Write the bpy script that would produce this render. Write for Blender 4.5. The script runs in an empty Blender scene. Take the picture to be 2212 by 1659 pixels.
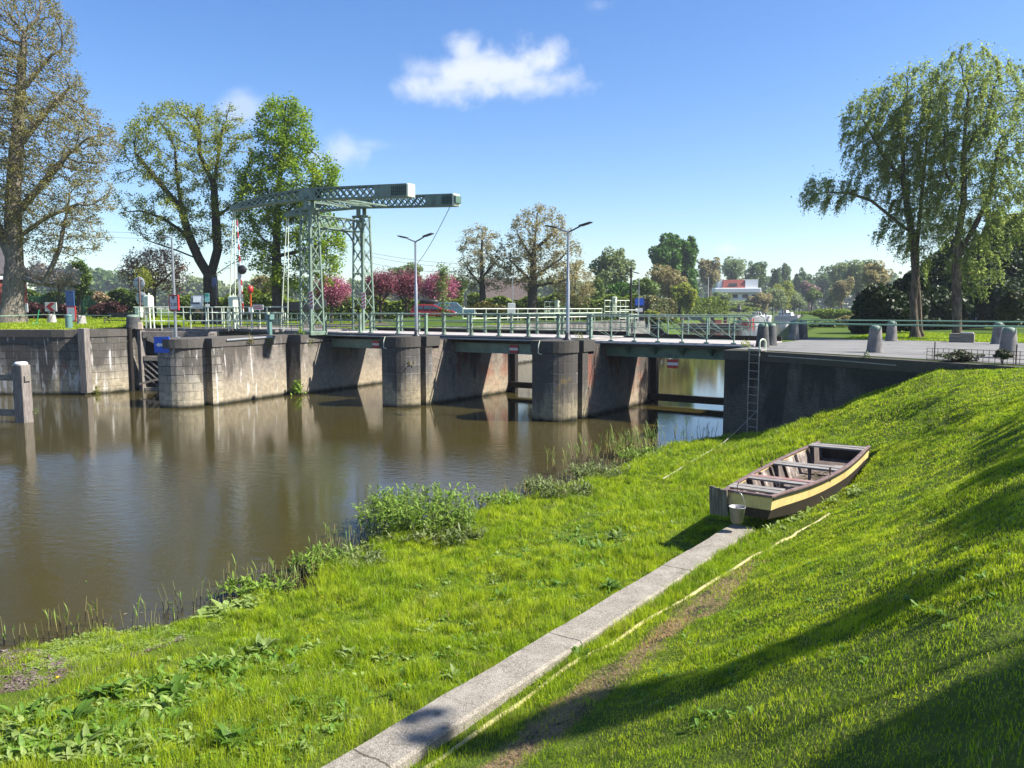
import bpy, bmesh, math, random
import numpy as np
from mathutils import Vector, Matrix
from mathutils.geometry import tessellate_polygon
R=math.radians
rng=np.random.default_rng(7); random.seed(7)
sc=bpy.context.scene; COL=sc.collection
# ------------------------------------------------------------------ camera model (pixel units of a 2212x1659 frame)
F=1662.;CX=1106.;CY=829.5;HOR=667.;ZC=5.0
TH=math.atan((CY-HOR)/F);CT,ST=math.cos(TH),math.sin(TH)
def ray(px,py):
    a=(px-CX)/F;b=(CY-py)/F
    return np.array([a,CT+b*ST,-ST+b*CT])
def gz(px,py,z):
    r=ray(px,py);t=(z-ZC)/r[2];return Vector((r[0]*t,r[1]*t,z))
def at(px,py,Y):
    r=ray(px,py);t=Y/r[1];return Vector((r[0]*t,Y,ZC+r[2]*t))
PHI=math.atan2(-.558,.83)
BX,BY=math.cos(PHI),math.sin(PHI)
def W(u,v,z=0.): return Vector((u*BX-v*BY,u*BY+v*BX,z))
def UVc(x,y): return (x*BX+y*BY,-x*BY+y*BX)
Q=3.45; QL=3.78
def u_at(px,v):
    k=(px-CX)/F   # u*BX - v*BY = k*(u*BY+v*BX)
    return (k*v*BX+v*BY)/(BX-k*BY)
# ------------------------------------------------------------------ materials
class NT:
    def __init__(s,name):
        s.m=bpy.data.materials.new(name);s.m.use_nodes=True;s.t=s.m.node_tree;s.t.nodes.clear();s.L=s.t.links
        s.out=s.n('ShaderNodeOutputMaterial')
    def n(s,ty,**k):
        n=s.t.nodes.new(ty)
        for a,b in k.items(): setattr(n,a,b)
        return n
    def l(s,a,b): s.L.new(a,b)
    def v(s,sock,val):
        if hasattr(val,'is_output') : s.L.new(val,sock)
        elif val is not None: sock.default_value=val
    def math(s,op,a,b=None,c=None,clamp=False):
        n=s.n('ShaderNodeMath',operation=op,use_clamp=clamp)
        s.v(n.inputs[0],a)
        if b is not None:s.v(n.inputs[1],b)
        if c is not None:s.v(n.inputs[2],c)
        return n.outputs[0]
    def mix(s,f,a,b,blend='MIX'):
        n=s.n('ShaderNodeMix',data_type='RGBA',blend_type=blend)
        s.v(n.inputs['Factor'],f)
        s.v(n.inputs[6],c4(a));s.v(n.inputs[7],c4(b));return n.outputs[2]
    def map(s,vec,scale=(1,1,1),rot=(0,0,0),loc=(0,0,0)):
        n=s.n('ShaderNodeMapping');s.l(vec,n.inputs[0]);n.inputs['Scale'].default_value=scale;n.inputs['Rotation'].default_value=rot;n.inputs['Location'].default_value=loc
        return n.outputs[0]
    def noise(s,vec,scale,detail=4,rough=.6,dist=0):
        n=s.n('ShaderNodeTexNoise');
        if vec is not None:s.l(vec,n.inputs['Vector'])
        n.inputs['Scale'].default_value=scale;n.inputs['Detail'].default_value=detail;n.inputs['Roughness'].default_value=rough;n.inputs['Distortion'].default_value=dist
        return n.outputs['Fac']
    def ramp(s,f,a,b,smooth=True):
        n=s.n('ShaderNodeMapRange');n.interpolation_type='SMOOTHSTEP' if smooth else 'LINEAR'
        s.v(n.inputs[0],f);n.inputs[1].default_value=a;n.inputs[2].default_value=b;return n.outputs[0]
    def uv(s): return s.n('ShaderNodeUVMap').outputs[0]
    def pos(s): return s.n('ShaderNodeNewGeometry').outputs['Position']
    def obj(s): return s.n('ShaderNodeTexCoord').outputs['Object']
    def z(s):
        n=s.n('ShaderNodeSeparateXYZ');s.l(s.pos(),n.inputs[0]);return n.outputs[2]
    def bsdf(s,col,rough=.7,metal=0,bump=None,bs=.3,bd=.02,spec=.5,ior=None):
        n=s.n('ShaderNodeBsdfPrincipled');s.v(n.inputs['Base Color'],c4(col));s.v(n.inputs['Roughness'],rough);s.v(n.inputs['Metallic'],metal)
        n.inputs['Specular IOR Level'].default_value=spec
        if ior:n.inputs['IOR'].default_value=ior
        if bump is not None:
            b=s.n('ShaderNodeBump');b.inputs['Strength'].default_value=bs;b.inputs['Distance'].default_value=bd
            s.l(bump,b.inputs['Height']);s.l(b.outputs[0],n.inputs['Normal'])
        return n.outputs[0]
    def done(s,sh): s.l(sh,s.out.inputs[0]);return s.m
def c4(c):
    if isinstance(c,(tuple,list)) and len(c)==3:return (*c,1.)
    return c
MC={}
def simple(name,col,rough=.6,metal=0,var=.25,scale=6,bump=.2,dirt=None,dirtamt=.5,spec=.5):
    if name in MC:return MC[name]
    col=tuple(x*.8 for x in col)
    t=NT(name);o=t.obj();f=t.noise(o,scale,5)
    c=t.mix(t.ramp(f,.3,.7),tuple(x*(1-var) for x in col),tuple(min(1,x*(1+var*.6)) for x in col))
    if dirt:
        g=t.noise(t.map(o,(1,1,.35)),scale*.6,6,.7)
        c=t.mix(t.math('MULTIPLY',t.ramp(g,.5,.72),dirtamt),c,dirt)
    MC[name]=t.done(t.bsdf(c,rough,metal,t.noise(o,scale*8,3) if bump else None,bump,.01,spec));return MC[name]
def wood(name,col,dark,axis=0,rough=.85):
    if name in MC:return MC[name]
    col=tuple(x*.85 for x in col);t=NT(name);o=t.obj();s=[14,14,14];s[axis]=.8
    f=t.noise(t.map(o,tuple(s)),2.2,6,.65,.6);g=t.noise(o,3,4)
    c=t.mix(t.ramp(f,.38,.62),dark,col);c=t.mix(t.math('MULTIPLY',t.ramp(g,.5,.7),.6),c,tuple(x*.5 for x in col))
    MC[name]=t.done(t.bsdf(c,rough,0,f,.5,.01,.2));return MC[name]
def masonry(name,col,col2,mortar,bw,bh,dark=.5,dcol=(.036,.032,.027),tan=.5,tcol=(.36,.31,.22),red=0,rcol=(.30,.085,.045),lich=0,streak=0,zt=Q,mort=.012,offs=0):
    t=NT(name);uv=t.uv();z=t.z();p=t.pos();col,col2,mortar,tcol,rcol=[tuple(x*.8 for x in q) for q in (col,col2,mortar,tcol,rcol)]
    if offs: uv=t.map(uv,loc=(offs*3.7,0,0)); p=t.map(p,loc=(offs*9.3,offs*4.1,0))
    w=t.n('ShaderNodeVectorMath',operation='ADD')
    nn=t.n('ShaderNodeTexNoise');t.l(uv,nn.inputs['Vector']);nn.inputs['Scale'].default_value=3
    sc_=t.n('ShaderNodeVectorMath',operation='SCALE');t.l(nn.outputs['Color'],sc_.inputs[0]);sc_.inputs['Scale'].default_value=bh*.22
    t.l(uv,w.inputs[0]);t.l(sc_.outputs[0],w.inputs[1])
    b=t.n('ShaderNodeTexBrick');t.l(w.outputs[0],b.inputs['Vector'])
    b.inputs['Scale'].default_value=1;b.inputs['Brick Width'].default_value=bw;b.inputs['Row Height'].default_value=bh;b.inputs['Mortar Size'].default_value=mort;b.inputs['Mortar Smooth'].default_value=.3;b.inputs['Bias'].default_value=-.1
    b.inputs['Color1'].default_value=c4(col);b.inputs['Color2'].default_value=c4(col2);b.inputs['Mortar'].default_value=c4(mortar)
    c=b.outputs['Color']
    f0=t.noise(p,9,6,.7);c=t.mix(t.math('MULTIPLY',t.ramp(f0,.4,.75),.55),c,tuple(x*.45 for x in col))
    f1=t.noise(p,2.3,9,.74);c=t.mix(t.math('MULTIPLY',t.ramp(f1,.46,.66),.75),c,t.mix(.6,c,tuple(x*.22 for x in col)));c=t.mix(t.math('MULTIPLY',t.ramp(f1,.44,.3),.5),c,tuple(min(.8,x*1.5+.05) for x in col))
    if red:
        r=t.noise(t.map(p,(1,1,.6)),.5,5,.7);m=t.math('MULTIPLY',t.ramp(r,.62-.22*red,.70-.22*red),.85)
        b2=t.mix(t.ramp(t.noise(uv,14,2),.3,.7),rcol,tuple(x*.6+.05 for x in rcol));c=t.mix(m,c,b2)
    if tan:
        m=t.ramp(t.math('ADD',z,t.math('MULTIPLY',t.noise(p,1.3,4),1.6)),2.9,1.2)
        m=t.math('MULTIPLY',m,tan);c=t.mix(m,c,t.mix(t.ramp(t.noise(p,5,5),.3,.7),tuple(x*.6 for x in tcol),tcol))
    if dark:
        d=t.noise(t.map(p,(1,1,.22)),.9,7,.68,.4)
        d=t.math('ADD',d,t.math('MULTIPLY',t.math('SUBTRACT',z,zt*.55),.09))
        m=t.ramp(d,.68-.36*dark,.80-.36*dark);m=t.math('MULTIPLY',m,.82);c=t.mix(m,c,t.mix(t.noise(p,20,3),dcol,tuple(x*2.4+.01 for x in dcol)))
    if lich:
        l=t.noise(p,.8,5,.7);c=t.mix(t.math('MULTIPLY',t.ramp(l,.64-.1*lich,.74-.1*lich),.55),c,(.24,.17,.045))
    if streak:
        s=t.noise(t.map(p,(2.6,2.6,.35)),1.5,6,.6);c=t.mix(t.math('MULTIPLY',t.ramp(s,.64-.06*streak,.72-.06*streak),.75),c,(.62,.6,.56))
    c=t.mix(t.ramp(t.math('ADD',z,t.math('MULTIPLY',t.noise(p,2,3),.25)),.42,.12),c,(.012,.014,.008))
    h=t.math('SUBTRACT',t.math('MULTIPLY',f0,.8),b.outputs['Fac'])
    return t.done(t.bsdf(c,.9,0,h,.9,.03,.2))
def leafmat(name,col,var=.35,trans=.35,hue=None,scale=.8,dead=None,deadamt=0):
    t=NT(name);p=t.obj();a=t.n('ShaderNodeAttribute',attribute_name='tint').outputs['Fac']
    f=t.noise(p,scale,3)
    h=hue or (col[0]*1.55,col[1]*1.15,col[2])
    c=t.mix(t.ramp(f,.38,.62),col,h)
    c=t.mix(a,tuple(x*(1-var) for x in col),c) if var else c
    if dead:c=t.mix(t.math('GREATER_THAN',a,1-deadamt),c,dead)
    b=t.bsdf(c,.55,0,spec=.35)
    tr=t.n('ShaderNodeBsdfTranslucent');t.l(t.mix(.0,c,c),tr.inputs[0])
    m=t.n('ShaderNodeMixShader');m.inputs[0].default_value=trans;t.l(b,m.inputs[1]);t.l(tr.outputs[0],m.inputs[2])
    return t.done(m.outputs[0])
# ------------------------------------------------------------------ mesh building
class MB:
    def __init__(s): s.V=[];s.Fc=[];s.M=[];s.U={};s.S=[]
    def add(s,vs,fs,mi=0,smooth=False,uvs=None):
        o=len(s.V);s.V+= [tuple(v) for v in vs]
        for i,f in enumerate(fs):
            if uvs:s.U[len(s.Fc)]=[uvs[k] for k in f] if not isinstance(uvs[0],list) else uvs[i]
            s.Fc.append(tuple(o+k for k in f));s.M.append(mi);s.S.append(smooth)
    def box(s,c,sz,rz=0,mi=0,rot=None,taper=1.):
        x,y,z=(k/2 for k in sz);vs=[]
        m=rot if rot is not None else Matrix.Rotation(rz,3,'Z')
        for dz in (-1,1):
            k=taper if dz>0 else 1
            for dx,dy in ((-1,-1),(1,-1),(1,1),(-1,1)): vs.append(Vector(c)+m@Vector((dx*x*k,dy*y*k,dz*z)))
        s.add(vs,[(3,2,1,0),(4,5,6,7),(0,1,5,4),(1,2,6,5),(2,3,7,6),(3,0,4,7)],mi)
    def bar(s,p,q,w,h,mi=0,up=(0,0,1)):
        p,q=Vector(p),Vector(q);d=(q-p);L=d.length
        if L<1e-6:return
        d/=L;up=Vector(up)
        if abs(d.dot(up))>.98: up=Vector((1,0,0))
        x=d.cross(up).normalized();z=x.cross(d)
        m=Matrix((x,d,z)).transposed();s.box((p+q)/2,(w,L,h),rot=m,mi=mi)
    def tube(s,pts,r,n=8,mi=0,cap=True,smooth=True):
        pts=[Vector(p) for p in pts];rs=r if isinstance(r,(list,tuple)) else [r]*len(pts);vs=[];fs=[]
        prev=None
        for i,p in enumerate(pts):
            d=(pts[min(i+1,len(pts)-1)]-pts[max(i-1,0)])
            d=d.normalized() if d.length>1e-9 else Vector((0,0,1))
            if prev is None:
                a=Vector((0,0,1)) if abs(d.z)<.9 else Vector((1,0,0));x=d.cross(a).normalized()
            else:
                x=(prev-d*prev.dot(d));x=x.normalized() if x.length>1e-6 else d.orthogonal().normalized()
            prev=x;y=d.cross(x)
            for k in range(n):
                t=2*math.pi*k/n;vs.append(p+(x*math.cos(t)+y*math.sin(t))*rs[i])
        for i in range(len(pts)-1):
            for k in range(n):
                a=i*n+k;b=i*n+(k+1)%n;fs.append((a,b,b+n,a+n))
        s.add(vs,fs,mi,smooth)
        if cap: s.add(vs[:n],[tuple(reversed(range(n)))],mi);s.add(vs[-n:],[tuple(range(n))],mi)
    def lathe(s,prof,n=24,c=(0,0,0),mi=0,smooth=True,sx=1,sy=1):
        vs=[];fs=[]
        for r,z in prof:
            for k in range(n):
                t=2*math.pi*k/n;vs.append((c[0]+r*math.cos(t)*sx,c[1]+r*math.sin(t)*sy,c[2]+z))
        for i in range(len(prof)-1):
            for k in range(n):
                a=i*n+k;b=i*n+(k+1)%n;fs.append((a,b,b+n,a+n))
        s.add(vs,fs,mi,smooth)
        if prof[-1][0]>1e-4:s.add(vs[-n:],[tuple(range(n))],mi)
        if prof[0][0]>1e-4:s.add(vs[:n],[tuple(reversed(range(n)))],mi)
    def prism(s,out,z0,z1,mi=0,closed=True,top=True,u0=0.,smooth=False,z1f=None):
        """vertical walls over an outline (CCW from above) with metre UVs along the perimeter"""
        n=len(out);per=[u0]
        for i in range(n):
            a=out[i];b=out[(i+1)%n];per.append(per[-1]+math.hypot(b[0]-a[0],b[1]-a[1]))
        for i in range(n if closed else n-1):
            a=out[i];b=out[(i+1)%n]
            ta=z1f(*a) if z1f else z1; tb=z1f(*b) if z1f else z1
            s.add([(a[0],a[1],z0),(b[0],b[1],z0),(b[0],b[1],tb),(a[0],a[1],ta)],[(0,1,2,3)],mi,smooth,
                  [[(per[i],z0),(per[i+1],z0),(per[i+1],tb),(per[i],ta)]])
        if top:
            tri=tessellate_polygon([[Vector((p[0],p[1],0)) for p in out]])
            vs=[(p[0],p[1],z1f(*p) if z1f else z1) for p in out]
            s.add(vs,[orient(vs,f) for f in tri],mi)
    def build(s,name,mats,parent=None,loc=None,rz=0,bevel=0,seg=2,sub=0):
        me=bpy.data.meshes.new(name);me.from_pydata(s.V,[],s.Fc)
        for m in (mats if isinstance(mats,(list,tuple)) else [mats]): me.materials.append(m)
        me.polygons.foreach_set('material_index',s.M);me.polygons.foreach_set('use_smooth',s.S)
        ul=me.uv_layers.new(name='UVMap').data
        for i,p in enumerate(me.polygons):
            if i in s.U:
                for k,li in enumerate(p.loop_indices): ul[li].uv=s.U[i][k]
            else:
                nx,ny,nz=p.normal;ax=abs(nx);ay=abs(ny);az=abs(nz)
                for li in p.loop_indices:
                    co=me.vertices[me.loops[li].vertex_index].co
                    ul[li].uv=(co.x,co.y) if az>=ax and az>=ay else ((co.y,co.z) if ax>ay else (co.x,co.z))
        me.update()
        o=bpy.data.objects.new(name,me);COL.objects.link(o)
        if parent:o.parent=parent
        if loc is not None:o.location=loc
        o.rotation_euler.z=rz
        if bevel:
            b=o.modifiers.new('bevel','BEVEL');b.width=bevel;b.segments=seg;b.limit_method='ANGLE';b.angle_limit=R(40)
        if sub:
            b=o.modifiers.new('sub','SUBSURF');b.levels=sub;b.render_levels=sub
        return o
def orient(vs,f):
    a,b,c=(Vector(vs[k]) for k in f)
    return f if (b-a).cross(c-a).z>0 else (f[0],f[2],f[1])
def tag(o,label=None,cat=None,group=None,kind=None):
    if label:o['label']=label
    if cat:o['category']=cat
    if group:o['group']=group
    if kind:o['kind']=kind
    return o
def thing(name,label,cat,loc=(0,0,0),rz=0,group=None):
    o=bpy.data.objects.new(name,None);COL.objects.link(o);o.location=loc;o.rotation_euler.z=rz;o.empty_display_size=.2
    return tag(o,label,cat,group)
def dup(root,loc=None,rz=None,label=None,scale=None):
    r=root.copy();COL.objects.link(r)
    if loc is not None:r.location=loc
    if rz is not None:r.rotation_euler.z=rz
    if scale:r.scale=(scale,)*3
    if label:r['label']=label
    for ch in list(root.children):
        c=ch.copy();COL.objects.link(c);c.parent=r
        for g in list(ch.children):
            d=g.copy();COL.objects.link(d);d.parent=c
    return r
def npmesh(name,V,quads=None,tris=None,mat=None,tint=None,parent=None,loc=None,uv=None,smooth=False):
    me=bpy.data.meshes.new(name);V=np.asarray(V,np.float32);me.vertices.add(len(V));me.vertices.foreach_set('co',V.ravel())
    L=[];tot=[]
    if quads is not None and len(quads): L.append(np.asarray(quads,np.int32).ravel());tot.append(np.full(len(quads),4,np.int32))
    if tris is not None and len(tris): L.append(np.asarray(tris,np.int32).ravel());tot.append(np.full(len(tris),3,np.int32))
    L=np.concatenate(L);tot=np.concatenate(tot);st=np.concatenate([[0],np.cumsum(tot)[:-1]]).astype(np.int32)
    me.loops.add(len(L));me.loops.foreach_set('vertex_index',L)
    me.polygons.add(len(tot));me.polygons.foreach_set('loop_start',st)
    try: me.polygons.foreach_set('loop_total',tot)
    except Exception: pass
    if smooth: me.polygons.foreach_set('use_smooth',np.ones(len(tot),bool))
    me.update(calc_edges=True)
    if tint is not None:
        a=me.attributes.new('tint','FLOAT','FACE');a.data.foreach_set('value',np.asarray(tint,np.float32))
    if uv is not None:
        ul=me.uv_layers.new(name='UVMap');ul.data.foreach_set('uv',np.asarray(uv,np.float32)[L].ravel())
    if mat: 
        for m in (mat if isinstance(mat,(list,tuple)) else [mat]): me.materials.append(m)
    o=bpy.data.objects.new(name,me);COL.objects.link(o)
    if parent:o.parent=parent
    if loc is not None:o.location=loc
    return o
# ------------------------------------------------------------------ text / signs
def text_mesh(txt,size,mat,parent,loc,rot,name='lettering',ext=.002,align='CENTER',sx=1.0):
    cu=bpy.data.curves.new('lettering','FONT');cu.body=txt;cu.size=size;cu.align_x=align;cu.align_y='CENTER';cu.extrude=ext;cu.space_character=1.0;cu.offset=size*.012
    o=bpy.data.objects.new('lettering',cu);COL.objects.link(o)
    dg=bpy.context.evaluated_depsgraph_get();me=bpy.data.meshes.new_from_object(o.evaluated_get(dg))
    bpy.data.objects.remove(o)
    me.materials.clear();me.materials.append(mat)
    for p in me.polygons:p.material_index=0
    m=bpy.data.objects.new(name,me);COL.objects.link(m);m.parent=parent;m.location=loc;m.rotation_euler=rot;m.scale=(sx,1,1)
    return m
# ------------------------------------------------------------------ camera, sun, sky
cd=bpy.data.cameras.new('camera');cam=bpy.data.objects.new('camera',cd);COL.objects.link(cam);sc.camera=cam
cd.sensor_width=36;cd.sensor_fit='HORIZONTAL';cd.lens=36*F/2212;cd.clip_end=9000;cd.clip_start=.05
cam.location=(0,0,ZC);cam.rotation_euler=(R(90)-TH,0,0)
SUN_EL=R(45.5);SUN_AZ=R(99)      # azimuth clockwise from +Y
sv=Vector((math.sin(SUN_AZ)*math.cos(SUN_EL),math.cos(SUN_AZ)*math.cos(SUN_EL),math.sin(SUN_EL)))
sl=bpy.data.lights.new('sun','SUN');sl.energy=5.0;sl.angle=R(.53);sl.color=(1,.95,.87)
so=bpy.data.objects.new('sun',sl);COL.objects.link(so);so.rotation_euler=(-sv).to_track_quat('-Z','Y').to_euler()
wd=bpy.data.worlds.new('World');sc.world=wd;wd.use_nodes=True
nt=wd.node_tree;nt.nodes.clear();N=nt.nodes.new;LK=nt.links.new
sky=N('ShaderNodeTexSky');sky.sky_type='NISHITA';sky.sun_disc=False;sky.sun_elevation=SUN_EL;sky.sun_rotation=SUN_AZ
sky.altitude=0;sky.air_density=1.0;sky.dust_density=.6;sky.ozone_density=3.0
bg=N('ShaderNodeBackground');bg.inputs[1].default_value=.084;wo=N('ShaderNodeOutputWorld')
tc=N('ShaderNodeTexCoord')
def wm(op,a,b=None,clamp=False):
    n=N('ShaderNodeMath');n.operation=op;n.use_clamp=clamp
    for i,x in enumerate((a,b)):
        if x is None:continue
        if hasattr(x,'is_output'):LK(x,n.inputs[i])
        else:n.inputs[i].default_value=x
    return n.outputs[0]
sep=N('ShaderNodeSeparateXYZ');LK(tc.outputs['Generated'],sep.inputs[0])
gx=wm('DIVIDE',sep.outputs[0],wm('MAXIMUM',sep.outputs[1],.05));gy=wm('DIVIDE',sep.outputs[2],wm('MAXIMUM',sep.outputs[1],.05))
cmb=N('ShaderNodeCombineXYZ');LK(gx,cmb.inputs[0]);LK(gy,cmb.inputs[1])
cn=N('ShaderNodeTexNoise');LK(cmb.outputs[0],cn.inputs['Vector']);cn.inputs['Scale'].default_value=13;cn.inputs['Detail'].default_value=9;cn.inputs['Roughness'].default_value=.6;cn.inputs['Distortion'].default_value=.25
cn2=N('ShaderNodeTexNoise');LK(cmb.outputs[0],cn2.inputs['Vector']);cn2.inputs['Scale'].default_value=45;cn2.inputs['Detail'].default_value=6
cloud=None
front=wm('GREATER_THAN',sep.outputs[1],.1)
def puff(px,py,rx,ry,amt,bot=1.0):
    """one cloud lobe of the sky, by its direction; softer underneath"""
    global cloud
    r=ray(px,py);x0,y0=r[0]/r[1],r[2]/r[1];rx/=F;ry/=F
    dx=wm('DIVIDE',wm('SUBTRACT',gx,x0),rx);dy=wm('DIVIDE',wm('SUBTRACT',gy,y0),ry)
    d=wm('SQRT',wm('ADD',wm('MULTIPLY',dx,dx),wm('MULTIPLY',dy,dy)))
    nz=wm('ADD',wm('MULTIPLY',wm('SUBTRACT',cn.outputs[0],.5),3.0),wm('MULTIPLY',wm('SUBTRACT',cn2.outputs[0],.5),.9))
    m=wm('SUBTRACT',wm('ADD',1.0,nz),d)
    n=N('ShaderNodeMapRange');n.interpolation_type='SMOOTHSTEP';LK(m,n.inputs[0]);n.inputs[1].default_value=-.4;n.inputs[2].default_value=1.0;n.inputs[4].default_value=amt
    o=n.outputs[0];cloud=o if cloud is None else wm('MAXIMUM',cloud,o)
puff(1020,160,105,55,.80);puff(1000,105,40,45,.72);puff(1090,150,110,50,.78);puff(1170,130,55,45,.85);puff(1215,170,50,28,.62);puff(930,150,50,30,.45)
puff(990,185,110,36,.72);puff(1140,180,100,32,.72);puff(520,235,42,32,.42);puff(745,325,55,32,.5);puff(800,312,60,14,.25);puff(1575,538,26,10,.45);puff(1295,12,30,14,.16);puff(690,345,40,25,.35)
mx=N('ShaderNodeMix');mx.data_type='RGBA';LK(wm('MULTIPLY',cloud,front),mx.inputs['Factor']);hs=N('ShaderNodeHueSaturation');hs.inputs['Hue'].default_value=.509;hs.inputs['Saturation'].default_value=1.25;LK(sky.outputs[0],hs.inputs['Color']);LK(hs.outputs[0],mx.inputs[6]);mx.inputs[7].default_value=(5.0,5.2,5.6,1)
LK(mx.outputs[2],bg.inputs[0]);LK(bg.outputs[0],wo.inputs[0])
sc.view_settings.view_transform='Standard';sc.view_settings.look='None';sc.view_settings.exposure=1.3;sc.view_settings.gamma=1
sc.render.engine='CYCLES';cy=sc.cycles
cy.max_bounces=6;cy.diffuse_bounces=3;cy.glossy_bounces=3;cy.transmission_bounces=4;cy.transparent_max_bounces=8;cy.volume_bounces=0
cy.caustics_reflective=False;cy.caustics_refractive=False;cy.use_denoising=True;cy.sample_clamp_indirect=6
try: cy.denoiser='OPENIMAGEDENOISE'
except Exception: pass
cy.use_adaptive_sampling=True;cy.adaptive_threshold=.015
# haze
HAZE=True
if HAZE:
    hb=MB();hb.box((-60,360,29),(1500,900,64))
    t=NT('haze_air');pv=t.n('ShaderNodeVolumePrincipled');pv.inputs['Color'].default_value=(.82,.9,1,1);pv.inputs['Density'].default_value=.00026;pv.inputs['Anisotropy'].default_value=.2
    t.l(pv.outputs[0],t.out.inputs['Volume']);t.m.cycles.homogeneous_volume=True if hasattr(t.m.cycles,'homogeneous_volume') else None
    o=hb.build('haze',t.m);tag(o,'thin pale haze lying in the air over the whole river scene','haze',kind='stuff')
# ------------------------------------------------------------------ setting materials
def ground_mat():
    t=NT('meadow');p=t.pos();f=t.noise(p,.12,5);g=t.noise(p,1.6,5)
    c=t.mix(t.ramp(f,.35,.65),(.04,.078,.009),(.068,.105,.012));c=t.mix(t.math('MULTIPLY',t.ramp(g,.5,.75),.6),c,(.05,.075,.015))
    return t.done(t.bsdf(c,.9,0,g,.6,.05,.1))
def bank_mat():
    t=NT('bank_soil');p=t.pos();uv=t.uv()
    s=t.n('ShaderNodeSeparateXYZ');t.l(uv,s.inputs[0]);u,v=s.outputs[0],s.outputs[1];z=t.z()
    g=t.noise(p,3,6);f=t.noise(p,22,4)
    c=t.mix(t.ramp(g,.35,.65),(.05,.085,.008),(.085,.12,.012));c=t.mix(t.math('MULTIPLY',t.ramp(f,.45,.7),.5),c,(.05,.05,.018))
    # bare dirt beside the hose
    du=t.math('ADD',t.math('SUBTRACT',u,-3.62),t.math('ADD',t.math('MULTIPLY',t.math('SUBTRACT',t.noise(p,1.6,4),.5),.5),t.math('MULTIPLY',t.math('SUBTRACT',v,7),-.045)))
    m=t.math('MULTIPLY',t.ramp(t.math('ABSOLUTE',du),.30,.10),t.ramp(v,12.2,10.8))
    dirt=t.mix(t.ramp(t.noise(p,30,5),.35,.65),(.11,.075,.04),(.27,.20,.105));dirt=t.mix(t.math('MULTIPLY',t.ramp(t.noise(p,2.2,3),.53,.6),.85),dirt,(.03,.03,.03))
    c=t.mix(m,c,dirt)
    mud=t.mix(t.noise(p,9,5),(.02,.016,.01),(.06,.045,.025));c=t.mix(t.ramp(t.math('ADD',z,t.math('MULTIPLY',t.math('SUBTRACT',g,.5),.2)),.16,.06),c,mud)
    return t.done(t.bsdf(c,.9,0,f,.8,.04,.15))
def asphalt(name,col=(.20,.195,.185)):
    t=NT(name);p=t.pos();c=t.mix(t.ramp(t.noise(p,.7,5),.35,.7),tuple(x*.8 for x in col),col);c=t.mix(t.math('MULTIPLY',t.ramp(t.noise(p,60,3),.5,.7),.3),c,(.09,.09,.09))
    c=t.mix(t.math('MULTIPLY',t.ramp(t.noise(p,2.5,5),.62,.72),.35),c,(.20,.17,.12));vo=t.n('ShaderNodeTexVoronoi',feature='DISTANCE_TO_EDGE');t.l(p,vo.inputs['Vector']);vo.inputs['Scale'].default_value=.42;c=t.mix(t.math('MULTIPLY',t.ramp(vo.outputs['Distance'],.012,.004),.7),c,(.05,.05,.045));c=t.mix(t.math('MULTIPLY',t.ramp(t.noise(t.map(p,(1,1,1),loc=(7,3,0)),.35,3),.55,.6),.35),c,tuple(x*.6 for x in col))
    return t.done(t.bsdf(c,.9,0,t.noise(p,80,2),.3,.01,.2))
def water_mat():
    t=NT('river_water');p=t.pos()
    calm=t.ramp(t.noise(t.map(p,(1,1,1)),.055,3),.36,.62)
    s=t.n('ShaderNodeSeparateXYZ');t.l(p,s.inputs[0])
    far=t.ramp(s.outputs[1],34,24)
    a=t.noise(t.map(p,(1,1.5,1),rot=(0,0,.5)),2.6,4,.55);b=t.noise(t.map(p,(1,1.7,1),rot=(0,0,-.3)),6.5,4,.6)
    h=t.math('ADD',a,t.math('MULTIPLY',b,.35))
    amp=t.math('ADD',.14,t.math('MULTIPLY',t.math('MULTIPLY',calm,far),1.0))
    h=t.math('MULTIPLY',h,amp)
    n=t.n('ShaderNodeBsdfPrincipled');mud=t.mix(t.ramp(t.noise(p,.12,3),.3,.7),(.040,.033,.010),(.048,.039,.012))
    t.l(mud,n.inputs['Base Color']);n.inputs['Roughness'].default_value=.015;n.inputs['IOR'].default_value=1.42
    bp=t.n('ShaderNodeBump');bp.inputs['Strength'].default_value=1;bp.inputs['Distance'].default_value=.017;t.l(h,bp.inputs['Height']);t.l(bp.outputs[0],n.inputs['Normal'])
    return t.done(n.outputs[0])
M_GROUND=ground_mat();M_BANK=bank_mat();M_ROAD=asphalt('asphalt');M_WATER=water_mat()
M_BRICK=masonry('quay_brick',(.33,.28,.22),(.19,.16,.13),(.45,.42,.37),.22,.07,dark=.60,tan=.9,tcol=(.56,.47,.33),red=.15,streak=.6)
M_BRICK_R=masonry('red_brick_masonry',(.30,.24,.18),(.19,.14,.11),(.42,.38,.32),.22,.07,dark=.5,tan=.75,tcol=(.60,.49,.33),red=.5,lich=.2)
M_BRICK_D=masonry('near_black_brick',(.12,.105,.09),(.075,.066,.058),(.22,.21,.19),.22,.07,dark=.72,tan=.3,tcol=(.17,.14,.10),dcol=(.012,.013,.012))  # near-black brick throughout, dark patches denser towards the top
M_ASH=masonry('ashlar_stone',(.36,.33,.28),(.22,.205,.18),(.06,.055,.048),.82,.43,dark=.58,tan=.9,tcol=(.58,.50,.35),lich=.5,streak=.6,mort=.02)
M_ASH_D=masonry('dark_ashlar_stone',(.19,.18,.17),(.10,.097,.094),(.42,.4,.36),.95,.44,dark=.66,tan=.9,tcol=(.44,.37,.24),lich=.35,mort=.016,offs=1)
M_ASH_L=masonry('limed_ashlar_stone',(.30,.28,.24),(.24,.22,.19),(.08,.075,.065),.82,.43,dark=.80,tan=.9,tcol=(.50,.43,.30),streak=1.3,red=.2,mort=.018,zt=QL)
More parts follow.
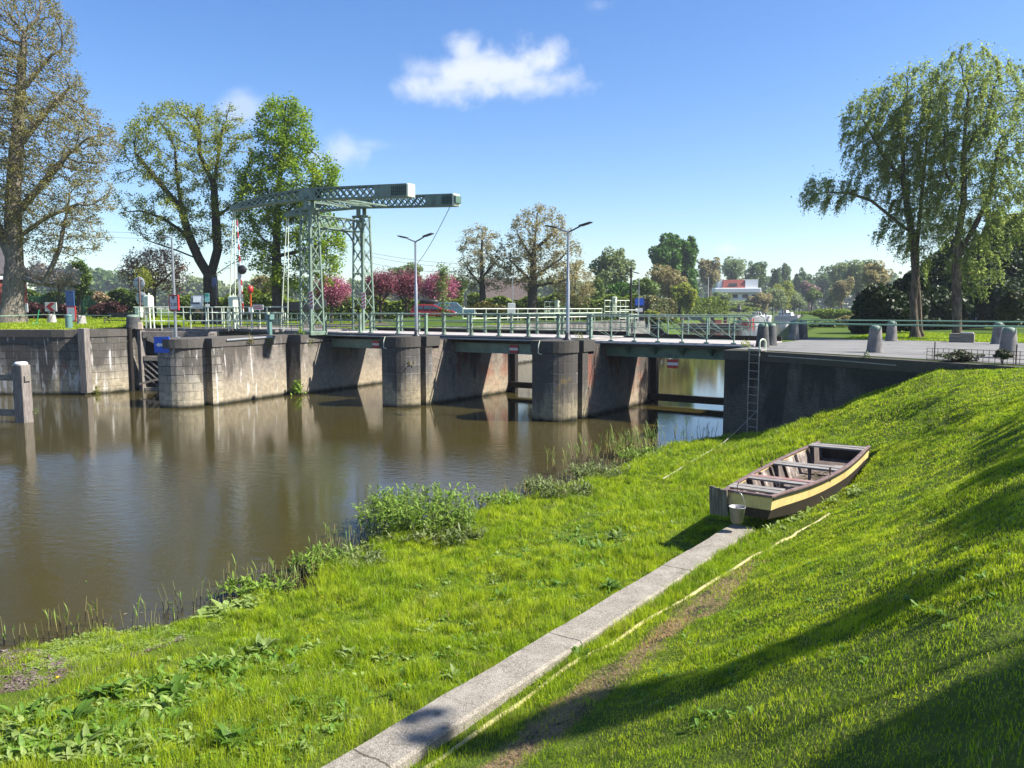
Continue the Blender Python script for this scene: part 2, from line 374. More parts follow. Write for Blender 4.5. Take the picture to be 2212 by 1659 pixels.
M_CAP=masonry('coping_stone',(.30,.28,.25),(.23,.215,.19),(.09,.085,.08),1.3,2.0,dark=.5,tan=0,zt=2.2)
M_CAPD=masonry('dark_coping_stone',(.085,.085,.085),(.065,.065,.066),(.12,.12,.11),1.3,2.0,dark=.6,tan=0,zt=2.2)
M_DARKWOOD=wood('wet_dark_timber',(.035,.03,.025),(.012,.011,.01))
M_OLDWOOD_Z=wood('weathered_timber_upright',(.30,.27,.24),(.12,.10,.085),axis=2)
M_OLDWOOD_X=wood('weathered_timber_level',(.30,.27,.23),(.11,.095,.08),axis=0)
M_GREEN=simple('green_bridge_paint',(.195,.275,.205),.45,0,.22,3,.15,dirt=(.06,.055,.035),dirtamt=.55)
M_GREEND=simple('dark_green_girder_paint',(.10,.19,.135),.5,0,.2,2,.15,dirt=(.03,.03,.02),dirtamt=.4)
M_PALEG=simple('pale_green_rail_paint',(.76,.84,.64),.45,0,.12,4,.1,dirt=(.2,.22,.15),dirtamt=.3)
M_STEEL=simple('galvanised_steel',(.40,.415,.425),.38,.6,.12,5,.1)
M_DARKM=simple('dark_metal',(.03,.032,.035),.45,.3,.2,6,.1)
M_CONC=simple('pale_concrete',(.44,.42,.38),.9,0,.2,2,.4,dirt=(.16,.15,.12),dirtamt=.7)
M_WHITE=simple('white_paint',(.78,.78,.77),.45,0,.06,4,.05)
M_RED=simple('red_paint',(.55,.03,.03),.45,0,.1,4,.05)
M_BLACK=simple('black_paint',(.015,.015,.017),.5,0,.1,4,.05)
M_BLUE=simple('blue_sign_paint',(.012,.10,.60),.4,0,.1,3,.05)
# ------------------------------------------------------------------ ground, banks, water
def sheet(name,pts,z,mat,label=None,cat=None,kind='structure',dz=None):
    b=MB();vs=[(p[0],p[1],z) for p in pts];tri=tessellate_polygon([[Vector((p[0],p[1],0)) for p in pts]])
    b.add(vs,[orient(vs,f) for f in tri]);o=b.build(name,mat);return tag(o,label,cat,kind=kind)
def w2(u,v): return tuple(W(u,v)[:2])
left_edge=[w2(-300,-128.5),w2(-75,6.5),w2(-50.3,21.1),w2(-47.5,22.6),w2(-46.2,24),w2(-46,44.5),w2(-38.7,44.5),w2(-37.5,38),w2(-37.3,24),w2(-35.6,24.3),w2(-36.4,30),w2(-36.7,38.4)]
river_l=[w2(-44.2,100),(40,200),(70,262),(104,350),(138,430),(150,470)]
river_r=[(190,470),(158,410),(136,350),(98,254),(76,200),(41,110),(24.5,62),(17,46),w2(-9.95,37.6)]
wing=[w2(-9.4,29.2),w2(-8.4,29.2),w2(-5,27.8),w2(-2,26.3),w2(1.5,24.6),w2(20,18),w2(60,8)]
gb=MB()
def poly(b,pts,z):
    vs=[(p[0],p[1],z) for p in pts];b.add(vs,[orient(vs,f) for f in tessellate_polygon([[Vector((p[0],p[1],0)) for p in pts]])])
poly(gb,left_edge+river_l+[(190,470),(300,5000),(-4500,5000),(-4500,300)],Q+.02)
poly(gb,river_r+wing+[(4500,-600),(4500,5000),(300,5000)],Q-.02)
chain=river_l+river_r
for i in range(len(chain)-1):
    a,b_=Vector(chain[i]),Vector(chain[i+1]);d=(b_-a).normalized();nrm=Vector((d.y,-d.x))  # toward the river
    n=max(1,int((b_-a).length/6));
    for k in range(n):
        p=a.lerp(b_,k/n);q=a.lerp(b_,(k+1)/n)
        prof=[(0,Q),(.25,-.35)] if i>=len(chain)-3 else [(0,Q),(1.2,Q-.5),(3.2,.9),(4.6,-.35)]
        for (o0,z0),(o1,z1) in zip(prof,prof[1:]):
            vs=[(p.x+nrm.x*o0,p.y+nrm.y*o0,z0),(q.x+nrm.x*o0,q.y+nrm.y*o0,z0),(q.x+nrm.x*o1,q.y+nrm.y*o1,z1),(p.x+nrm.x*o1,p.y+nrm.y*o1,z1)]
            gb.add(vs,[(3,2,1,0)])
g=gb.build('ground',M_GROUND);tag(g,kind='structure')
wb=MB();wb.add([(-700,-80,0),(400,-80,0),(400,520,0),(-700,520,0)],[(0,1,2,3)]);o=wb.build('river_water',M_WATER);tag(o,kind='structure')
# near bank height field
SHV=[-12,-2,3,4.8,5.75,6.3,7,8,8.9,9.9,11.6,13.5,15.3,18,21.8,25.9,28.9,40]
SHU=[-14.5,-13.6,-12.9,-12.2,-11.5,-11.2,-11.05,-10.9,-10.55,-11.0,-11.45,-11.3,-11.1,-10.65,-10.55,-10.9,-9.8,-9.6]
def smooth(x,a,b):
    t=np.clip((x-a)/(b-a),0,1);return t*t*(3-2*t)
_ph=np.random.default_rng(3).uniform(0,6.28,(14,2));_fr=np.random.default_rng(4).uniform(-1,1,(14,2))
def bumps(u,v):
    s=0
    for i in range(14):
        k=.5+i*.32;s=s+np.sin(u*_fr[i,0]*k*2.2+_ph[i,0])*np.sin(v*_fr[i,1]*k*2.2+_ph[i,1])/(1+i*.35)
    return s*.05
def shore(v): return np.interp(v,SHV,SHU)
BA=(math.cos(.849),math.sin(.849))
def H(u,v):
    u=np.asarray(u,float);v=np.asarray(v,float);us=shore(v)+.12*np.sin(v*3.1)+.08*np.sin(v*7.3+1)
    A=np.interp(u,[-5.1,-4.55,-4.0,-3.2,-1.6,0,1.6,4,30],[.74,.80,.87,1.11,1.95,2.98,3.36,3.5,3.5]);eL=np.interp(v,[5,12,16],[.62,.36,.40])
    B=np.interp(u,[-8.6,-6.5,-4.9,-4.3,-2.2,-.6,1.5,30],[.28,.95,1.75,2.2,3.3,3.43,3.45,3.45])
    f_=(u-us)/(-5.0-us);lowA=np.where(u<-4.97+.03*np.minimum(v,14)-.1,np.where(f_<0,f_*2.4-.02,np.where(f_<.06,-.02+f_*3,.16+(eL-.16)*np.clip((f_-.06)/.94,0,1))),A)
    lowB=np.where(u<-8.6,np.interp((u-us)/(-8.6-us),[-1,0,.25,1],[-1.0,-.02,.14,.28]),B)
    t=smooth(v,16,27);h=lowA*(1-t)+lowB*t
    h=h+bumps(u,v)*smooth(u-us,.1,1.2)*np.where(v<16,smooth(np.abs(u+4.55),.6,1.5),1)
    x=u*BX-v*BY;y=u*BY+v*BX;s=(x-4.2)*BA[0]+(y-14.0)*BA[1];l=-(x-4.2)*BA[1]+(y-14.0)*BA[0]     # the boat has pressed its bed into the slope
    return np.where((s>-.1)&(s<5.75)&(np.abs(l)<.85),np.minimum(h,.93+.05*s),h)
def Hxy(x,y): u,v=UVc(x,y);return float(H(u,v))
def hit(px,py):
    r=ray(px,py)
    def first(ts):
        x,y,z=r[0]*ts,r[1]*ts,ZC+r[2]*ts;u=x*BX+y*BY;v=-x*BY+y*BX;m=z<=np.maximum(0,H(u,v));return int(m.argmax()) if m.any() else None
    ts=np.arange(2.5,60,.35);k=first(ts)
    if k is None:return Vector((r[0]*60,r[1]*60,0))
    tf=np.linspace(ts[max(k-1,0)],ts[k],30);k=first(tf);t=tf[k if k is not None else -1];x,y=r[0]*t,r[1]*t
    return Vector((x,y,max(0,Hxy(x,y))))
us=np.concatenate([np.arange(-17,-2,.16),np.arange(-2,6,.3),np.arange(6,34,1.5)]);vs_=np.concatenate([np.arange(-14,3,1.),np.arange(3,29.6,.18)])
UU,VV=np.meshgrid(us,vs_,indexing='ij');HH=H(UU,VV)
# behind the wing wall the bank ends under the quay
wl=np.interp(UU,[-20,-9.6,-8.5,1.5,20,60],[29.3,29.3,28.95,24.3,18,8]);HH=np.where(VV>wl+.35,-1.0,HH)
XX=UU*BX-VV*BY;YY=UU*BY+VV*BX
nu,nv=UU.shape;idx=np.arange(nu*nv).reshape(nu,nv)
qd=np.stack([idx[:-1,:-1],idx[1:,:-1],idx[1:,1:],idx[:-1,1:]],-1).reshape(-1,4)
o=npmesh('grass_bank',np.stack([XX,YY,HH],-1).reshape(-1,3),quads=qd,mat=M_BANK,uv=np.stack([UU,VV],-1).reshape(-1,2),smooth=True);tag(o,kind='structure')
# roads
sheet('quay_road',[w2(-9.5,29.4),w2(-8.2,29.25),w2(-4.9,27.9),w2(-1.9,26.5),w2(1.5,25.0),w2(12,24.6),w2(70,24),w2(70,41),w2(-9.5,42.2)],Q,M_ROAD)
sheet('lock_road',[w2(-46.1,31.4),w2(-46.1,37),w2(-75,60),w2(-140,70),w2(-140,64),w2(-78,54)],Q+.06,asphalt('old_asphalt',(.18,.172,.165)))
sheet('island_road',[w2(-36.9,31.4),w2(-35.7,31.4),w2(-36.2,37),w2(-36.9,37)],Q+.06,M_ROAD)
# lawn mound on the left quay
# ------------------------------------------------------------------ quay walls and piers
def uvw(pts): return [w2(*p) for p in pts]
lw_path=[(-75,6),(-50,20.4),(-47.9,21.65),(-47.0,22.15),(-46.4,22.6),(-46,23.1),(-45.7,23.7),(-45.46,24.6),(-45.46,25.75),(-46.0,25.75),(-46.0,27.2),(-45.46,27.2),(-45.46,60)]
back=[(-46.9,60),(-46.9,25.2),(-48.3,23.3),(-51,21.6),(-75.6,7.2)]
t=thing('lock_wall','long limestained quay wall curving round into the lock below the grass','wall',(0,0,0))
b=MB();b.prism(uvw(lw_path+back),-1,QL-.42);b.build('masonry',M_ASH_L,t)
def offset(path,d):
    out=[]
    for i,p in enumerate(path):
        a=Vector(path[max(i-1,0)]);c=Vector(path[min(i+1,len(path)-1)]);dd=(c-a).normalized();out.append((p[0]+dd.y*d,p[1]-dd.x*d))
    return out
b=MB();b.prism(uvw(offset(lw_path,.05)+back),QL-.42,QL);b.build('coping',M_CAP,t,bevel=.04)
b=MB();b.box((0,0,2.0),(.42,.5,3.75));o=b.build('guide_timber',M_OLDWOOD_Z,None,W(-45.5,23.2),PHI+.5,bevel=.02);tag(o,'tall squared grey timber fixed upright against the lock wall','timber post')
b=MB();b.tube([W(-45.4,25.9,-.5),W(-45.4,25.9,QL+.1)],.14,8);o=b.build('hollow_quoin_post',M_DARKWOOD);tag(o,'dark round upright post in the corner beside the lock gate','timber post')

def nose(c,r,v0,n=14,k=0):
    return [(c-r*math.cos(a),v0-r*math.sin(a)) for a in [math.pi*i/n for i in range(n+1)]]
QP=3.58
def pier(name,label,uc,r,vn,vend,mats,taper_end=0.,sd=.42):
    t=thing(name,label,'bridge pier',(0,0,0))
    n=nose(uc,r,vn);L=uc-r;Rt=uc+r
    b=MB();b.prism(uvw([(L,vn+.001)]+n[1:-1]+[(Rt,vn),(Rt,vn+.18),(Rt-sd,vn+.18),(Rt-sd,vn+.62),(Rt,vn+.62),(Rt,vn+1.15),(L,vn+1.15)]),-1,QP-.52,top=False);b.build('cutwater',mats[0],t)
    b=MB();b.prism(uvw([(L,vn+1.15),(Rt,vn+1.15),(Rt+taper_end,vend),(L-taper_end,vend)]),-1,Q-.52,top=False);b.build('brick_body',mats[1],t)
    e=.06;n2=nose(uc,r+e,vn)
    b=MB();b.prism(uvw(n2+[(Rt+e,vn+.18),(Rt-sd,vn+.18),(Rt-sd,vn+.62),(Rt+e,vn+.62),(Rt+e,vn+1.7),(L-e,vn+1.7)]),QP-.52,QP);b.build('capstone',mats[2],t,bevel=.035)
    b=MB();b.prism(uvw([(L,vn+1.7),(Rt,vn+1.7),(Rt+taper_end,vend),(L-taper_end,vend)]),Q-.52,Q-.06);b.build('bearing_shelf',mats[1],t)
    # mooring hook pipe on the front of the cap
    b=MB();p=W(uc-.15,vn-r-.05);b.tube([(p.x,p.y,QP+.02),(p.x+BY*.1,p.y-BX*.1,Q-.05),(p.x+BY*.12,p.y-BX*.12,Q-.4),(p.x+.08,p.y-.12,Q-.46)],.022,6);b.build('drain_hook',M_PALEG,t)
    return t
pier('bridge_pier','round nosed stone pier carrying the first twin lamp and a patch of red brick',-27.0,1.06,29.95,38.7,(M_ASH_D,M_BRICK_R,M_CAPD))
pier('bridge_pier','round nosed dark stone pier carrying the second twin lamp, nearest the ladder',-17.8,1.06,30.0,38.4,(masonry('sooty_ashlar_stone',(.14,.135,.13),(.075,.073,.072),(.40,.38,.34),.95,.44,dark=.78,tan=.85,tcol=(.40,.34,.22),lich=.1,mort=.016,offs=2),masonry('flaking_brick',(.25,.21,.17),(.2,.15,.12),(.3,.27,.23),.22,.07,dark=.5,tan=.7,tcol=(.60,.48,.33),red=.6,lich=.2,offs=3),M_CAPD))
# lock island pier (drawbridge stands on it)
t=thing('lock_island','long stone and brick lock pier with rounded nose under the drawbridge towers','bridge pier',(0,0,0))
n=nose(-36.3,1.3,23.6)
b=MB();b.prism(uvw(n+[(-35.0,23.72),(-35.5,23.72),(-35.5,24.25),(-34.98,24.25),(-35.05,24.9),(-37.6,24.9)]),-1,Q-.42,top=False);b.build('cutwater',M_ASH,t)
b=MB();b.prism(uvw([(-37.6,24.9),(-35.05,24.9),(-35.85,29.75),(-36.4,29.75),(-36.4,30.35),(-35.3,30.35),(-35.38,31.0),(-37.6,31.0)]),-1,Q-.42,top=False);b.build('brick_wall',M_BRICK,t)
b=MB();b.prism(uvw([(-37.6,31.0),(-35.38,31.0),(-36.25,38.6),(-37.6,38.6)]),-1,Q-.42,top=False);b.build('abutment_wall',masonry('shaded_lock_brick',(.3,.26,.2),(.25,.21,.17),(.33,.31,.27),.22,.07,dark=.45,tan=.8,tcol=(.60,.49,.34),offs=4),t)
n=nose(-36.3,1.38,23.6)
b=MB();b.prism(uvw(n+[(-34.92,23.72),(-35.5,23.72),(-35.5,24.25),(-34.9,24.25),(-35.78,29.75),(-36.3,29.75),(-36.3,30.35),(-35.22,30.35),(-35.3,31.0),(-36.17,38.6),(-37.68,38.6)]),Q-.42,Q+.03);b.build('coping',M_CAP,t,bevel=.04)
b=MB();b.tube([W(-35.05,25.2,Q-.1),W(-35.6,28.6,Q-.04)],.07,8);b.build('conduit_pipe',M_STEEL,t)
# island bank wall beyond the bridge
b=MB();b.prism(uvw([(-36.25,38.6),(-44.0,100),(-45.2,100),(-37.6,38.6)]),-1,Q+.1);o=b.build('river_wall',masonry('grey_bank_masonry',(.3,.29,.26),(.24,.23,.21),(.2,.19,.18),.5,.22,dark=.3,tan=.4,offs=5));tag(o,'low grey stone river wall running away behind the bridge railing','wall')
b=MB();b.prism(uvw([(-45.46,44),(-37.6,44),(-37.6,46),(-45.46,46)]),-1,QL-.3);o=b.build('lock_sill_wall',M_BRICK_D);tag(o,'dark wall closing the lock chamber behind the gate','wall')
# right abutment and wing wall
t=thing('quay_wall','tall black brick quay wall with the iron ladder','wall',(0,0,0))
ab=[(-9.65,37.6),(-9.65,30.3),(-9.35,30.3),(-9.35,29.9),(-9.65,29.9),(-9.65,28.95),(-8.55,28.9)]
wg=[(-8.4,28.85),(-5.3,27.42),(-2.1,25.9),(1.6,24.2),(8,21.4)]
bk=[(8.4,22.2),(2,25.1),(-4.8,28.3),(-8.2,29.9),(-8.2,37.6)]
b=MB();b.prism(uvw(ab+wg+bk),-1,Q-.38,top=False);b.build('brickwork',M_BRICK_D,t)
e=.05
cp=[(-9.7,37.6),(-9.7,28.9),(-8.55,28.85)]+[(u-.02,v-.05) for u,v in wg]
b=MB();b.prism(uvw(cp+bk),Q-.38,Q-.025);b.build('coping',masonry('worn_coping',(.15,.135,.12),(.12,.11,.1),(.06,.055,.05),1.1,2.,dark=.6,tan=0,zt=2.2,offs=2),t,bevel=.03)
b=MB();b.tube([W(-7.9,28.56,Q-.16),W(-5,27.22,Q-.17),W(-3.4,26.44,Q-.2)],.02,6);b.build('conduit_pipe',M_CONC,t)
# timbers across the openings
for (ua,ub,vv,z0,h,lab) in ((-16.75,-9.6,38.0,.16,.36,'wide dark timber beam spanning the open channel above the water'),(-26,-18.9,38.3,.3,.34,'dark timber beam across the middle opening beyond the pier')):
    b=MB();b.bar(W(ua,vv,z0+h/2),W(ub,vv,z0+h/2),.3,h);o=b.build('timber_beam',M_DARKWOOD,bevel=.03);tag(o,lab,'timber beam')
b=MB();b.box((0,0,1.4),(.3,.35,4.4));o=b.build('guide_timber',M_DARKWOOD,None,W(-25.7,38.5),PHI);tag(o,'dark upright timber at the far end of the first stone pier','timber post')
b=MB();b.box((0,0,1.4),(.3,.35,4.4));o=b.build('guide_timber',M_DARKWOOD,None,W(-16.5,38.2),PHI);tag(o,'dark upright timber at the far end of the pier beside the open channel','timber post')
# ------------------------------------------------------------------ fixed bridge over the three openings
DZ=Q+.17
M_PLANK=wood('bleached_deck_planks',(.42,.39,.36),(.2,.18,.165),axis=0)
M_DECK=simple('bleached_bridge_deck',(.42,.385,.36),.9,0,.14,2,.3,dirt=(.22,.2,.18),dirtamt=.5)
M_KERB=simple('pale_bridge_kerb',(.52,.49,.47),.85,0,.15,3,.3,dirt=(.2,.18,.16),dirtamt=.5)
def pt(u,v,z): return W(u,v,z)
def sturdy_rail(parent,us_,v,z0,name='railing',h=1.12,mat=None,gaps=()):
    """heavy three rail parapet: posts, round top rail and two lower rails; each bay one mesh"""
    for u in us_:
        b=MB();b.bar(pt(u,v,z0),pt(u,v,z0+h),.16,.13,up=(BX,BY,0));b.box(pt(u,v,z0+h+.01),(.2,.18,.05),PHI);b.box(pt(u,v,z0+.02),(.26,.22,.04),PHI)
        o=b.build('rail_post',mat or M_GREEN,parent,bevel=.012)
    for i,(a,c) in enumerate(zip(us_,us_[1:])):
        if i in gaps:continue
        b=MB();b.tube([pt(a,v,z0+h-.02),pt(c,v,z0+h-.02)],.045,8)
        for k in (.62,.3):b.tube([pt(a,v,z0+h*k),pt(c,v,z0+h*k)],.034,6)
        b.build(name,mat or M_GREEN,parent)
def lattice_rail(parent,us_,v,z0,h=1.12,mat=None,r=.026):
    for u in us_:
        b=MB();b.bar(pt(u,v,z0-.1),pt(u,v,z0+h),.05,.05,up=(BX,BY,0));b.box(pt(u,v,z0-.06),(.22,.12,.05),PHI);b.build('rail_post',mat,parent)
    b=MB()
    for i,(a,c) in enumerate(zip(us_,us_[1:])):
        for k in (.52,.08): b.tube([pt(a,v,z0+h*k),pt(c,v,z0+h*k)],.014,5)
        if i%2==0: b.tube([pt(a,v,z0+h*.85),pt((a+c)/2,v,z0+h*.45),pt(c,v,z0+.12)],.013,5);b.tube([pt(a,v,z0+h*.5),pt(c,v,z0+.1)],.011,5)
        else: b.tube([pt(a,v,z0+h*.88),pt(c,v,z0+.12)],.013,5);b.tube([pt(a,v,z0+.1),pt((a+c)/2,v,z0+h*.5),pt(c,v,z0+h*.5)],.011,5)
    b.build('bracing',mat,parent)
    b=MB();a,c=us_[0],us_[-1];b.tube([pt(a,v,z0+h),pt(c,v,z0+h)],r,8)
    e=[(c+.35,h),(c+.55,h-.08),(c+.62,h-.27),(c+.55,h-.46),(c+.35,h-.53),(c,h-.53)]
    b.tube([pt(c,v,z0+h)]+[pt(q,v,z0+w) for q,w in e],r,8);b.build('handrail',mat,parent)
M_LAT=simple('lattice_rail_paint',(.30,.42,.33),.45,0,.15,4,.1,dirt=(.12,.12,.1),dirtamt=.4)
def span(label,ua,ub,kerb,gv,gz0,gz1,brackets=False):
    t=thing('bridge_span',label,'bridge span',(0,0,0),group='fixed spans of the bridge')
    dz=Q+kerb
    b=MB();b.bar(pt(ua,34.7,dz-.04),pt(ub,34.7,dz-.04),4.45,.08);b.build('deck',M_DECK,t)
    b=MB();b.bar(pt(ua,34.7,dz-.16),pt(ub,34.7,dz-.16),4.2,.155);b.build('deck_slab',M_DARKM,t)
    b=MB();b.bar(pt(ua,36.82,dz+.11),pt(ub,36.82,dz+.11),.2,.22);b.build('kerb_beam',M_DARKWOOD,t,bevel=.015)
    b=MB();b.tube([pt(ua+.05,32.38,Q-.03),pt(ub-.05,32.38,Q-.03)],.045,8);b.build('edge_pipe',M_STEEL,t)
    for vv in (gv,35.9):
        b=MB();b.bar(pt(ua+.05,vv,(gz0+gz1)/2),pt(ub-.05,vv,(gz0+gz1)/2),.03,gz1-gz0)
        b.bar(pt(ua+.05,vv,gz0+.015),pt(ub-.05,vv,gz0+.015),.26,.03);b.bar(pt(ua+.05,vv,gz1-.015),pt(ub-.05,vv,gz1-.015),.26,.03)
        b.build('girder',M_GREEND if brackets else M_GREEN,t)
        if brackets and vv==gv:
            n=6
            for k in range(n):
                u=ua+.6+(ub-ua-1.2)*k/(n-1);b=MB()
                b.add([pt(u-.16,gv,gz1-.03),pt(u+.16,gv,gz1-.03),pt(u,gv,gz0+.12),pt(u-.16,gv-.55,gz1-.03),pt(u+.16,gv-.55,gz1-.03),pt(u,gv-.08,gz0+.12)],[(0,2,1),(3,4,5),(0,1,4,3),(1,2,5,4),(2,0,3,5)])
                b.build('bracket',M_GREEND,t)
    return t
UT=[u_at(p,32.72) for p in (704,779,802,860,921,959,1018,1078,1141,1206,1276)]
s1=span('bridge span between the lock pier and first round pier, green girder below',-35.9,-26.6,.15,33.05,2.68,3.2)
s2=span('middle bridge span between the two round nosed piers, green girder below',-26.6,-17.5,.15,33.05,2.68,3.2)
s3=span('bridge span over the open channel with bracketed dark girder and lattice railing',-17.5,-9.6,.05,32.98,2.78,3.33,True)
sturdy_rail(s1,UT[0:2],32.72,DZ-.02);sturdy_rail(s1,UT[2:5],32.72,DZ-.02);sturdy_rail(s2,UT[5:],32.72,DZ-.02)
UF=[u_at(p,36.6) for p in (806,868,905,960,1012,1048,1105,1160,1215,1270,1356)]
sturdy_rail(s1,UF[0:5],36.6,DZ-.02);sturdy_rail(s2,UF[5:],36.6,DZ-.02)
lattice_rail(s3,[u_at(p,32.56) for p in (1276,1320,1370,1421,1473,1526,1585)],32.56,Q+.14,1.06,M_LAT)
lattice_rail(s3,[u_at(p,36.86) for p in (1356,1400,1442,1486,1530,1574,1622)],36.86,Q+.12,1.12,M_LAT)
for px,par,gv,z,lab in ((812,s1,33.0,2.98,'under the first span'),(1110,s2,33.0,2.95,'under the middle span')):
    pass
def noentry(px,v,z,where,hang=False):
    u=u_at(px,v);t=thing('no_entry_plate','red white red no passage plate '+where,'sign',W(u,v,z),PHI,'no passage plates on the bridge')
    b=MB();b.box((0,0,0),(.52,.03,.4));b.build('plate',M_RED,t,bevel=.006);b=MB();b.box((0,-.018,0),(.515,.006,.13));b.build('white_band',M_WHITE,t)
    if hang:
        b=MB();b.bar((-.15,0,.19),(-.15,0,.42),.03,.02);b.bar((.15,0,.19),(.15,0,.42),.03,.02);b.build('hanger',M_DARKM,t)
noentry(812,32.98,2.93,'fixed on the girder left of the first round pier');noentry(1110,32.98,2.93,'fixed on the girder between the two round piers');noentry(1454,32.9,2.52,'hanging below the bracketed girder over open water',True)
# ------------------------------------------------------------------ drawbridge
D=thing('drawbridge','pale green iron drawbridge with lattice towers and two long balance beams','drawbridge',(0,0,0))
def lattice_face(b,p00,p10,p01,p11,n,w=.055,th=.02):
    """crossed flat bars between two edges p00-p01 and p10-p11"""
    p00,p10,p01,p11=map(Vector,(p00,p10,p01,p11))
    for k in range(n):
        a,c=k/n,(k+1)/n
        A0=p00.lerp(p01,a);A1=p00.lerp(p01,c);B0=p10.lerp(p11,a);B1=p10.lerp(p11,c)
        nn=(B0-A0).cross(A1-A0)
        b.bar(A0,B1,w,th,up=nn);b.bar(A1+nn.normalized()*.012,B0+nn.normalized()*.012,w,th,up=nn)
        m=(A0+A1+B0+B1)/4;b.box(m,(.11,.11,.11),PHI)
def tower(v,side):
    u0=-35.8;zb,zt=Q+.16,11.35
    b=MB();cs=[]
    for su,sv_ in ((-1,-1),(1,-1),(1,1),(-1,1)):
        pb=W(u0+su*.45,v+sv_*.5,zb);ptp=W(u0+su*.40,v+sv_*.30,zt-.5);cs.append((pb,ptp))
    for i,(pb,ptp) in enumerate(cs): b2=MB();b2.bar(pb,ptp,.15 if i==1 else .11,.15 if i==1 else .11,up=(BX,BY,0));b2.build('corner_angle',M_GREEN,D,bevel=.01)
    for i in range(4):
        j=(i+1)%4;b=MB();lattice_face(b,cs[i][0]+Vector((0,0,.35)),cs[j][0]+Vector((0,0,.35)),cs[i][1],cs[j][1],7)
        for q in (.0,.5,1.0):b.bar(cs[i][0].lerp(cs[i][1],q),cs[j][0].lerp(cs[j][1],q),.14,.03,up=cs[j][0]-cs[i][0]+Vector((0,0,.01)))
        b.build('lattice_face',M_GREEN,D)
    b=MB();b.box(W(u0,v,zb-.06),(1.25,1.35,.24),PHI);b.build('foot_plate',M_GREEN,D,bevel=.02)
    b=MB();b.box(W(u0,v,zt-.5),(1.0,.75,.10),PHI);b.box(W(u0,v-.27,zt-.1),(.34,.07,.75),PHI);b.box(W(u0,v+.27,zt-.1),(.34,.07,.75),PHI);b.build('bearing_block',M_GREEN,D,bevel=.015)
    p0=W(u0,v-.42,zt+.12);p1=W(u0,v+.42,zt+.12);b=MB();b.tube([p0,p1],.09,10);b.build('trunnion',M_GREEN,D)
TV=(31.75,36.05);tower(TV[0],0);tower(TV[1],1)
# portal beam between the towers
b=MB();za,zb=9.85,10.55
for uu in (-36.1,-35.5):
    b.bar(W(uu,TV[0],za),W(uu,TV[1],za),.12,.07);b.bar(W(uu,TV[0],zb),W(uu,TV[1],zb),.12,.07)
    lattice_face(b,W(uu,TV[0]+.3,za),W(uu,TV[0]+.3,zb),W(uu,TV[1]-.3,za),W(uu,TV[1]-.3,zb),6,.06)
b.build('portal_beam',M_GREEN,D)
for s_,v in ((1,TV[0]+.35),(-1,TV[1]-.35)):
    for uu in (-36.1,-35.5):
        b=MB();arc=[W(uu,v+s_*1.1*(1-math.cos(a)),za-1.25+1.25*math.sin(a)) for a in [math.pi/2*k/8 for k in range(9)]]
        for p,q in zip(arc,arc[1:]):b.bar(p,q,.1,.05,up=(BX,BY,0))
        b.build('curved_bracket',M_GREEN,D)
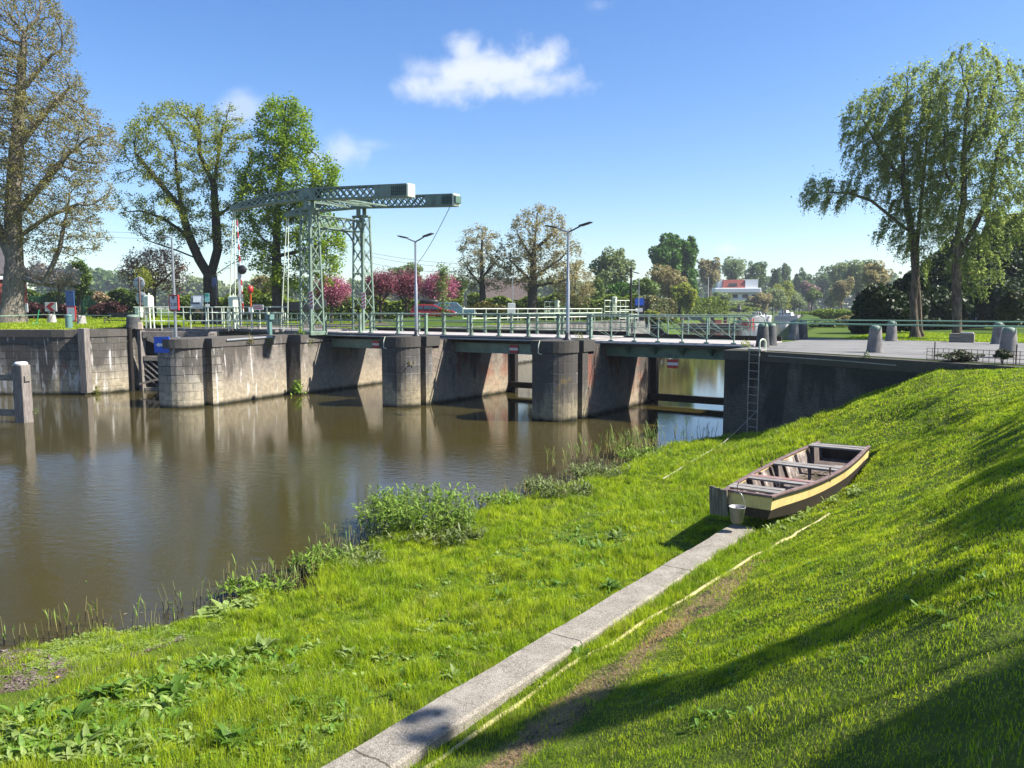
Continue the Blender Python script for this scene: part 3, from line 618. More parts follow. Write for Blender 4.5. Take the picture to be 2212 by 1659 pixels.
# balance beams
def beam_z(u):
    """top and bottom of the balance beam along its length"""
    zb=np.interp(u,[-43,-39,-35.8,-27.8],[11.28,11.42,11.38,10.92]);dp=np.interp(u,[-43,-41.5,-39,-36.5,-35.8,-27.8],[.26,.42,.58,.66,.68,.70]);return zb,zb+dp
for v in TV:
    ue=-27.95 if v<33 else -28.25;uu=np.linspace(-43,ue,39);top=MB();
    for vv in (v-.22,v+.22):
        for a,c in zip(uu,uu[1:]):
            for k in (0,1):
                za=beam_z(a)[k];zc=beam_z(c)[k];sgn=.045 if k==0 else -.045
                top.bar(W(a,vv,za+sgn),W(c,vv,zc+sgn),.03,.09)
    for k in (0,1):
        for a,c in zip(uu,uu[1:]):
            if k==0 or True: top.bar(W(a,v,beam_z(a)[k]),W(c,v,beam_z(c)[k]),.52,.025)
    top.build('beam_flanges',M_GREEN,D)
    for vv in (v-.22,v+.22):
        b=MB()
        n1=10;ua=np.linspace(-42.2,-36.4,n1+1)
        n2=9;ub_=np.linspace(-35.0,-30.3,n2+1)
        for seg in (ua,ub_):
            b=MB()
            for a,c in zip(seg,seg[1:]):
                z0,z1=beam_z(a);y0,y1=beam_z(c);up=(-BY,BX,0)
                b.bar(W(a,vv,z0+.1),W(c,vv,y1-.1),.085,.02,up=up);b.bar(W(a,vv+.012,z1-.1),W(c,vv+.012,y0+.1),.085,.02,up=up)
                b.box(W((a+c)/2,vv,(z0+z1+y0+y1)/4),(.13,.03,.13),PHI,rot=Matrix.Rotation(PHI,3,'Z')@Matrix.Rotation(R(45),3,'Y'))
            b.build('beam_lattice',M_GREEN,D)
        for (a,c) in ((-43.0,-42.2),(-36.5,-35.0),(-30.3,ue)):
            b=MB()
            z0,z1=beam_z(a);y0,y1=beam_z(c);b.add([W(a,vv-.01,z0+.01),W(c,vv-.01,y0+.01),W(c,vv-.01,y1-.01),W(a,vv-.01,z1-.01),W(a,vv+.015,z0+.01),W(c,vv+.015,y0+.01),W(c,vv+.015,y1-.01),W(a,vv+.015,z1-.01)],[(0,1,2,3),(7,6,5,4),(0,4,5,1),(3,2,6,7)])
            b.build('web_plate',M_GREEN,D)
    z0,z1=beam_z(ue)
    b=MB();b.box(W(ue+.08,v,(z0+z1)/2),(.16,.6,.72),PHI);o=b.build('end_plate',M_PALEG,D,bevel=.06,seg=3)
    b=MB();b.box(W(-28.5,v,(z0+z1)/2+.02),(1.05,.53,.42),PHI)
    o=b.build('counterweight',M_GREEND,D,bevel=.02)
    b=MB()
    for k in range(8):
        u=-29+k*.145;zc=sum(beam_z(u))/2+.02;b.bar(W(u,v-.275,zc-.22),W(u,v-.275,zc+.22),.022,.02,up=(BX,BY,0))
    for k in range(4): b.bar(W(-29.02,v-.275,sum(beam_z(-29.0))/2-.19+k*.14),W(-27.95,v-.275,sum(beam_z(-27.95))/2-.19+k*.14),.02,.022)
    b.build('weight_grid',M_DARKM,D)
b=MB()
for u in (-36.6,-34.6,-33.2):
    z=beam_z(u)[0]+.05;b.bar(W(u,TV[0],z),W(u,TV[1],z),.14,.08)
for (a,c) in ((-36.6,-34.6),(-34.6,-33.2)):
    b.bar(W(a,TV[0],beam_z(a)[0]+.04),W(c,TV[1],beam_z(c)[0]+.04),.09,.04);b.bar(W(a,TV[1],beam_z(a)[0]),W(c,TV[0],beam_z(c)[0]),.09,.04)
b.build('cross_bracing',M_GREEN,D)
# lock leaf and hanger rods
b=MB();b.bar(W(-45.4,33.9,DZ-.02),W(-36.5,33.9,DZ-.02),4.1,.16);b.build('leaf_deck',M_PLANK,D)
b=MB()
for vv in (31.9,35.9):b.bar(W(-45.4,vv,DZ-.26),W(-36.5,vv,DZ-.26),.18,.32)
b.build('leaf_girder',M_GREEN,D)
for vv in (31.85,35.95):
    b=MB()
    for k in range(9): b.bar(W(-45.2+k*1.06,vv,DZ),W(-45.2+k*1.06,vv,DZ+1.08),.05,.05)
    for h in (1.06,.7,.36): b.tube([W(-45.3,vv,DZ+h),W(-36.6,vv,DZ+h)],.028,6)
    b.build('leaf_railing',M_GREEN,D)
for v in TV:
    for du in (-.15,.55):
        zb=beam_z(-42.9)[0];b=MB();b.tube([W(-42.9+du*.25,v,zb),W(-43.7+du,v,DZ+.1)],.032,6);b.build('hanger_rod',M_PALEG,D)
for v in TV:  # hazard plates on the towers
    b=MB();p=W(-35.25,v-.52,Q+2.05);
    t2=thing('hazard_plate','red and white slanted stripe plate on the '+('nearer' if v<33 else 'farther')+' lattice tower','sign',p,PHI,'hazard plates on the drawbridge')
    b.box((0,0,0),(.34,.025,1.05));b.build('plate',M_WHITE,t2,bevel=.01)
    b=MB()
    for k in range(5):
        z=-.42+k*.21;b.add([(-.165,-.0145,z-.11),(.165,-.0145,z+.03),(.165,-.0145,z+.125),(-.165,-.0145,z-.015),],[(0,1,2,3)])
    b.build('stripe',M_RED,t2)
b=MB();p=W(-28.6,TV[1],beam_z(-28.6)[0]);q=at(880,592,70);L=[p.lerp(q,k/14)-Vector((0,0,.5*math.sin(math.pi*k/14))) for k in range(15)]
b.tube(L,.02,5);o=b.build('pull_chain',M_DARKM);tag(o,'thin dark chain sloping down from the farther balance beam tail','chain')
# ------------------------------------------------------------------ lock gate
G=thing('lock_gate','weathered timber lock gate with diagonal planks and dark open frame','lock gate',(0,0,0))
ga,gb_=(-45.2,26.35),(-41.6,29.3)
def gp(s,z,o=0.):
    d=Vector((gb_[0]-ga[0],gb_[1]-ga[1])).normalized();L=math.hypot(gb_[0]-ga[0],gb_[1]-ga[1])
    return W(ga[0]+d.x*s*L+d.y*o,ga[1]+d.y*s*L-d.x*o,z)
for s,w,nm in ((.03,.34,'heel_post'),(.97,.34,'mitre_post')):
    b=MB();b.bar(gp(s,-.6),gp(s,QL-.1),w,.36,up=(BX,BY,0));b.build(nm,M_OLDWOOD_Z,G,bevel=.02)
for z,h in ((3.42,.42),(1.98,.3),(.05,.3)):
    b=MB();b.bar(gp(0.06,z,.03),gp(.94,z,.03),.34,h);b.build('crossbar',M_OLDWOOD_X,G,bevel=.02)
b=MB();b.bar(gp(.12,3.2,.12),gp(.62,2.1,.12),.16,.24);b.build('brace',M_OLDWOOD_X,G,bevel=.02)
b=MB();b.bar(gp(.06,1.0,-.12),gp(.94,1.0,-.12),.08,1.9);b.bar(gp(.06,2.7,-.2),gp(.94,2.7,-.2),.06,1.4);b.build('backing',M_DARKWOOD,G)
b=MB()
for k in range(13):
    s0=-.14+k*.09
    pa=(max(.07,s0),1.85 if s0>=.07 else 1.85-(.07-s0)*4.2);pb=(min(.93,s0+.40),.1 if s0+.4<=.93 else .1+(s0+.4-.93)*4.2)
    if pb[0]-pa[0]<.05: continue
    b.bar(gp(pa[0],pa[1],.06),gp(pb[0],pb[1],.06),.06,.19,up=gp(0,0,1)-gp(0,0,0))
b.build('planking',wood('grey_gate_planks',(.36,.33,.29),(.10,.09,.08),axis=2),G)
b=MB();b.bar(gp(.02,.45,.5),gp(.5,1.0,.4),.1,.12);b.build('loose_timber',M_OLDWOOD_X,G)
G2=thing('lock_gate','second timber lock gate leaf half hidden behind the rounded lock pier','lock gate',(0,0,0))
b=MB();b.bar(W(-37.75,26.35,1.4),W(-41.4,29.2,1.4),.3,4.0);b.build('planking',M_DARKWOOD,G2)
b=MB();b.bar(W(-37.75,26.2,3.45),W(-41.4,29.05,3.45),.34,.4);b.build('crossbar',M_OLDWOOD_X,G2)
# gate walkways with pale green railings and winches
def walkway(name,label,a,c,z0,h,nposts,wid,rail_gap):
    t=thing(name,label,'railing',(0,0,0));a=Vector(a);c=Vector(c);d=(c-a).normalized();nn=Vector((-d.y,d.x))
    b=MB();m=(a+c)/2;b.bar(W(a.x+nn.x*wid/2,a.y+nn.y*wid/2,z0-.08),W(c.x+nn.x*wid/2,c.y+nn.y*wid/2,z0-.08),wid,.16);b.build('walkway',M_OLDWOOD_X,t)
    for s,o in (('front',0),('rear',wid)):
        b=MB();q=[a.lerp(c,k/(nposts-1))+nn*o for k in range(nposts)]
        for p in q: b.bar(W(p.x,p.y,z0-.1),W(p.x,p.y,z0+h),.05,.05)
        b.tube([W(q[0].x-d.x*.3,q[0].y-d.y*.3,z0+h),W(q[-1].x+d.x*.4,q[-1].y+d.y*.4,z0+h)],.03,6)
        p0=q[0]-d*.22;p1=q[-1]+d*.22
        b.tube([W(p0.x,p0.y,z0+h*.36),W(p0.x,p0.y,z0+h*.75),W(p1.x,p1.y,z0+h*.75),W(p1.x,p1.y,z0+h*.36),W(p0.x,p0.y,z0+h*.36)],.024,6)
        b.build('guard_rail',M_PALEG,t)
    return t
walkway('gate_railing','pale green double railing over the timber lock gate behind the height sign',(-45.7,26.7),(-41.3,29.9),QL-.02,1.34,5,1.15,1)
walkway('gate_railing','pale green double railing beside the green pillar, left of the drawbridge towers',UVc(*at(450,690,51)[:2]),UVc(*at(577,690,46.2)[:2]),Q+.3,1.36,5,1.1,1)
def winch(px,Y,z0,label,h=1.9):
    p=at(px,690,Y);t=thing('gate_winch',label,'winch',(p.x,p.y,z0),PHI,'winches of the lock')
    b=MB();b.box((0,0,h-.32),(.5,.42,.62));b.tube([(-.25,0,h-.02),(.25,0,h-.02)],.2,12);b.build('gear_case',M_PALEG,t,bevel=.06,seg=3)
    b=MB();b.bar((-.24,-.1,0),(-.2,-.1,h-.6),.07,.07);b.bar((.24,-.1,0),(.2,-.1,h-.6),.07,.07);b.bar((-.24,.15,0),(-.2,.15,h-.6),.07,.07);b.bar((.24,.15,0),(.2,.15,h-.6),.07,.07);b.build('stand',M_PALEG,t)
    b=MB();b.bar((0,.02,-.2),(0,.02,h+.3),.06,.05);b.build('rack_bar',M_PALEG,t)
    return t
winch(505,49,Q+.3,'pale green winch on the railed walkway nearest the drawbridge');winch(323,48.5,QL,'pale green winch behind the round sign backs at the lock gate')
p=at(583,713,45);t=thing('control_pillar','blue green square post with a box head beside the railing end','control pillar',(p.x,p.y,Q),PHI)
b=MB();b.bar((0,0,0),(0,0,.95),.2,.2,up=(1,0,0));b.build('post',simple('bluegreen_paint',(.13,.25,.22),.45,0,.1),t,bevel=.02);b=MB();b.box((0,0,1.07),(.46,.34,.3));b.build('box_head',MC['bluegreen_paint'],t,bevel=.02)
# ------------------------------------------------------------------ street lamps
def twin_lamp(px,v,label,h=4.9):
    u=u_at(px,v);t=thing('street_lamp',label,'street lamp',W(u,v,QP-.01),PHI-.05,'twin headed lamps on the bridge piers')
    b=MB();b.tube([(0,0,0),(0,0,h*.55),(0,0,h*.56),(0,0,h)],[.085,.085,.06,.055],12);b.build('pole',M_STEEL,t)
    b=MB();b.lathe([(.24,0),(.24,.03),(.13,.12),(.10,.34),(.0,.34)],12);b.build('base',M_DARKM,t)
    for s in (-1,1):
        b=MB();b.tube([(0,0,h-.03),(s*.25,0,h+.05),(s*.62,0,h+.19)],.036,8);b.build('arm',M_DARKM if s>0 else M_STEEL,t)
        b=MB();a=Matrix.Rotation(-s*.2,3,'Y');b.box((s*.9,0,h+.27),(.62,.24,.06),rot=a);b.box((s*.86,0,h+.235),(.4,.2,.04),rot=a);b.build('lamp_head',M_DARKM,t,bevel=.02)
twin_lamp(900,30.6,'twin headed street lamp on the first round pier, in front of pink trees');twin_lamp(1226,30.6,'twin headed street lamp on the dark pier right of the bare trees')
def mast(px,Y,z0,h,label,side=-1,arm=.7,r=.06):
    p=at(px,690,Y);t=thing('street_lamp',label,'street lamp',(p.x,p.y,z0),0)
    b=MB();b.tube([(0,0,0),(0,0,h*.5),(0,0,h)],[r,r*.8,r*.65],10);b.build('pole',M_STEEL,t)
    b=MB();b.box((side*arm*.6,0,h+.02),(arm,.2,.06));b.box((side*arm*.8,0,h-.02),(arm*.5,.18,.05));b.build('lamp_head',M_STEEL,t,bevel=.02);return t
p=W(u_at(381,23.8),23.8,Q+.03);t=thing('street_lamp','single headed grey street lamp on the rounded lock pier behind the height sign','street lamp',p,0)
b=MB();b.tube([(0,0,0),(0,0,2.6),(0,0,5.2)],[.075,.07,.05],10);b.build('pole',M_STEEL,t)
b=MB();b.tube([(0,0,5.17),(-.2,.05,5.24)],.03,6);b.box((-.45,.08,5.24),(.6,.2,.07));b.build('lamp_head',M_STEEL,t,bevel=.02)
b=MB();b.box((0,0,.02),(.3,.3,.05));b.box((-.14,-.05,.25),(.06,.06,.5));b.build('base',M_STEEL,t)
LP=p
# ------------------------------------------------------------------ signs
def roundrect(w,h,r,n=5):
    out=[]
    for cx,cy,a0 in ((w/2-r,h/2-r,0),(-w/2+r,h/2-r,90),(-w/2+r,-h/2+r,180),(w/2-r,-h/2+r,270)):
        for k in range(n+1):
            a=R(a0+90*k/n);out.append((cx+r*math.cos(a),cy+r*math.sin(a)))
    return out
def plate(name,w,h,r,y0,y1,mat,parent,z=0.,x=0.):
    o=roundrect(w,h,r);b=MB();n=len(o);vs=[(x+p[0],y0,z+p[1]) for p in o]+[(x+p[0],y1,z+p[1]) for p in o]
    fs=[tuple(range(n)),tuple(reversed(range(n,2*n)))]+[((i+1)%n,i,i+n,(i+1)%n+n) for i in range(n)]
    b.add(vs,fs);return b.build(name,mat,parent)
RX=(R(90),0,0)
# 2.30 headroom sign
k=24.0;t=thing('headroom_sign','red bordered height limit sign reading 2.30 clamped on the grey lamp pole','sign',LP+Vector((-.0,-.12,1.83)),-.28)
plate('panel',.58,.82,.05,0,.1,M_RED,t);plate('face',.44,.68,.03,-.008,0,M_WHITE,t)
b=MB();b.add([(-.11,-.012,.33),(.11,-.012,.33),(0,-.012,.14)],[(0,2,1)]);b.build('arrow_mark',M_BLACK,t)
text_mesh('2.30',.24,M_BLACK,t,(0,-.012,-.1),RX,'numerals',sx=.9)
# blue arrow sign on the pier nose
u=u_at(349,22.6);p=at(349,745,38.6);t=thing('direction_sign','square blue sign with a white arrow pointing left on the lock pier nose','sign',p,-.12)
plate('panel',.8,.8,.04,0,.08,M_BLUE,t)
b=MB();y=-.004;b.add([(-.3,y,0),(-.13,y,.12),(-.13,y,.065),(.27,y,.065),(.27,y,-.065),(-.13,y,-.065),(-.13,y,-.12)],[(6,5,4,3,2,1,0)]);b.build('arrow_mark',M_WHITE,t)
b=MB();b.bar((.2,.08,.1),(.75,.55,.1),.05,.05);b.bar((.2,.08,-.2),(.75,.55,-.2),.05,.05);b.build('bracket',M_STEEL,t)
# left bank notice pair
p=at(154,700,49);t=thing('notice_sign','pair of blue notice above red bordered white notice on one steel post','sign',(p.x,p.y,QL+.05),-.12)
b=MB();b.bar((0,.06,-.1),(0,.06,2.2),.08,.08,up=(1,0,0));b.build('post',M_STEEL,t)
plate('blue_panel',.58,.98,.05,-.02,.03,simple('faded_blue_panel',(.05,.12,.30),.45,0,.12),t,1.82)
b=MB()
for zz in (2.05,1.9,1.78,1.66):b.box((0,-.024,zz),(.36,.004,.022))
b.build('lettering',simple('pale_blue_letters',(.22,.32,.5),.5),t)
plate('red_panel',.64,.98,.04,-.03,.03,M_RED,t,.84,.03);plate('white_face',.5,.82,.02,-.036,-.03,M_WHITE,t,.84,.03)
b=MB();b.lathe([(.0,0),(.07,0),(.07,.004),(0,.004)],18,sy=1.5);o=b.build('symbol',simple('grey_mark',(.2,.2,.22),.5),t);o.location=(.03,-.04,.84);o.rotation_euler=(R(90),0,0)
# chevrons
def chevron(px,py,Y,label,w=1.0):
    p=at(px,py,Y);t=thing('chevron_sign',label,'sign',p,-.1,'chevron boards by the lock road')
    b=MB();b.box((0,0,0),(w,.05,.72));b.build('board',M_WHITE,t,bevel=.01)
    b=MB();y=-.03;b.add([(-w*.42,y,0),(-w*.02,y,.34),(w*.40,y,.34),(0,y,0),(w*.40,y,-.34),(-w*.02,y,-.34)],[(0,3,2,1),(0,5,4,3)]);b.build('arrow_mark',M_RED,t)
    b=MB();b.bar((-.2,.06,-1.15),(-.2,.06,.3),.06,.06);b.bar((.2,.06,-1.15),(.2,.06,.3),.06,.06);b.build('legs',M_STEEL,t)
chevron(110,663,62,'red and white chevron board standing behind the short concrete bollard');chevron(48,665,63,'red and white chevron board half hidden by the big trunk')
# round sign backs
p=at(304,690,56);t=thing('traffic_signs','back of two round traffic signs stacked on one brown post','sign',(p.x,p.y,QL),-.25)
b=MB();b.bar((0,0,0),(0,0,3.5),.1,.09,up=(1,0,0));b.build('post',simple('brown_post_paint',(.16,.11,.10),.6),t)
for z,x in ((3.05,-.08),(1.95,.06)):
    b=MB();b.lathe([(0,-.02),(.46,-.02),(.48,0),(.46,.012),(0,.012)],28);o=b.build('disc_back',simple('grey_sign_back',(.55,.57,.6),.5,0,.08),t);o.location=(x,.09,z);o.rotation_euler=(R(90),0,0)
    b=MB()
    for dz in (-.2,.2): b.bar((x-.36,.07,z+dz),(x+.36,.07,z+dz),.03,.03)
    b.build('clamp_rail',M_DARKM,t)
b=MB();b.box((-.02,-.1,.95),(.5,.3,.7));b.build('cabinet',M_PALEG,t,bevel=.02)
# info board + small signs
p=at(427,690,62);t=thing('info_board','grey slanted information board on two dark legs before the tree','notice board',(p.x,p.y,QL),.1)
b=MB();b.box((0,0,1.75),(.95,.07,1.1),rot=Matrix.Rotation(-.25,3,'X'));b.build('panel',simple('grey_blue_panel',(.16,.2,.26),.5),t,bevel=.01)
b=MB();b.box((.03,-.05,1.98),(.62,.03,.5),rot=Matrix.Rotation(-.25,3,'X'));b.build('map_sheet',simple('pale_map_sheet',(.45,.5,.56),.5,0,.3,9),t)
b=MB()
for x in (-.3,.3):b.bar((x,.08,0),(x,.08,1.5),.09,.09)
b.build('leg',M_DARKM,t)
p=at(449,690,58);t=thing('route_sign','small green and pale blue route sign on a thin post','sign',(p.x,p.y,QL),.0)
b=MB();b.bar((0,.03,0),(0,.03,2.4),.05,.05);b.build('post',M_STEEL,t);plate('panel',.34,.66,.05,-.02,.02,simple('pale_teal_panel',(.25,.55,.55),.5),t,2.05);plate('header',.28,.2,.02,-.026,-.02,simple('teal_mark',(.03,.3,.22),.5),t,2.24);plate('number_plate',.3,.24,.02,-.02,.02,M_WHITE,t,1.45)
p=at(558,690,53);t=thing('name_board','small white board with two red lines of lettering above the railing','sign',(p.x,p.y,Q+.2),-.15)
plate('panel',.78,.36,.06,0,.04,M_WHITE,t,1.45)
b=MB();b.box((0,-.004,1.53),(.6,.006,.07));b.box((.0,-.004,1.39),(.66,.006,.07));b.build('lettering',M_RED,t);b=MB();b.bar((.1,.03,0),(.1,.03,1.3),.05,.05);b.build('post',M_PALEG,t)
p=at(521,690,56);t=thing('small_sign','small blank cream sign on a thin pale post by the winch','sign',(p.x,p.y,Q+.2),0);plate('panel',.36,.2,.02,0,.03,simple('cream_paint',(.6,.58,.5),.5),t,2.3);b=MB();b.bar((0,.03,0),(0,.03,2.2),.05,.05);b.build('post',M_PALEG,t)
# barrier boom raised, signal lights
p=at(527,690,60);t=thing('barrier_boom','raised red and white barrier boom with white counterweight beside the tree','barrier',(p.x,p.y,Q+.2),0)
b=MB();q0=Vector((-.02,0,.9));q1=Vector((-.28,.0,8.1))
for k in range(16):
    b.tube([q0.lerp(q1,k/16),q0.lerp(q1,(k+1)/16)],.05,8,mi=k%2)
b.build('boom',[M_WHITE,M_RED],t)
b=MB();b.bar((-.22,.1,1.9),(-.28,.1,4.2),.3,.2);b.build('counterweight',M_WHITE,t,bevel=.02);b=MB();b.bar((-.3,.16,0),(-.34,.16,4.8),.16,.14);b.build('post',M_STEEL,t)
b=MB();b.lathe([(0,-.06),(.34,-.06),(.36,0),(.34,.06),(0,.06)],20);o=b.build('lamp_disc',M_BLACK,t);o.location=(.02,-.1,4.35);o.rotation_euler=(R(90),0,0)
p=at(543,690,60);t=thing('signal_post','orange signal post with a red lamp head and white box','signal',(p.x,p.y,Q+.2),0)
b=MB();b.bar((0,0,0),(0,0,2.6),.1,.1);b.build('post',simple('orange_paint',(.7,.14,.02),.45),t);b=MB();b.lathe([(0,-.3),(.18,-.25),(.22,0),(.2,.22),(0,.3)],12);o=b.build('lamp_head',M_RED,t);o.location=(0,0,2.85);b=MB();b.box((0,0,1.25),(.32,.25,.4));b.build('box',M_WHITE,t,bevel=.02)
p=at(468,690,66);t=thing('signal_post','dark narrow traffic light post beside the forked trunk','signal',(p.x,p.y,Q+.2),0)
b=MB();b.bar((0,0,0),(0,0,3.4),.1,.1);b.build('post',M_DARKM,t);b=MB();b.box((0,0,2.75),(.3,.2,.95));b.build('lamp_head',M_BLACK,t,bevel=.03);b=MB();b.box((-.1,0,3.6),(.38,.1,.8));b.build('blue_panel',simple('dark_blue_panel',(.03,.05,.14),.5),t,bevel=.02)
# ------------------------------------------------------------------ bollards and handrails on the right quay
def mkbollard(mat,name='bollard',label='',loc=(0,0,0),h=.98,r0=.27,r1=.205,cap=True,group='stone bollards of the quay'):
    t=thing(name,label,'bollard',loc,0,group)
    b=MB();b.lathe([(r0+.02,0),(r0+.015,.05),(r0,.08),((r0+r1)/2,h*.45),(r1,h*.84)],20);b.build('shaft',mat,t)
    b=MB();b.lathe([(r1,h*.84),(r1*.98,h*.89),(r1*.85,h*.945),(r1*.55,h*.985),(0,h)],20);b.build('domed_cap',simple('mossy_green_cap',(.16,.23,.17),.6,0,.2,8) if cap else mat,t)
    return t
M_BOL=simple('weathered_bollard_stone',(.23,.215,.20),.9,0,.3,3,.5,dirt=(.035,.035,.035),dirtamt=.9)
M_BOLD=simple('black_bollard_stone',(.09,.09,.088),.9,0,.3,3,.5,dirt=(.02,.02,.02),dirtamt=.8)
BN=[(1647,749),(1889,761),(2177,772)]
pn=[gz(1647,749,Q),gz(1889,761,Q),gz(2177,772,Q)];pf=[gz(1664,746,Q),gz(1714,733.5,Q),gz(1733,732,Q),gz(1925,736.5,Q),gz(2155,743,Q)]
B0=mkbollard(M_BOL,'bollard','grey stone bollard on the near quay edge, midway between ladder and mesh fence',pn[1])
dup(B0,pn[2],1,'near stone bollard with a mossy green cap behind the lavender at the mesh fence')
dup(B0,pf[1],2,'pale stone bollard by the river rail, in front of its darker twin')
dup(B0,pf[3],.5,'stone bollard on the far side of the quay road before the willows')
dup(B0,pf[4],3,'large stone bollard on the far roadside beside the pale box')
B1=mkbollard(M_BOLD,'bollard','black stone bollard with green cap directly above the ladder',pn[0])
dup(B1,pf[2],1.2,'dark stone bollard half hidden behind the pale one at the river');dup(B1,pf[0],2.2,'dark stone bollard just behind the ladder head bollard')
M_RAILG=simple('green_pipe_paint',(.22,.40,.28),.4,0,.12,4,.05)
def handrail(label,pts,r=.028):
    b=MB();b.tube(pts,r,8);o=b.build('handrail',M_RAILG);tag(o,label,'handrail')
up=Vector((0,0,.985))
d=(pn[2]-pn[1]);handrail('green pipe handrail strung along the nearer row of bollards',[pn[0]+up+Vector((-1.0,.8,.05)),pn[0]+up,pn[1]+up,pn[2]+up,pn[2]+up+d*1.3])
d=(pf[4]-pf[3]);handrail('green pipe handrail strung along the farther row of bollards',[pf[1]+up,pf[3]+up,pf[4]+up,pf[4]+up+d*1.2])
# ladder
def ladder():
    s_=min(np.linspace(0,1,400),key=lambda s:abs(u_at(1637,28.85-1.43*s)-(-8.4+3.1*s)));pt_=W(-8.4+3.1*s_-.03,28.85-1.43*s_-.07);top=Vector((pt_.x,pt_.y,Q));t=thing('ladder','rusty steel ladder hanging down the black quay wall below the bollard','ladder',(top.x,top.y,0),PHI-.43)
    for s in (-1,1): b=MB();b.tube([(s*.235,-.10,-.3),(s*.235,-.10,Q+.05)],.022,6);b.build('stile',simple('rusty_steel',(.48,.42,.36),.7,.2,.25,8),t)
    for k in range(12):
        b=MB();b.tube([(-.235,-.1,Q-.15-k*.3),(.235,-.1,Q-.15-k*.3)],.014,6);b.build('rung',MC['rusty_steel'],t)
    b=MB();s=.235;b.tube([(s,-.1,Q),(s,-.1,Q+.3)]+[(s,-.1+.16*(1-math.cos(a)),Q+.3+.13*math.sin(a)) for a in [math.pi*k/8 for k in range(1,9)]]+[(s,.22,Q-.02)],.03,8)
    b.build('grab_hoop',M_PALEG,t)
    b=MB();b.box((0,.05,Q+.04),(.62,.32,.07));b.build('step_plate',M_CONC,t,bevel=.01);return t
LD=ladder()
# ------------------------------------------------------------------ kerb, hose
def bankpt(u,v,dz=0): p=W(u,v);p.z=float(H(u,v))+dz;return p
kl=[(-5.22,1.5),(-4.53,14.2)];kr=[(-4.69,1.5),(-4.05,14.2)]
b=MB();n=60;vv=np.linspace(1.5,14.2,n);L=np.interp(vv,[p[1] for p in kl],[p[0] for p in kl]);Rr=np.interp(vv,[p[1] for p in kr],[p[0] for p in kr])
jit=np.random.default_rng(5).normal(0,.004,(n,2))
vs=[];fs=[]
for k in range(n):
    e=.03;z=.93+.006*math.sin(k*.7);a,c=L[k]+jit[k,0],Rr[k]+jit[k,1]
    for (u,zz) in ((a-.03,.2),(a,z-e),(a+e,z),(c-e,z),(c,z-e),(c+.02,.2)): p=W(u,vv[k]);vs.append((p.x,p.y,zz))
for k in range(n-1):
    for j in range(5): i=k*6+j;fs.append((i,i+1,i+7,i+6))
b.add(vs,[tuple(reversed(f)) for f in fs]);b.add(vs[:6],[(0,1,2,3,4,5)]);b.add(vs[-6:],[(5,4,3,2,1,0)])
t=NT('gritty_kerb_concrete');p=t.pos();f=t.noise(p,75,3,.7);g=t.noise(p,2.2,5);h_=t.noise(p,26,4)
c=t.mix(t.ramp(f,.38,.62),(.17,.15,.12),(.34,.31,.26));c=t.mix(t.math('MULTIPLY',t.ramp(h_,.5,.66),.55),c,(.12,.105,.088));c=t.mix(t.math('MULTIPLY',t.ramp(g,.45,.68),.45),c,(.40,.365,.31));c=t.mix(t.math('MULTIPLY',t.ramp(t.noise(p,5,5),.58,.7),.55),c,(.13,.115,.09))
uvk=t.n('ShaderNodeSeparateXYZ');t.l(p,uvk.inputs[0]);al=t.math('ADD',t.math('MULTIPLY',uvk.outputs[0],.558),t.math('MULTIPLY',uvk.outputs[1],.83));jn=t.math('ABSOLUTE',t.math('SUBTRACT',t.math('FRACT',t.math('ADD',t.math('MULTIPLY',al,.31),t.math('MULTIPLY',t.noise(p,6,2),.02))),.5));c=t.mix(t.math('MULTIPLY',t.ramp(jn,.006,.002),.8),c,(.05,.045,.035));ms=t.ramp(t.noise(p,3.3,6,.7),.60,.70);c=t.mix(t.math('MULTIPLY',ms,.5),c,(.07,.075,.03));vo=t.n('ShaderNodeTexVoronoi',feature='DISTANCE_TO_EDGE');t.l(p,vo.inputs['Vector']);vo.inputs['Scale'].default_value=.9;c=t.mix(t.math('MULTIPLY',t.ramp(vo.outputs['Distance'],.008,.003),.22),c,(.08,.07,.055))
o=b.build('kerb_wall',t.done(t.bsdf(c,.95,0,f,.8,.02,.15)));tag(o,'long pale concrete kerb beam running through the grass towards the rowing boat','kerb')
def hose(name,uvs,r,mat,label,cat,dz=.03,sag=None):
    pts=[];
    for (u0,v0),(u1,v1) in zip(uvs,uvs[1:]):
        m=max(2,int(math.hypot(u1-u0,v1-v0)/.14))
        for k in range(m):
            s=k/m;pts.append(bankpt(u0+(u1-u0)*s+.008*math.sin(5*s+u0),v0+(v1-v0)*s,dz+.012*math.sin((v0+(v1-v0)*s)*4.3)))
    pts.append(bankpt(*uvs[-1],dz));b=MB();b.tube(pts,r,10);o=b.build(name,mat);tag(o,label,cat);return pts
def uvhit(px,py): p=hit(px,py);return UVc(p.x,p.y)
HOSEUV=[uvhit(*q) for q in ((880,1690),(1120,1524),(1222,1445),(1320,1392),(1420,1328),(1500,1283),(1650,1193),(1720,1152),(1792,1111))]
th=NT('yellow_hose_rubber');pp=th.pos();c=th.mix(th.ramp(th.noise(pp,3,4),.35,.65),(.31,.275,.10),(.42,.375,.16));c=th.mix(th.math('MULTIPLY',th.ramp(th.noise(pp,11,5),.52,.7),.6),c,(.30,.25,.10))
hose('hose',HOSEUV,.028,th.done(th.bsdf(c,.55)),'faded yellow hose lying along the bare dirt strip uphill of the kerb','hose',.004)
hose('cable',[uvhit(*q) for q in ((1520,1182),(1560,1165),(1600,1153),(1625,1148))],.014,M_DARKM,'thin dark cable lying over the kerb end by the bucket','cable',.03)
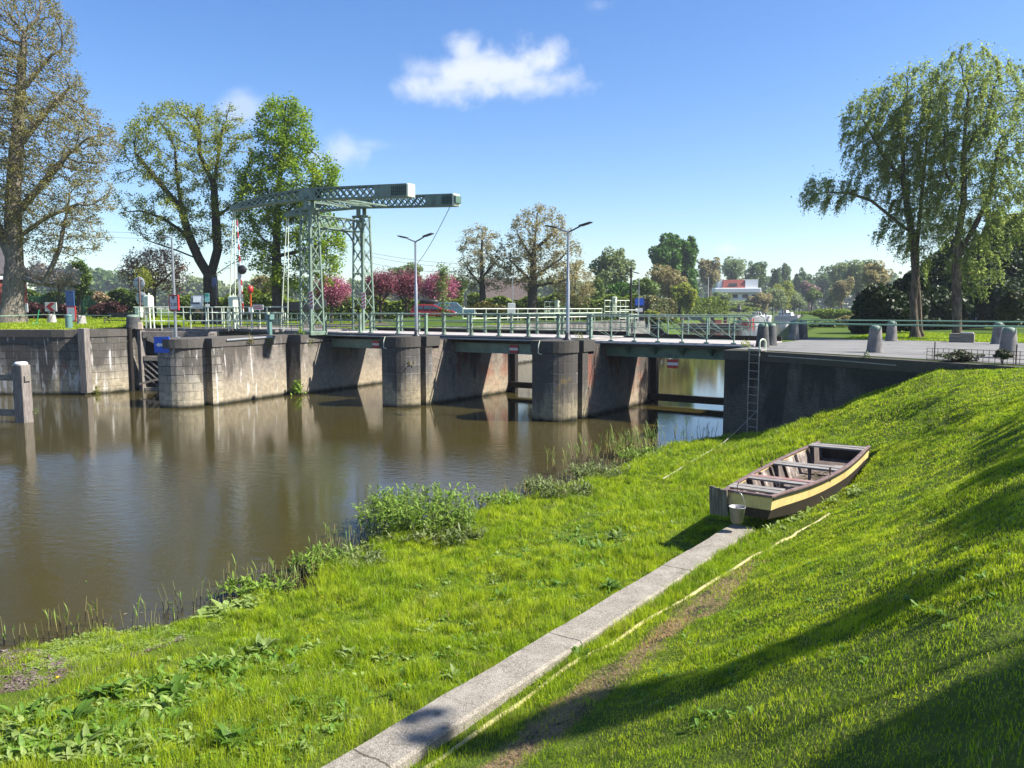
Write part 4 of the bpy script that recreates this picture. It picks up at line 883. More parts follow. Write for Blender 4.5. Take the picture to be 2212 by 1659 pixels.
# mooring rope from the ladder to the grass
la=Vector((LD.location.x-.1,LD.location.y-.12,0));a=at(1636,885,la.y);pts=[a];q=hit(1548,968)
for k in range(1,9): w_=k/8;p=a.lerp(q,w_);p.z-=.06*math.sin(math.pi*w_);p.z=max(p.z,Hxy(p.x,p.y)+.03);pts.append(p)
for px,py in ((1500,1000),(1460,1025),(1432,1042)): q=hit(px,py);q.z+=.10;pts.append(q)
b=MB();b.tube(pts,.011,6);o=b.build('mooring_rope',simple('pale_rope_fibre',(.48,.46,.38),.9,0,.2,30));tag(o,'pale mooring rope running from the ladder down into the grass','rope')
# small clods on the kerb
M_CLOD=simple('dark_soil',(.03,.02,.014),.95,0,.3,20,.5)
for k,(px,py,r) in enumerate(((842,1606,.03),(1103,1503,.02),(1118,1486,.025),(1003,1575,.02),(1000,1420,.02),(960,1592,.035))):
    pass
# ------------------------------------------------------------------ rowing boat
def boat():
    c0=gz(1659,1086,1.5);c1=gz(1574.6,1060,1.47);near=(c0+c1)/2;f0=gz(1878,966,1.78);f1=gz(1768,959,1.74);far=(f0+f1)/2
    ax=(far-near);Lh=math.hypot(ax.x,ax.y);ang=math.atan2(ax.y,ax.x);pitch=math.atan2(ax.z,Lh)
    t=thing('rowing_boat','old yellow and maroon wooden rowing boat hauled out on the grass','rowing boat',(near.x,near.y,near.z),ang)
    t.rotation_euler=(R(-1.5),-pitch,ang);Lb=Lh
    # sections: x along the boat, half width at gunwale / chine, keel z (gunwale z about 0)
    X=np.linspace(0,Lb,25);s=X/Lb
    gw=np.interp(s,[0,.15,.35,.6,.8,1],[.46,.60,.72,.76,.70,.58]);ch=gw*np.interp(s,[0,.2,.6,1],[.80,.80,.80,.82])
    gzv=np.interp(s,[0,.3,.6,1],[.06,-.02,-.03,.03]);kz=np.interp(s,[0,.12,.3,.7,.9,1],[-.36,-.47,-.55,-.56,-.47,-.36])
    def k3(a): return np.convolve(np.pad(a,2,mode='edge'),np.ones(5)/5,'valid')
    gw=k3(gw);ch=k3(ch);gzv=k3(gzv);kz=k3(kz);midz=gzv-.255
    mh=simple('yellow_boat_paint',(.84,.64,.26),.55,0,.14,3,.2,dirt=(.34,.23,.10),dirtamt=.6)
    md=simple('tarred_boat_bottom',(.03,.019,.012),.7,0,.3,4,.3,dirt=(.06,.036,.022),dirtamt=.5)
    mm=simple('maroon_gunwale_paint',(.20,.13,.12),.6,0,.25,7,.2,dirt=(.08,.05,.05),dirtamt=.6)
    mi=simple('peeling_boat_inside',(.13,.10,.085),.85,0,.4,4,.5,dirt=(.55,.47,.40),dirtamt=.9)
    def skin(name,za,zb,wa,wb,mat,thick=.022,out=True):
        b=MB()
        for sd in (1,-1):
            vs=[]
            for i in range(25):
                vs+= [(X[i],sd*wa[i],za[i]),(X[i],sd*wb[i],zb[i]),(X[i],sd*(wb[i]-thick),zb[i]),(X[i],sd*(wa[i]-thick),za[i])]
            fs=[]
            for i in range(24):
                for j in range(4):
                    a,b_=i*4+j,i*4+(j+1)%4;f=(a,b_,b_+4,a+4);fs.append(f if sd<0 else tuple(reversed(f)))
            b.add(vs,fs,smooth=False)
        return b.build(name,mat,t)
    wm_=gw*.62+ch*.38
    wmid=gw-(gw-ch)*.36
    skin('sheer_strake',midz,gzv,wmid,gw,mh)
    skin('lower_strake',kz,midz,ch,wmid-.002,md)
    skin('inner_planking',kz+.03,gzv-.05,ch-.03,gw-.03,mi,.012)
    b=MB();vs=[];fs=[]
    for i in range(25): vs+=[(X[i],ch[i],kz[i]),(X[i],-ch[i],kz[i]),(X[i],-ch[i],kz[i]+.03),(X[i],ch[i],kz[i]+.03)]
    for i in range(24):
        for j in range(4): a,c=i*4+j,i*4+(j+1)%4;fs.append((a,c,c+4,a+4))
    b.add(vs,fs);b.build('bottom',md,t)
    b=MB();vs=[];fs=[]
    for i in range(25): vs+=[(X[i],ch[i]-.05,kz[i]+.06),(X[i],-ch[i]+.05,kz[i]+.06)]
    for i in range(24): fs.append((i*2,i*2+1,i*2+3,i*2+2))
    b.add(vs,[tuple(reversed(f)) for f in fs]);b.build('floor_boards',mi,t)
    # transoms
    for i,x0,nm in ((0,0,'bow_transom'),(24,Lb,'stern_transom')):
        d=.03 if i==0 else -.03
        for (za,zb,wa,wb,mat,n2) in ((kz[i],midz[i],ch[i],wmid[i],md,'_lower'),(midz[i],gzv[i],wmid[i],gw[i],mh if i==0 else md,'_upper')):
            b=MB();vs=[]
            for xx in (x0-d*.3,x0+d): vs+=[(xx,-wa,za),(xx,wa,za),(xx,wb,zb),(xx,-wb,zb)]
            b.add(vs,[(0,1,2,3),(7,6,5,4),(0,4,5,1),(1,5,6,2),(2,6,7,3),(3,7,4,0)] if d<0 else [(3,2,1,0),(4,5,6,7),(1,5,4,0),(2,6,5,1),(3,7,6,2),(0,4,7,3)]);b.build('transom_board',mat,t)
    for sd in (1,-1):
        b=MB();
        for i in range(24): b.bar((X[i],sd*(gw[i]-.02),gzv[i]+.01),(X[i+1]+.004,sd*(gw[i+1]-.02),gzv[i+1]+.01),.075,.045)
        b.build('gunwale',mm,t,bevel=.008)
        b=MB()
        for i in range(24): b.bar((X[i],sd*(gw[i]+.012),gzv[i]-.03),(X[i+1]+.004,sd*(gw[i+1]+.012),gzv[i+1]-.03),.02,.035)
        b.build('rubbing_strake',M_DARKM,t)
    b=MB();b.bar((.0,-gw[0]-.01,gzv[0]+.01),(.0,gw[0]+.01,gzv[0]+.01),.07,.05);b.build('bow_rail',mm,t,bevel=.008)
    def wat(xs,a): return float(np.interp(xs,X,a))
    for x0,nm in ((.36,1),(1.52,2),(3.05,3),(4.95,4)):
        x0=x0*Lb/5.4;w=wat(x0,gw)-.02;z=wat(x0,gzv)+(.03 if nm in(1,4) else .0)
        for j in (-.085,.085):
            b=MB();b.bar((x0+j,-w-.01*(nm%2),z+.012*(j>0)),(x0+j,w,z),.16,.04);b.build('thwart',wood('silver_thwart_wood',(.36,.34,.31),(.15,.135,.12),axis=1) if nm!=2 or j<0 else wood('flaked_red_thwart',(.33,.27,.25),(.22,.07,.06),axis=1),t,bevel=.008)
        if nm in (2,3):
            b=MB();b.bar((x0,-.05,wat(x0,kz)+.06),(x0,-.05,z-.02),.06,.05);b.build('thwart_post',mi,t)
    for xs in (.85,1.45,2.1,2.7,3.4,4.1,4.7):
        xs*=Lb/5.4
        for sd in (1,-1):
            b=MB();b.bar((xs,sd*(wat(xs,ch)-.07),wat(xs,kz)+.05),(xs,sd*(wat(xs,gw)-.07),wat(xs,gzv)-.02),.05,.06,up=(1,0,0));b.build('rib',mi,t)
        b=MB();b.bar((xs,-wat(xs,ch)+.05,wat(xs,kz)+.075),(xs,wat(xs,ch)-.05,wat(xs,kz)+.075),.05,.04);b.build('floor_rib',mi,t)
    xs=2.35*Lb/5.4
    for sd in (1,-1):
        b=MB();w=wat(xs,gw);z=wat(xs,gzv);b.tube([(xs,sd*(w-.01),z-.1),(xs,sd*(w-.01),z+.07)],.014,6);b.tube([(xs-.035,sd*(w-.01),z+.19),(xs-.035,sd*(w-.01),z+.09),(xs,sd*(w-.01),z+.065),(xs+.035,sd*(w-.01),z+.09),(xs+.035,sd*(w-.01),z+.19)],.011,6);b.build('rowlock',simple('rust_brown_iron',(.09,.05,.035),.8,.2,.3),t)
    # hanging planks at the bow's left corner
    wd_=wood('grey_rudder_plank',(.27,.235,.19),(.10,.085,.065),axis=2)
    for k in range(3):
        b=MB();b.box((-.10,gw[0]-.06+k*.125,-.16+.01*k),(.035,.118,.52+.02*k));b.build('rudder_plank',wd_,t,bevel=.006)
    b=MB();b.box((-.075,gw[0]+.05,-.02),(.02,.36,.06));b.build('rudder_batten',wd_,t)
    # wet leaves and moss inside
    r=np.random.default_rng(9);V=[];T=[]
    for k in range(900):
        x=r.uniform(.9,4.4)*Lb/5.4;y=r.normal(0,.22);
        if abs(y)>wat(x,ch)-.08:continue
        z=wat(x,kz)+.065+r.uniform(0,.03);a=r.uniform(0,6.28);l=r.uniform(.02,.05);i=len(V)
        V+=[(x-l*math.cos(a),y-l*math.sin(a),z),(x+.4*l*math.sin(a),y-.4*l*math.cos(a),z+r.uniform(-.01,.02)),(x+l*math.cos(a),y+l*math.sin(a),z+r.uniform(0,.02)),(x-.4*l*math.sin(a),y+.4*l*math.cos(a),z)];T.append((i,i+1,i+2,i+3))
    o=npmesh('leaf_litter',V,quads=T,mat=simple('brown_litter',(.14,.10,.035),.9,0,.4,20),parent=t);o['kind']='stuff'
    return t,ang,near
BOAT,BANG,BNEAR=boat()
# bucket hanging from the bow
p=at(1592,1113,13.75);t=thing('bucket','dented grey metal bucket hanging by its handle from the rowing boat bow','bucket',(p.x,p.y,p.z-.13),BANG)
b=MB();mz=simple('dull_zinc',(.30,.30,.295),.55,.3,.18,7,.2,dirt=(.2,.18,.15),dirtamt=.5);b.lathe([(0,.0),(.105,0),(.145,.28),(.152,.285),(.152,.295),(.14,.292),(.10,.015),(0,.012)],28);b.build('pail',mz,t)
b=MB();b.tube([(.0,.146*math.cos(a),.27+.30*math.sin(a)) for a in [math.pi*k/14 for k in range(15)]],.006,6);b.build('handle',M_STEEL,t)
b=MB();b.tube([(0,0,.57),(.02,.02,.66),(.03,0,.74)],.008,6);b.build('hook',simple('rust_brown_iron',(.09,.05,.035)),t)
# ------------------------------------------------------------------ mooring fender with post and rails at the left
p=gz(53,912,0)
t=thing('mooring_post','squared grey timber mooring post with white cap and side rails','mooring post',(p.x,p.y,0),PHI+.35)
b=MB();b.box((0,0,.75),(.52,.5,3.6));b.build('post',M_OLDWOOD_Z,t,bevel=.03);b=MB();b.lathe([(.25,2.54),(.27,2.56),(.27,2.63),(.2,2.68),(0,2.69)],8);b.build('cap',M_WHITE,t)
for z,h in ((2.0,.28),(.42,.28)):
    b=MB();b.bar((-4.2,-.12,z),(-.1,-.12,z),.16,h);b.build('rail',M_OLDWOOD_X,t,bevel=.02)
b=MB();b.box((.28,0,1.95),(.1,.3,.25));b.build('rail_end',M_OLDWOOD_X,t,bevel=.01)
# ------------------------------------------------------------------ left quay furniture
BC=mkbollard(M_CONC,'bollard','short pale concrete bollard below the red chevron board',at(112,690,55)*0+Vector((at(112,690,55).x,55,QL+.1)),.75,.33,.24,False,'concrete bollards by the lock road')
q=at(176,690,52);dup(BC,Vector((q.x,q.y,QL+.05)),1,'short pale concrete bollard right of the notice post')
q=at(288,700,47.5);t=mkbollard(M_BOLD,'bollard','thick black mooring bollard at the end of the gate railing',Vector((q.x,q.y,QL-.03)),.9,.42,.38,True,'mooring bollards of the lock')
q=at(303,703,47);t=thing('stone_block','small cream stone block standing on the lock wall edge','stone block',(q.x,q.y,QL-.02),.3);b=MB();b.box((0,0,.2),(.3,.25,.42),taper=.85);b.build('block',simple('cream_stone',(.5,.42,.33),.9),t,bevel=.03)
q=at(149,700,46.6);t=thing('marker_post','blue green round marker post standing in the lawn left of the notices','post',(q.x,q.y,QL),0)
b=MB();b.lathe([(.2,0),(.2,.78)],18);b.build('post',MC['bluegreen_paint'],t);b=MB();b.lathe([(.215,.78),(.215,.84),(.17,.88),(0,.89)],18);b.build('cap',MC['bluegreen_paint'],t)
q=at(82,688,52);t=thing('hand_cart_frame','small bright green metal frame lying in the grass by the trunk','metal frame',(q.x,q.y,QL+.15),0)
b=MB();b.tube([(.1,0,1.0),(.0,0,.5),(-.15,0,.1),(.3,.1,.05),(-.15,0,.1),(-.3,-.2,.03)],.03,6);b.build('frame',simple('bright_green_paint',(.05,.4,.18),.4),t)
q=at(258,690,52);t=thing('bench','dark metal bench frame with curved ends behind the lawn','bench',(q.x,q.y,QL),PHI*.4)
b=MB();b.box((0,0,.45),(2.2,.4,.05));b.build('seat',M_DARKM,t);b=MB();b.box((0,.22,.8),(2.2,.04,.3));b.build('backrest',M_DARKM,t)
for s in (-1,1):
    b=MB();b.tube([(s*1.0,-.2,0),(s*1.0,-.2,.45),(s*1.15,0,.62),(s*1.0,.2,.45),(s*1.0,.24,0)],.03,6);b.build('leg',M_DARKM,t)
b=MB();q0=at(-30,693,50);q1=at(240,697,49.5);q2=at(175,695,51.9)
b.tube([Vector((q0.x,q0.y,QL+.72)),Vector((at(112,690,55).x,55,QL+.82)),Vector((q2.x,q2.y,QL+.78)),Vector((q1.x,q1.y,QL+.78))],.025,6);o=b.build('handrail',M_RAILG);tag(o,'thin green pipe rail crossing the lawn behind the notice signs','handrail')
# mesh fence + box on the right
t=thing('mesh_fence','low rusty welded mesh fence along the edge of the quay road','fence',(0,0,0))
a=gz(2050,764,Q);a=Vector(W(-2.6,26.75));c=Vector(W(1.6,25.3));d=(c-a)
b=MB()
for k in range(29): p=a+d*(k/28);b.bar((p.x,p.y,Q-.05),(p.x,p.y,Q+.36),.012,.012)
for h in (.02,.13,.24,.35): b.bar((a.x,a.y,Q+h),(c.x,c.y,Q+h),.012,.012)
b.build('mesh',simple('rusty_mesh_wire',(.10,.07,.055),.8,.2,.2),t)
for k in (.05,.55,.95): b=MB();p=a+d*k;b.bar((p.x,p.y,Q-.1),(p.x,p.y,Q+.55),.025,.025);b.build('stake',MC['rusty_mesh_wire'],t)
q=gz(2147,741,Q);q=q+Vector((-1.0,.8,0));t=thing('planter_box','low weathered timber box beside the far roadside bollard','planter box',(q.x,q.y,Q),PHI)
b=MB();b.box((0,0,.2),(1.0,.6,.42));b.build('box',M_OLDWOOD_X,t,bevel=.015);b=MB();b.box((.2,0,.44),(.5,.5,.06));b.build('lid',simple('cream_paint',(.6,.58,.5)),t)
# ------------------------------------------------------------------ cars
def car(name,label,px0,px1,Y,zb,paint,kind,rz=0.):
    L=4.5;cx=(px0+px1)/2;p=at(cx,690,Y);t=thing(name,label,'car',(p.x,p.y,zb),rz)
    # side profile (x forward right), z
    if kind=='estate': body=[(-2.2,.35),(-2.22,.75),(-2.12,1.0),(-1.75,1.42),(-1.2,1.5),(.1,1.48),(.95,1.05),(1.9,.9),(2.2,.7),(2.22,.35)];win=[(-1.95,1.02),(-1.6,1.38),(.05,1.38),(.75,1.03)]
    else: body=[(-2.0,.4),(-2.05,1.1),(-1.85,1.68),(-1.2,1.75),(.2,1.72),(.85,1.15),(1.8,1.02),(2.05,.8),(2.1,.4)];win=[(-1.72,1.18),(-1.6,1.6),(.12,1.6),(.6,1.18)]
    W2=.86;b=MB();n=len(body);vs=[(x,-W2*(1-.16*max(0,z-1.0)/.6),z) for x,z in body]+[(x,W2*(1-.16*max(0,z-1.0)/.6),z) for x,z in body]
    b.add(vs,[tuple(range(n)),tuple(reversed(range(n,2*n)))]+[((i+1)%n,i,i+n,(i+1)%n+n) for i in range(n)]);b.build('body',paint,t,bevel=.06,seg=3)
    gl=simple('car_glass',(.05,.07,.09),.08,0,.1,3,0)
    xs=[win[0][0],-.9,-.05,win[3][0]]
    for s in (-1,1):
        for a,c in zip(xs,xs[1:]):
            def top(x): return float(np.interp(x,[win[0][0],win[1][0],win[2][0],win[3][0]],[win[0][1],win[1][1],win[2][1],win[3][1]]))
            x0,x1=a+.04,c-.04;q=[(x0,win[0][1]),(x1,win[3][1]),(x1,max(top(x1),win[3][1]+.03))]+([(win[2][0],win[2][1])] if x0<win[2][0]<x1 else [])+([(win[1][0],win[1][1])] if x0<win[1][0]<x1 else [])+[(x0,max(top(x0),win[0][1]+.03))]
            b=MB();vs=[(x,s*(W2*(1-.16*max(0,z-1.0)/.6)+.012),z) for x,z in q];b.add(vs,[tuple(range(len(vs)))] if s<0 else [tuple(reversed(range(len(vs))))]);b.build('side_window',gl,t)
    for x in (-1.35,1.4):
        for s in (-1,1):
            b=MB();b.lathe([(.2,-.1),(.33,-.1),(.34,-.06),(.34,.06),(.33,.1),(.2,.1)],18);o=b.build('wheel',M_BLACK,t);o.location=(x,s*(W2-.06),.33);o.rotation_euler=(R(90),0,0)
            b=MB();b.lathe([(0,-.09),(.2,-.09),(.2,.09),(0,.09)],14);r_=b.build('rim',M_STEEL,o)
    b=MB();b.box((2.2,-.55,.68),(.06,.35,.14));b.build('headlight',M_WHITE,t);b=MB();b.box((2.2,.55,.68),(.06,.35,.14));b.build('headlight',M_WHITE,t)
    return t
gr=MB();X0,X1=at(800,690,70).x,at(1075,690,70).x;prof=[(60,Q-.05),(64,Q+.1),(70,Q+.66),(73,Q+.72),(86,Q+.72),(90,Q+.4)]
for i,(ya,za) in enumerate(prof[:-1]):
    yb,zb_=prof[i+1];nx=8
    for k in range(nx):
        def zz(q,z): return Q-.05+(z-Q+.05)*min(1,2.2*min(q,1-q)*2)
        xa,xb=X0+(X1-X0)*k/nx,X0+(X1-X0)*(k+1)/nx;gr.add([(xa,ya,zz(k/nx,za)),(xb,ya,zz((k+1)/nx,za)),(xb,yb,zz((k+1)/nx,zb_)),(xa,yb,zz(k/nx,zb_))],[(0,1,2,3)],smooth=True)
o=gr.build('ground_rise',M_GROUND);tag(o,kind='structure')
c1=car('parked_car','dark red estate car with a black roof box parked under the pink trees',888,985,76,Q+.48,simple('red_car_paint',(.27,.012,.02),.2,0,.06,3,0),'estate')
b=MB();b.lathe([(0,-.22),(.36,-.2),(.42,0),(.3,.2),(0,.22)],16,sx=2.4);o=b.build('roof_box',M_BLACK,c1);o.location=(-.4,0,1.78)
b=MB();b.bar((-1.0,-.6,1.55),(-1.0,.6,1.55),.05,.05);b.bar((.0,-.6,1.55),(.0,.6,1.55),.05,.05);b.build('roof_bar',M_DARKM,c1)
car('parked_car','teal blue off-road car parked right of the red estate car',948,1012,79,Q+.48,simple('blue_car_paint',(.05,.11,.15),.25,0,.06,3,0),'suv',.3)
# ------------------------------------------------------------------ houses
q=at(-20,690,70);q.x-=2.9;t=thing('brick_house','red brick house with white eaves at the left edge of the view','house',(q.x,q.y,QL),0)
mb=masonry('bright_red_brick',(.42,.09,.06),(.36,.075,.05),(.4,.3,.26),.22,.07,dark=0,tan=0,mort=.008)
b=MB();b.prism([(-6,-.0),(1.35,0),(1.35,8),(-6,8)],0,4.0);b.build('wall',mb,t)
b=MB();b.box((-2.4,4,4.25),(8.2,8.8,.5));b.build('eaves',M_WHITE,t)
b=MB();b.add([(-6.6,-.5,4.5),(1.9,-.5,4.5),(1.9,8.5,4.5),(-6.6,8.5,4.5),(-6.6,4,7.2),(1.9,4,7.2)],[(0,1,5,4),(2,3,4,5),(1,2,5),(3,0,4)]);b.build('roof',simple('dark_roof_tiles',(.10,.09,.10),.8),t)
b=MB();b.box((.95,-.03,1.25),(.5,.08,2.3));b.build('door',MC['bluegreen_paint'],t)
q=at(1105,690,118);t=thing('barn','brown roofed barn standing behind the bare trees','barn',(q.x,q.y,Q),.15)
b=MB();b.box((0,4,1.5),(7,8,3.0));b.build('wall',simple('brown_barn_wall',(.16,.12,.10),.9),t);b=MB();b.add([(-3.9,-.6,2.9),(3.9,-.6,2.9),(3.9,8.6,2.9),(-3.9,8.6,2.9),(-3.9,4,6.3),(3.9,4,6.3)],[(0,1,5,4),(2,3,4,5),(1,2,5),(3,0,4)]);b.build('roof',simple('brown_roof_tiles',(.10,.075,.065),.9,0,.25,2),t)
Y=300.;q=at(1597,660,Y);t=thing('white_house','white modern house with a rust red attic storey above the riverside bushes','house',(q.x,q.y,Q),-.08)
k=Y/F
b=MB();b.box((0,6,3.9),(82*k,12,7.8));b.build('lower_storeys',M_WHITE,t,bevel=.1)
b=MB();b.box((-6*k,5.2,8.6),(98*k,14,1.9));b.build('balcony_band',M_WHITE,t,bevel=.3)
b=MB();z0,z1=9.5,12.9;xa,xb=-34*k,14*k;b.add([(xa,2.5,z0),(xb,2.5,z0),(xb,10,z0),(xa,10,z0),(xa+.6,3.6,z1),(xb,3.6,z1),(xb,9,z1),(xa+.6,9,z1)],[(0,1,5,4),(1,2,6,5),(2,3,7,6),(3,0,4,7),(4,5,6,7)]);b.build('attic_storey',simple('rust_red_cladding',(.30,.05,.025),.6,0,.1,1),t)
b=MB();b.box((28*k,6.2,11.2),(27*k,7,3.4));b.build('penthouse_wall',M_WHITE,t,bevel=.05);b=MB();b.box((-37*k,6.2,11.3),(9*k,4,4.0));b.build('chimney_tower',M_WHITE,t,bevel=.05)
gl=simple('dark_window_glass',(.03,.04,.05),.1,0,.1,2,0)
for x,z,w,h in ((-12,10.8,18,1.3),(-28,6.4,10,1.4),(-10,6.4,12,1.4),(12,6.4,12,1.4),(30,6.4,9,1.4),(-20,3.4,10,1.6),(8,3.4,10,1.6)):
    b=MB();b.box((x*k,(2.7 if z>9 else -.02),z),(w*k,.15,h));b.build('window',gl,t)
q=at(2192,612,75);t=thing('garden_house','pale blue grey house wall glimpsed through the dark trees at the right edge','house',(q.x,q.y,Q),0)
b=MB();b.box((1,3,2.2),(4.4,6,4.4));b.build('wall',simple('pale_blue_render',(.42,.5,.6),.7),t);b=MB();b.add([(-1.6,-.4,4.4),(3.6,-.4,4.4),(3.6,6.4,4.4),(-1.6,6.4,4.4),(-1.6,3,6.2),(3.6,3,6.2)],[(0,1,5,4),(2,3,4,5),(1,2,5),(3,0,4)]);b.build('roof',simple('brown_roof_tiles',(.1,.075,.065)),t);b=MB();b.box((.3,-.02,2.4),(.9,.1,1.3));b.build('window',gl,t)
# ------------------------------------------------------------------ boats on the river
def hullmesh(L,Bm,h,bow=.28,sheer=.3,n=15,stern=.8):
    b=MB();vs=[];fs=[]
    for i in range(n):
        s=i/(n-1);w=Bm/2*(1 if s<1-bow else math.sqrt(max(0,1-((s-1+bow)/bow)**2)))*(stern+(1-stern)*min(1,s*4));w=max(w,.03);z=h+sheer*max(0,(s-.5)/.5)**2
        x=s*L;xb=x-(.5 if s>.95 else 0)
        vs+=[(xb,-w*.75,-.35),(x,-w,z),(x,w,z),(xb,w*.75,-.35)]
    for i in range(n-1):
        a=i*4;fs+=[(a,a+4,a+5,a+1),(a+1,a+5,a+6,a+2),(a+2,a+6,a+7,a+3)]
    fs+=[(0,1,2,3)];b.add(vs,fs);return b
def cruiser(name,label,px,Y,L,Bm,rz,mat,hs=1.):
    q=gz(px,691,0);q=at(px,690,Y);t=thing(name,label,'boat',(q.x,q.y,0),rz)
    hullmesh(L,Bm,1.35*hs,.35,.5).build('hull',mat,t)
    b=MB();b.box((L*.42,0,1.3*hs+.75*hs),(L*.55,Bm*.72,1.5*hs),taper=.88);b.build('cabin',M_WHITE,t,bevel=.12)
    b=MB();b.box((L*.34,0,2.8*hs+.45*hs),(L*.30,Bm*.6,1.1*hs),taper=.85);b.build('wheelhouse',M_WHITE,t,bevel=.1)
    for s in (-1,1):
        for k in range(4): b=MB();b.box((L*(.22+.13*k),s*Bm*.35,2.2*hs),(L*.085,.08,.65*hs));b.build('side_window',gl,t)
    for k in (-1,0,1):
        b=MB();b.box((L*.16,k*Bm*.22,2.2*hs),(.14,Bm*.16,.7*hs));b.build('rear_window',gl,t)
    b=MB();b.box((L*.2,0,3.3*hs),(.12,Bm*.45,.6*hs));b.build('windscreen',gl,t)
    b=MB();
    for s in (-1,1):
        b.tube([(L*.72,s*Bm*.36,1.6*hs),(L*.72,s*Bm*.36,2.4*hs),(L*.96,s*.2,2.5*hs)],.05,5)
    b.build('pulpit_rail',M_STEEL,t);return t
cruiser('motor_cruiser','larger white motor cruiser moored beyond the red boat',1617,338,14,6.0,.55,M_WHITE,1.25)
cruiser('motor_cruiser','smaller white motor cruiser with round fenders moored farther up the river',1676,400,13,6,-.75,M_WHITE,1.1)
q=at(1603,690,254);t=thing('red_boat','small open bright red boat moored before the white cruiser','boat',(q.x,q.y,0),.1);hullmesh(4.2,2.2,1.2,.4,.8).build('hull',simple('bright_red_hull',(.6,.04,.03),.35,0,.05),t);b=MB();b.box((1.2,0,1.1),(1.5,1.6,.2));b.build('thwart',M_WHITE,t)
q=at(1708,687,420);t=thing('dark_barge','flat dark barge moored behind the smaller cruiser','boat',(q.x,q.y,0),.2);hullmesh(12,3,1.4,.3,.5).build('hull',M_BLACK,t);b=MB();b.box((4,0,1.8),(5,2.2,.7));b.build('hatch_cover',simple('brown_barn_wall',(.16,.12,.10)),t)
q=at(1443,703,196);t=thing('work_boat','dark work boat with a green glazed wheelhouse and a long pale deck','boat',(q.x,q.y,0),.02)
hullmesh(19,4.2,1.1,.15,.5).build('hull',M_BLACK,t)
b=MB();b.box((9.5,0,1.25),(17,3.8,.16));b.build('deck',simple('pale_pink_deck',(.5,.36,.32),.8),t)
b=MB();b.box((5.8,0,2.6),(5.0,2.8,1.0));b.build('wheelhouse',simple('dark_teal_paint',(.04,.10,.10),.5),t,bevel=.05)
b=MB();b.box((5.8,0,3.95),(5.3,3.0,.14));b.build('wheelhouse_roof',simple('grey_green_roof',(.25,.32,.28),.6),t)
for k in range(6): b=MB();b.box((3.5+k*.92,-1.3,3.5),(.1,.1,.9));b.build('window_pillar',MC['dark_teal_paint'],t)
b=MB();b.box((5.8,.2,3.5),(4.6,1.9,.8));b.build('wheelhouse_glass',gl,t)
b=MB();b.box((3.3,-1.6,2.5),(.8,.3,1.5));b.build('orange_fender',simple('rust_orange_paint',(.45,.15,.08),.6),t)
b=MB();b.box((12.5,-.4,1.75),(1.6,1.4,.9));b.build('deck_box',simple('brown_red_box',(.25,.08,.07),.6),t)
b=MB();b.tube([(13.5,0,1.3),(13.5,0,1.9),(18,0,2.3)],.12,6);b.build('boom',simple('tan_boom',(.5,.38,.26),.7),t)
for px,Y,h,lab in ((1451,192,5.4,'black mooring pile with a pale collar at the stern of the work boat'),(1539,196,5.9,'black mooring pile right of the work boat wheelhouse'),(1567,200,5.9,'black mooring pile between its two neighbours near the red boat'),(1596,204,5.9,'black mooring pile closest to the red boat')):
    q=at(px,690,Y);t=thing('mooring_pile',lab,'mooring pile',(q.x,q.y,0),0,'black mooring piles of the jetty');b=MB();b.tube([(0,0,-.5),(0,0,h-.9)],.5,12);b.build('pile',M_BLACK,t);b=MB();b.tube([(0,0,h-.9),(0,0,h-.6)],.52,12);b.build('collar',M_CONC,t);b=MB();b.tube([(0,0,h-.6),(0,0,h-.1),(0,0,h)],[.5,.5,.3],12);b.build('cap',M_BLACK,t)
# black barge hull lying behind the portal
q=at(562,662,64);q2=at(706,656,64);t=thing('black_hull','long black wooden hull lying ashore behind the lattice towers','boat hull',(q.x,q.y,Q+1.33),0)
L=(q2-q).length;b=MB();vs=[];fs=[]
for i in range(17):
    s=i/16;w=.9*math.sin(math.pi*min(1,max(.02,s)))**.5+.03;zt=1.0*s**.8*.35+.62-.5*(1-s)**3;zb=.06+.30*max(0,(s-.8)/.2)**1.4+.1*(1-s)**4
    vs+=[(s*L,-w,zb),(s*L,-w,zt),(s*L,w,zt),(s*L,w,zb)]
for i in range(16):
    for j in range(4): a,c=i*4+j,i*4+(j+1)%4;fs.append((a,c,c+4,a+4))
b.add(vs,[tuple(reversed(f)) for f in fs]);b.build('hull',M_BLACK,t)
for x in (L*.25,L*.7): b=MB();b.box((x,0,-.65),(.3,1.4,1.5));b.build('support_block',M_OLDWOOD_X,t)
# far lock head railings and posts
def farwalk(label,px0,px1,Y0,Y1,z0,h,n=6,grp=None):
    a=at(px0,690,Y0);c=at(px1,690,Y1);t=thing('far_railing',label,'railing',(0,0,0));
    for k in range(n): b=MB();p=a.lerp(c,k/(n-1));b.bar((p.x,p.y,z0-.3),(p.x,p.y,z0+h),.09,.09);b.build('rail_post',M_PALEG,t)
    b=MB()
    for f in (1,.6,.25): b.tube([(a.x,a.y,z0+h*f),(c.x,c.y,z0+h*f)],.055,6)
    b.build('rail',M_PALEG,t)
farwalk('long pale green railing beyond the bridge sloping gently down to the right',1000,1300,70,92,Q+.35,1.2,16)
farwalk('pale green gate railing beyond the bridge below the bare tree',1176,1232,95,97,Q+.9,1.5,6)
farwalk('pale green gate railing at the far lock head beside the blue kiosk',1306,1362,98,100,Q+.7,1.9,6)
farwalk('short low pale green railing end by the blue kiosk',1338,1378,92,93,Q+.1,1.3,4)
winch(1203,95.5,Q+.9,'pale winch at the far lock gate below the bare tree',1.5);winch(1327,98.5,Q+.7,'pale winch at the far lock head near the blue kiosk',2.2)
q=at(1381,690,100);t=thing('kiosk','blue and black information column with a white panel at the far lock head','kiosk',(q.x,q.y,Q),0)
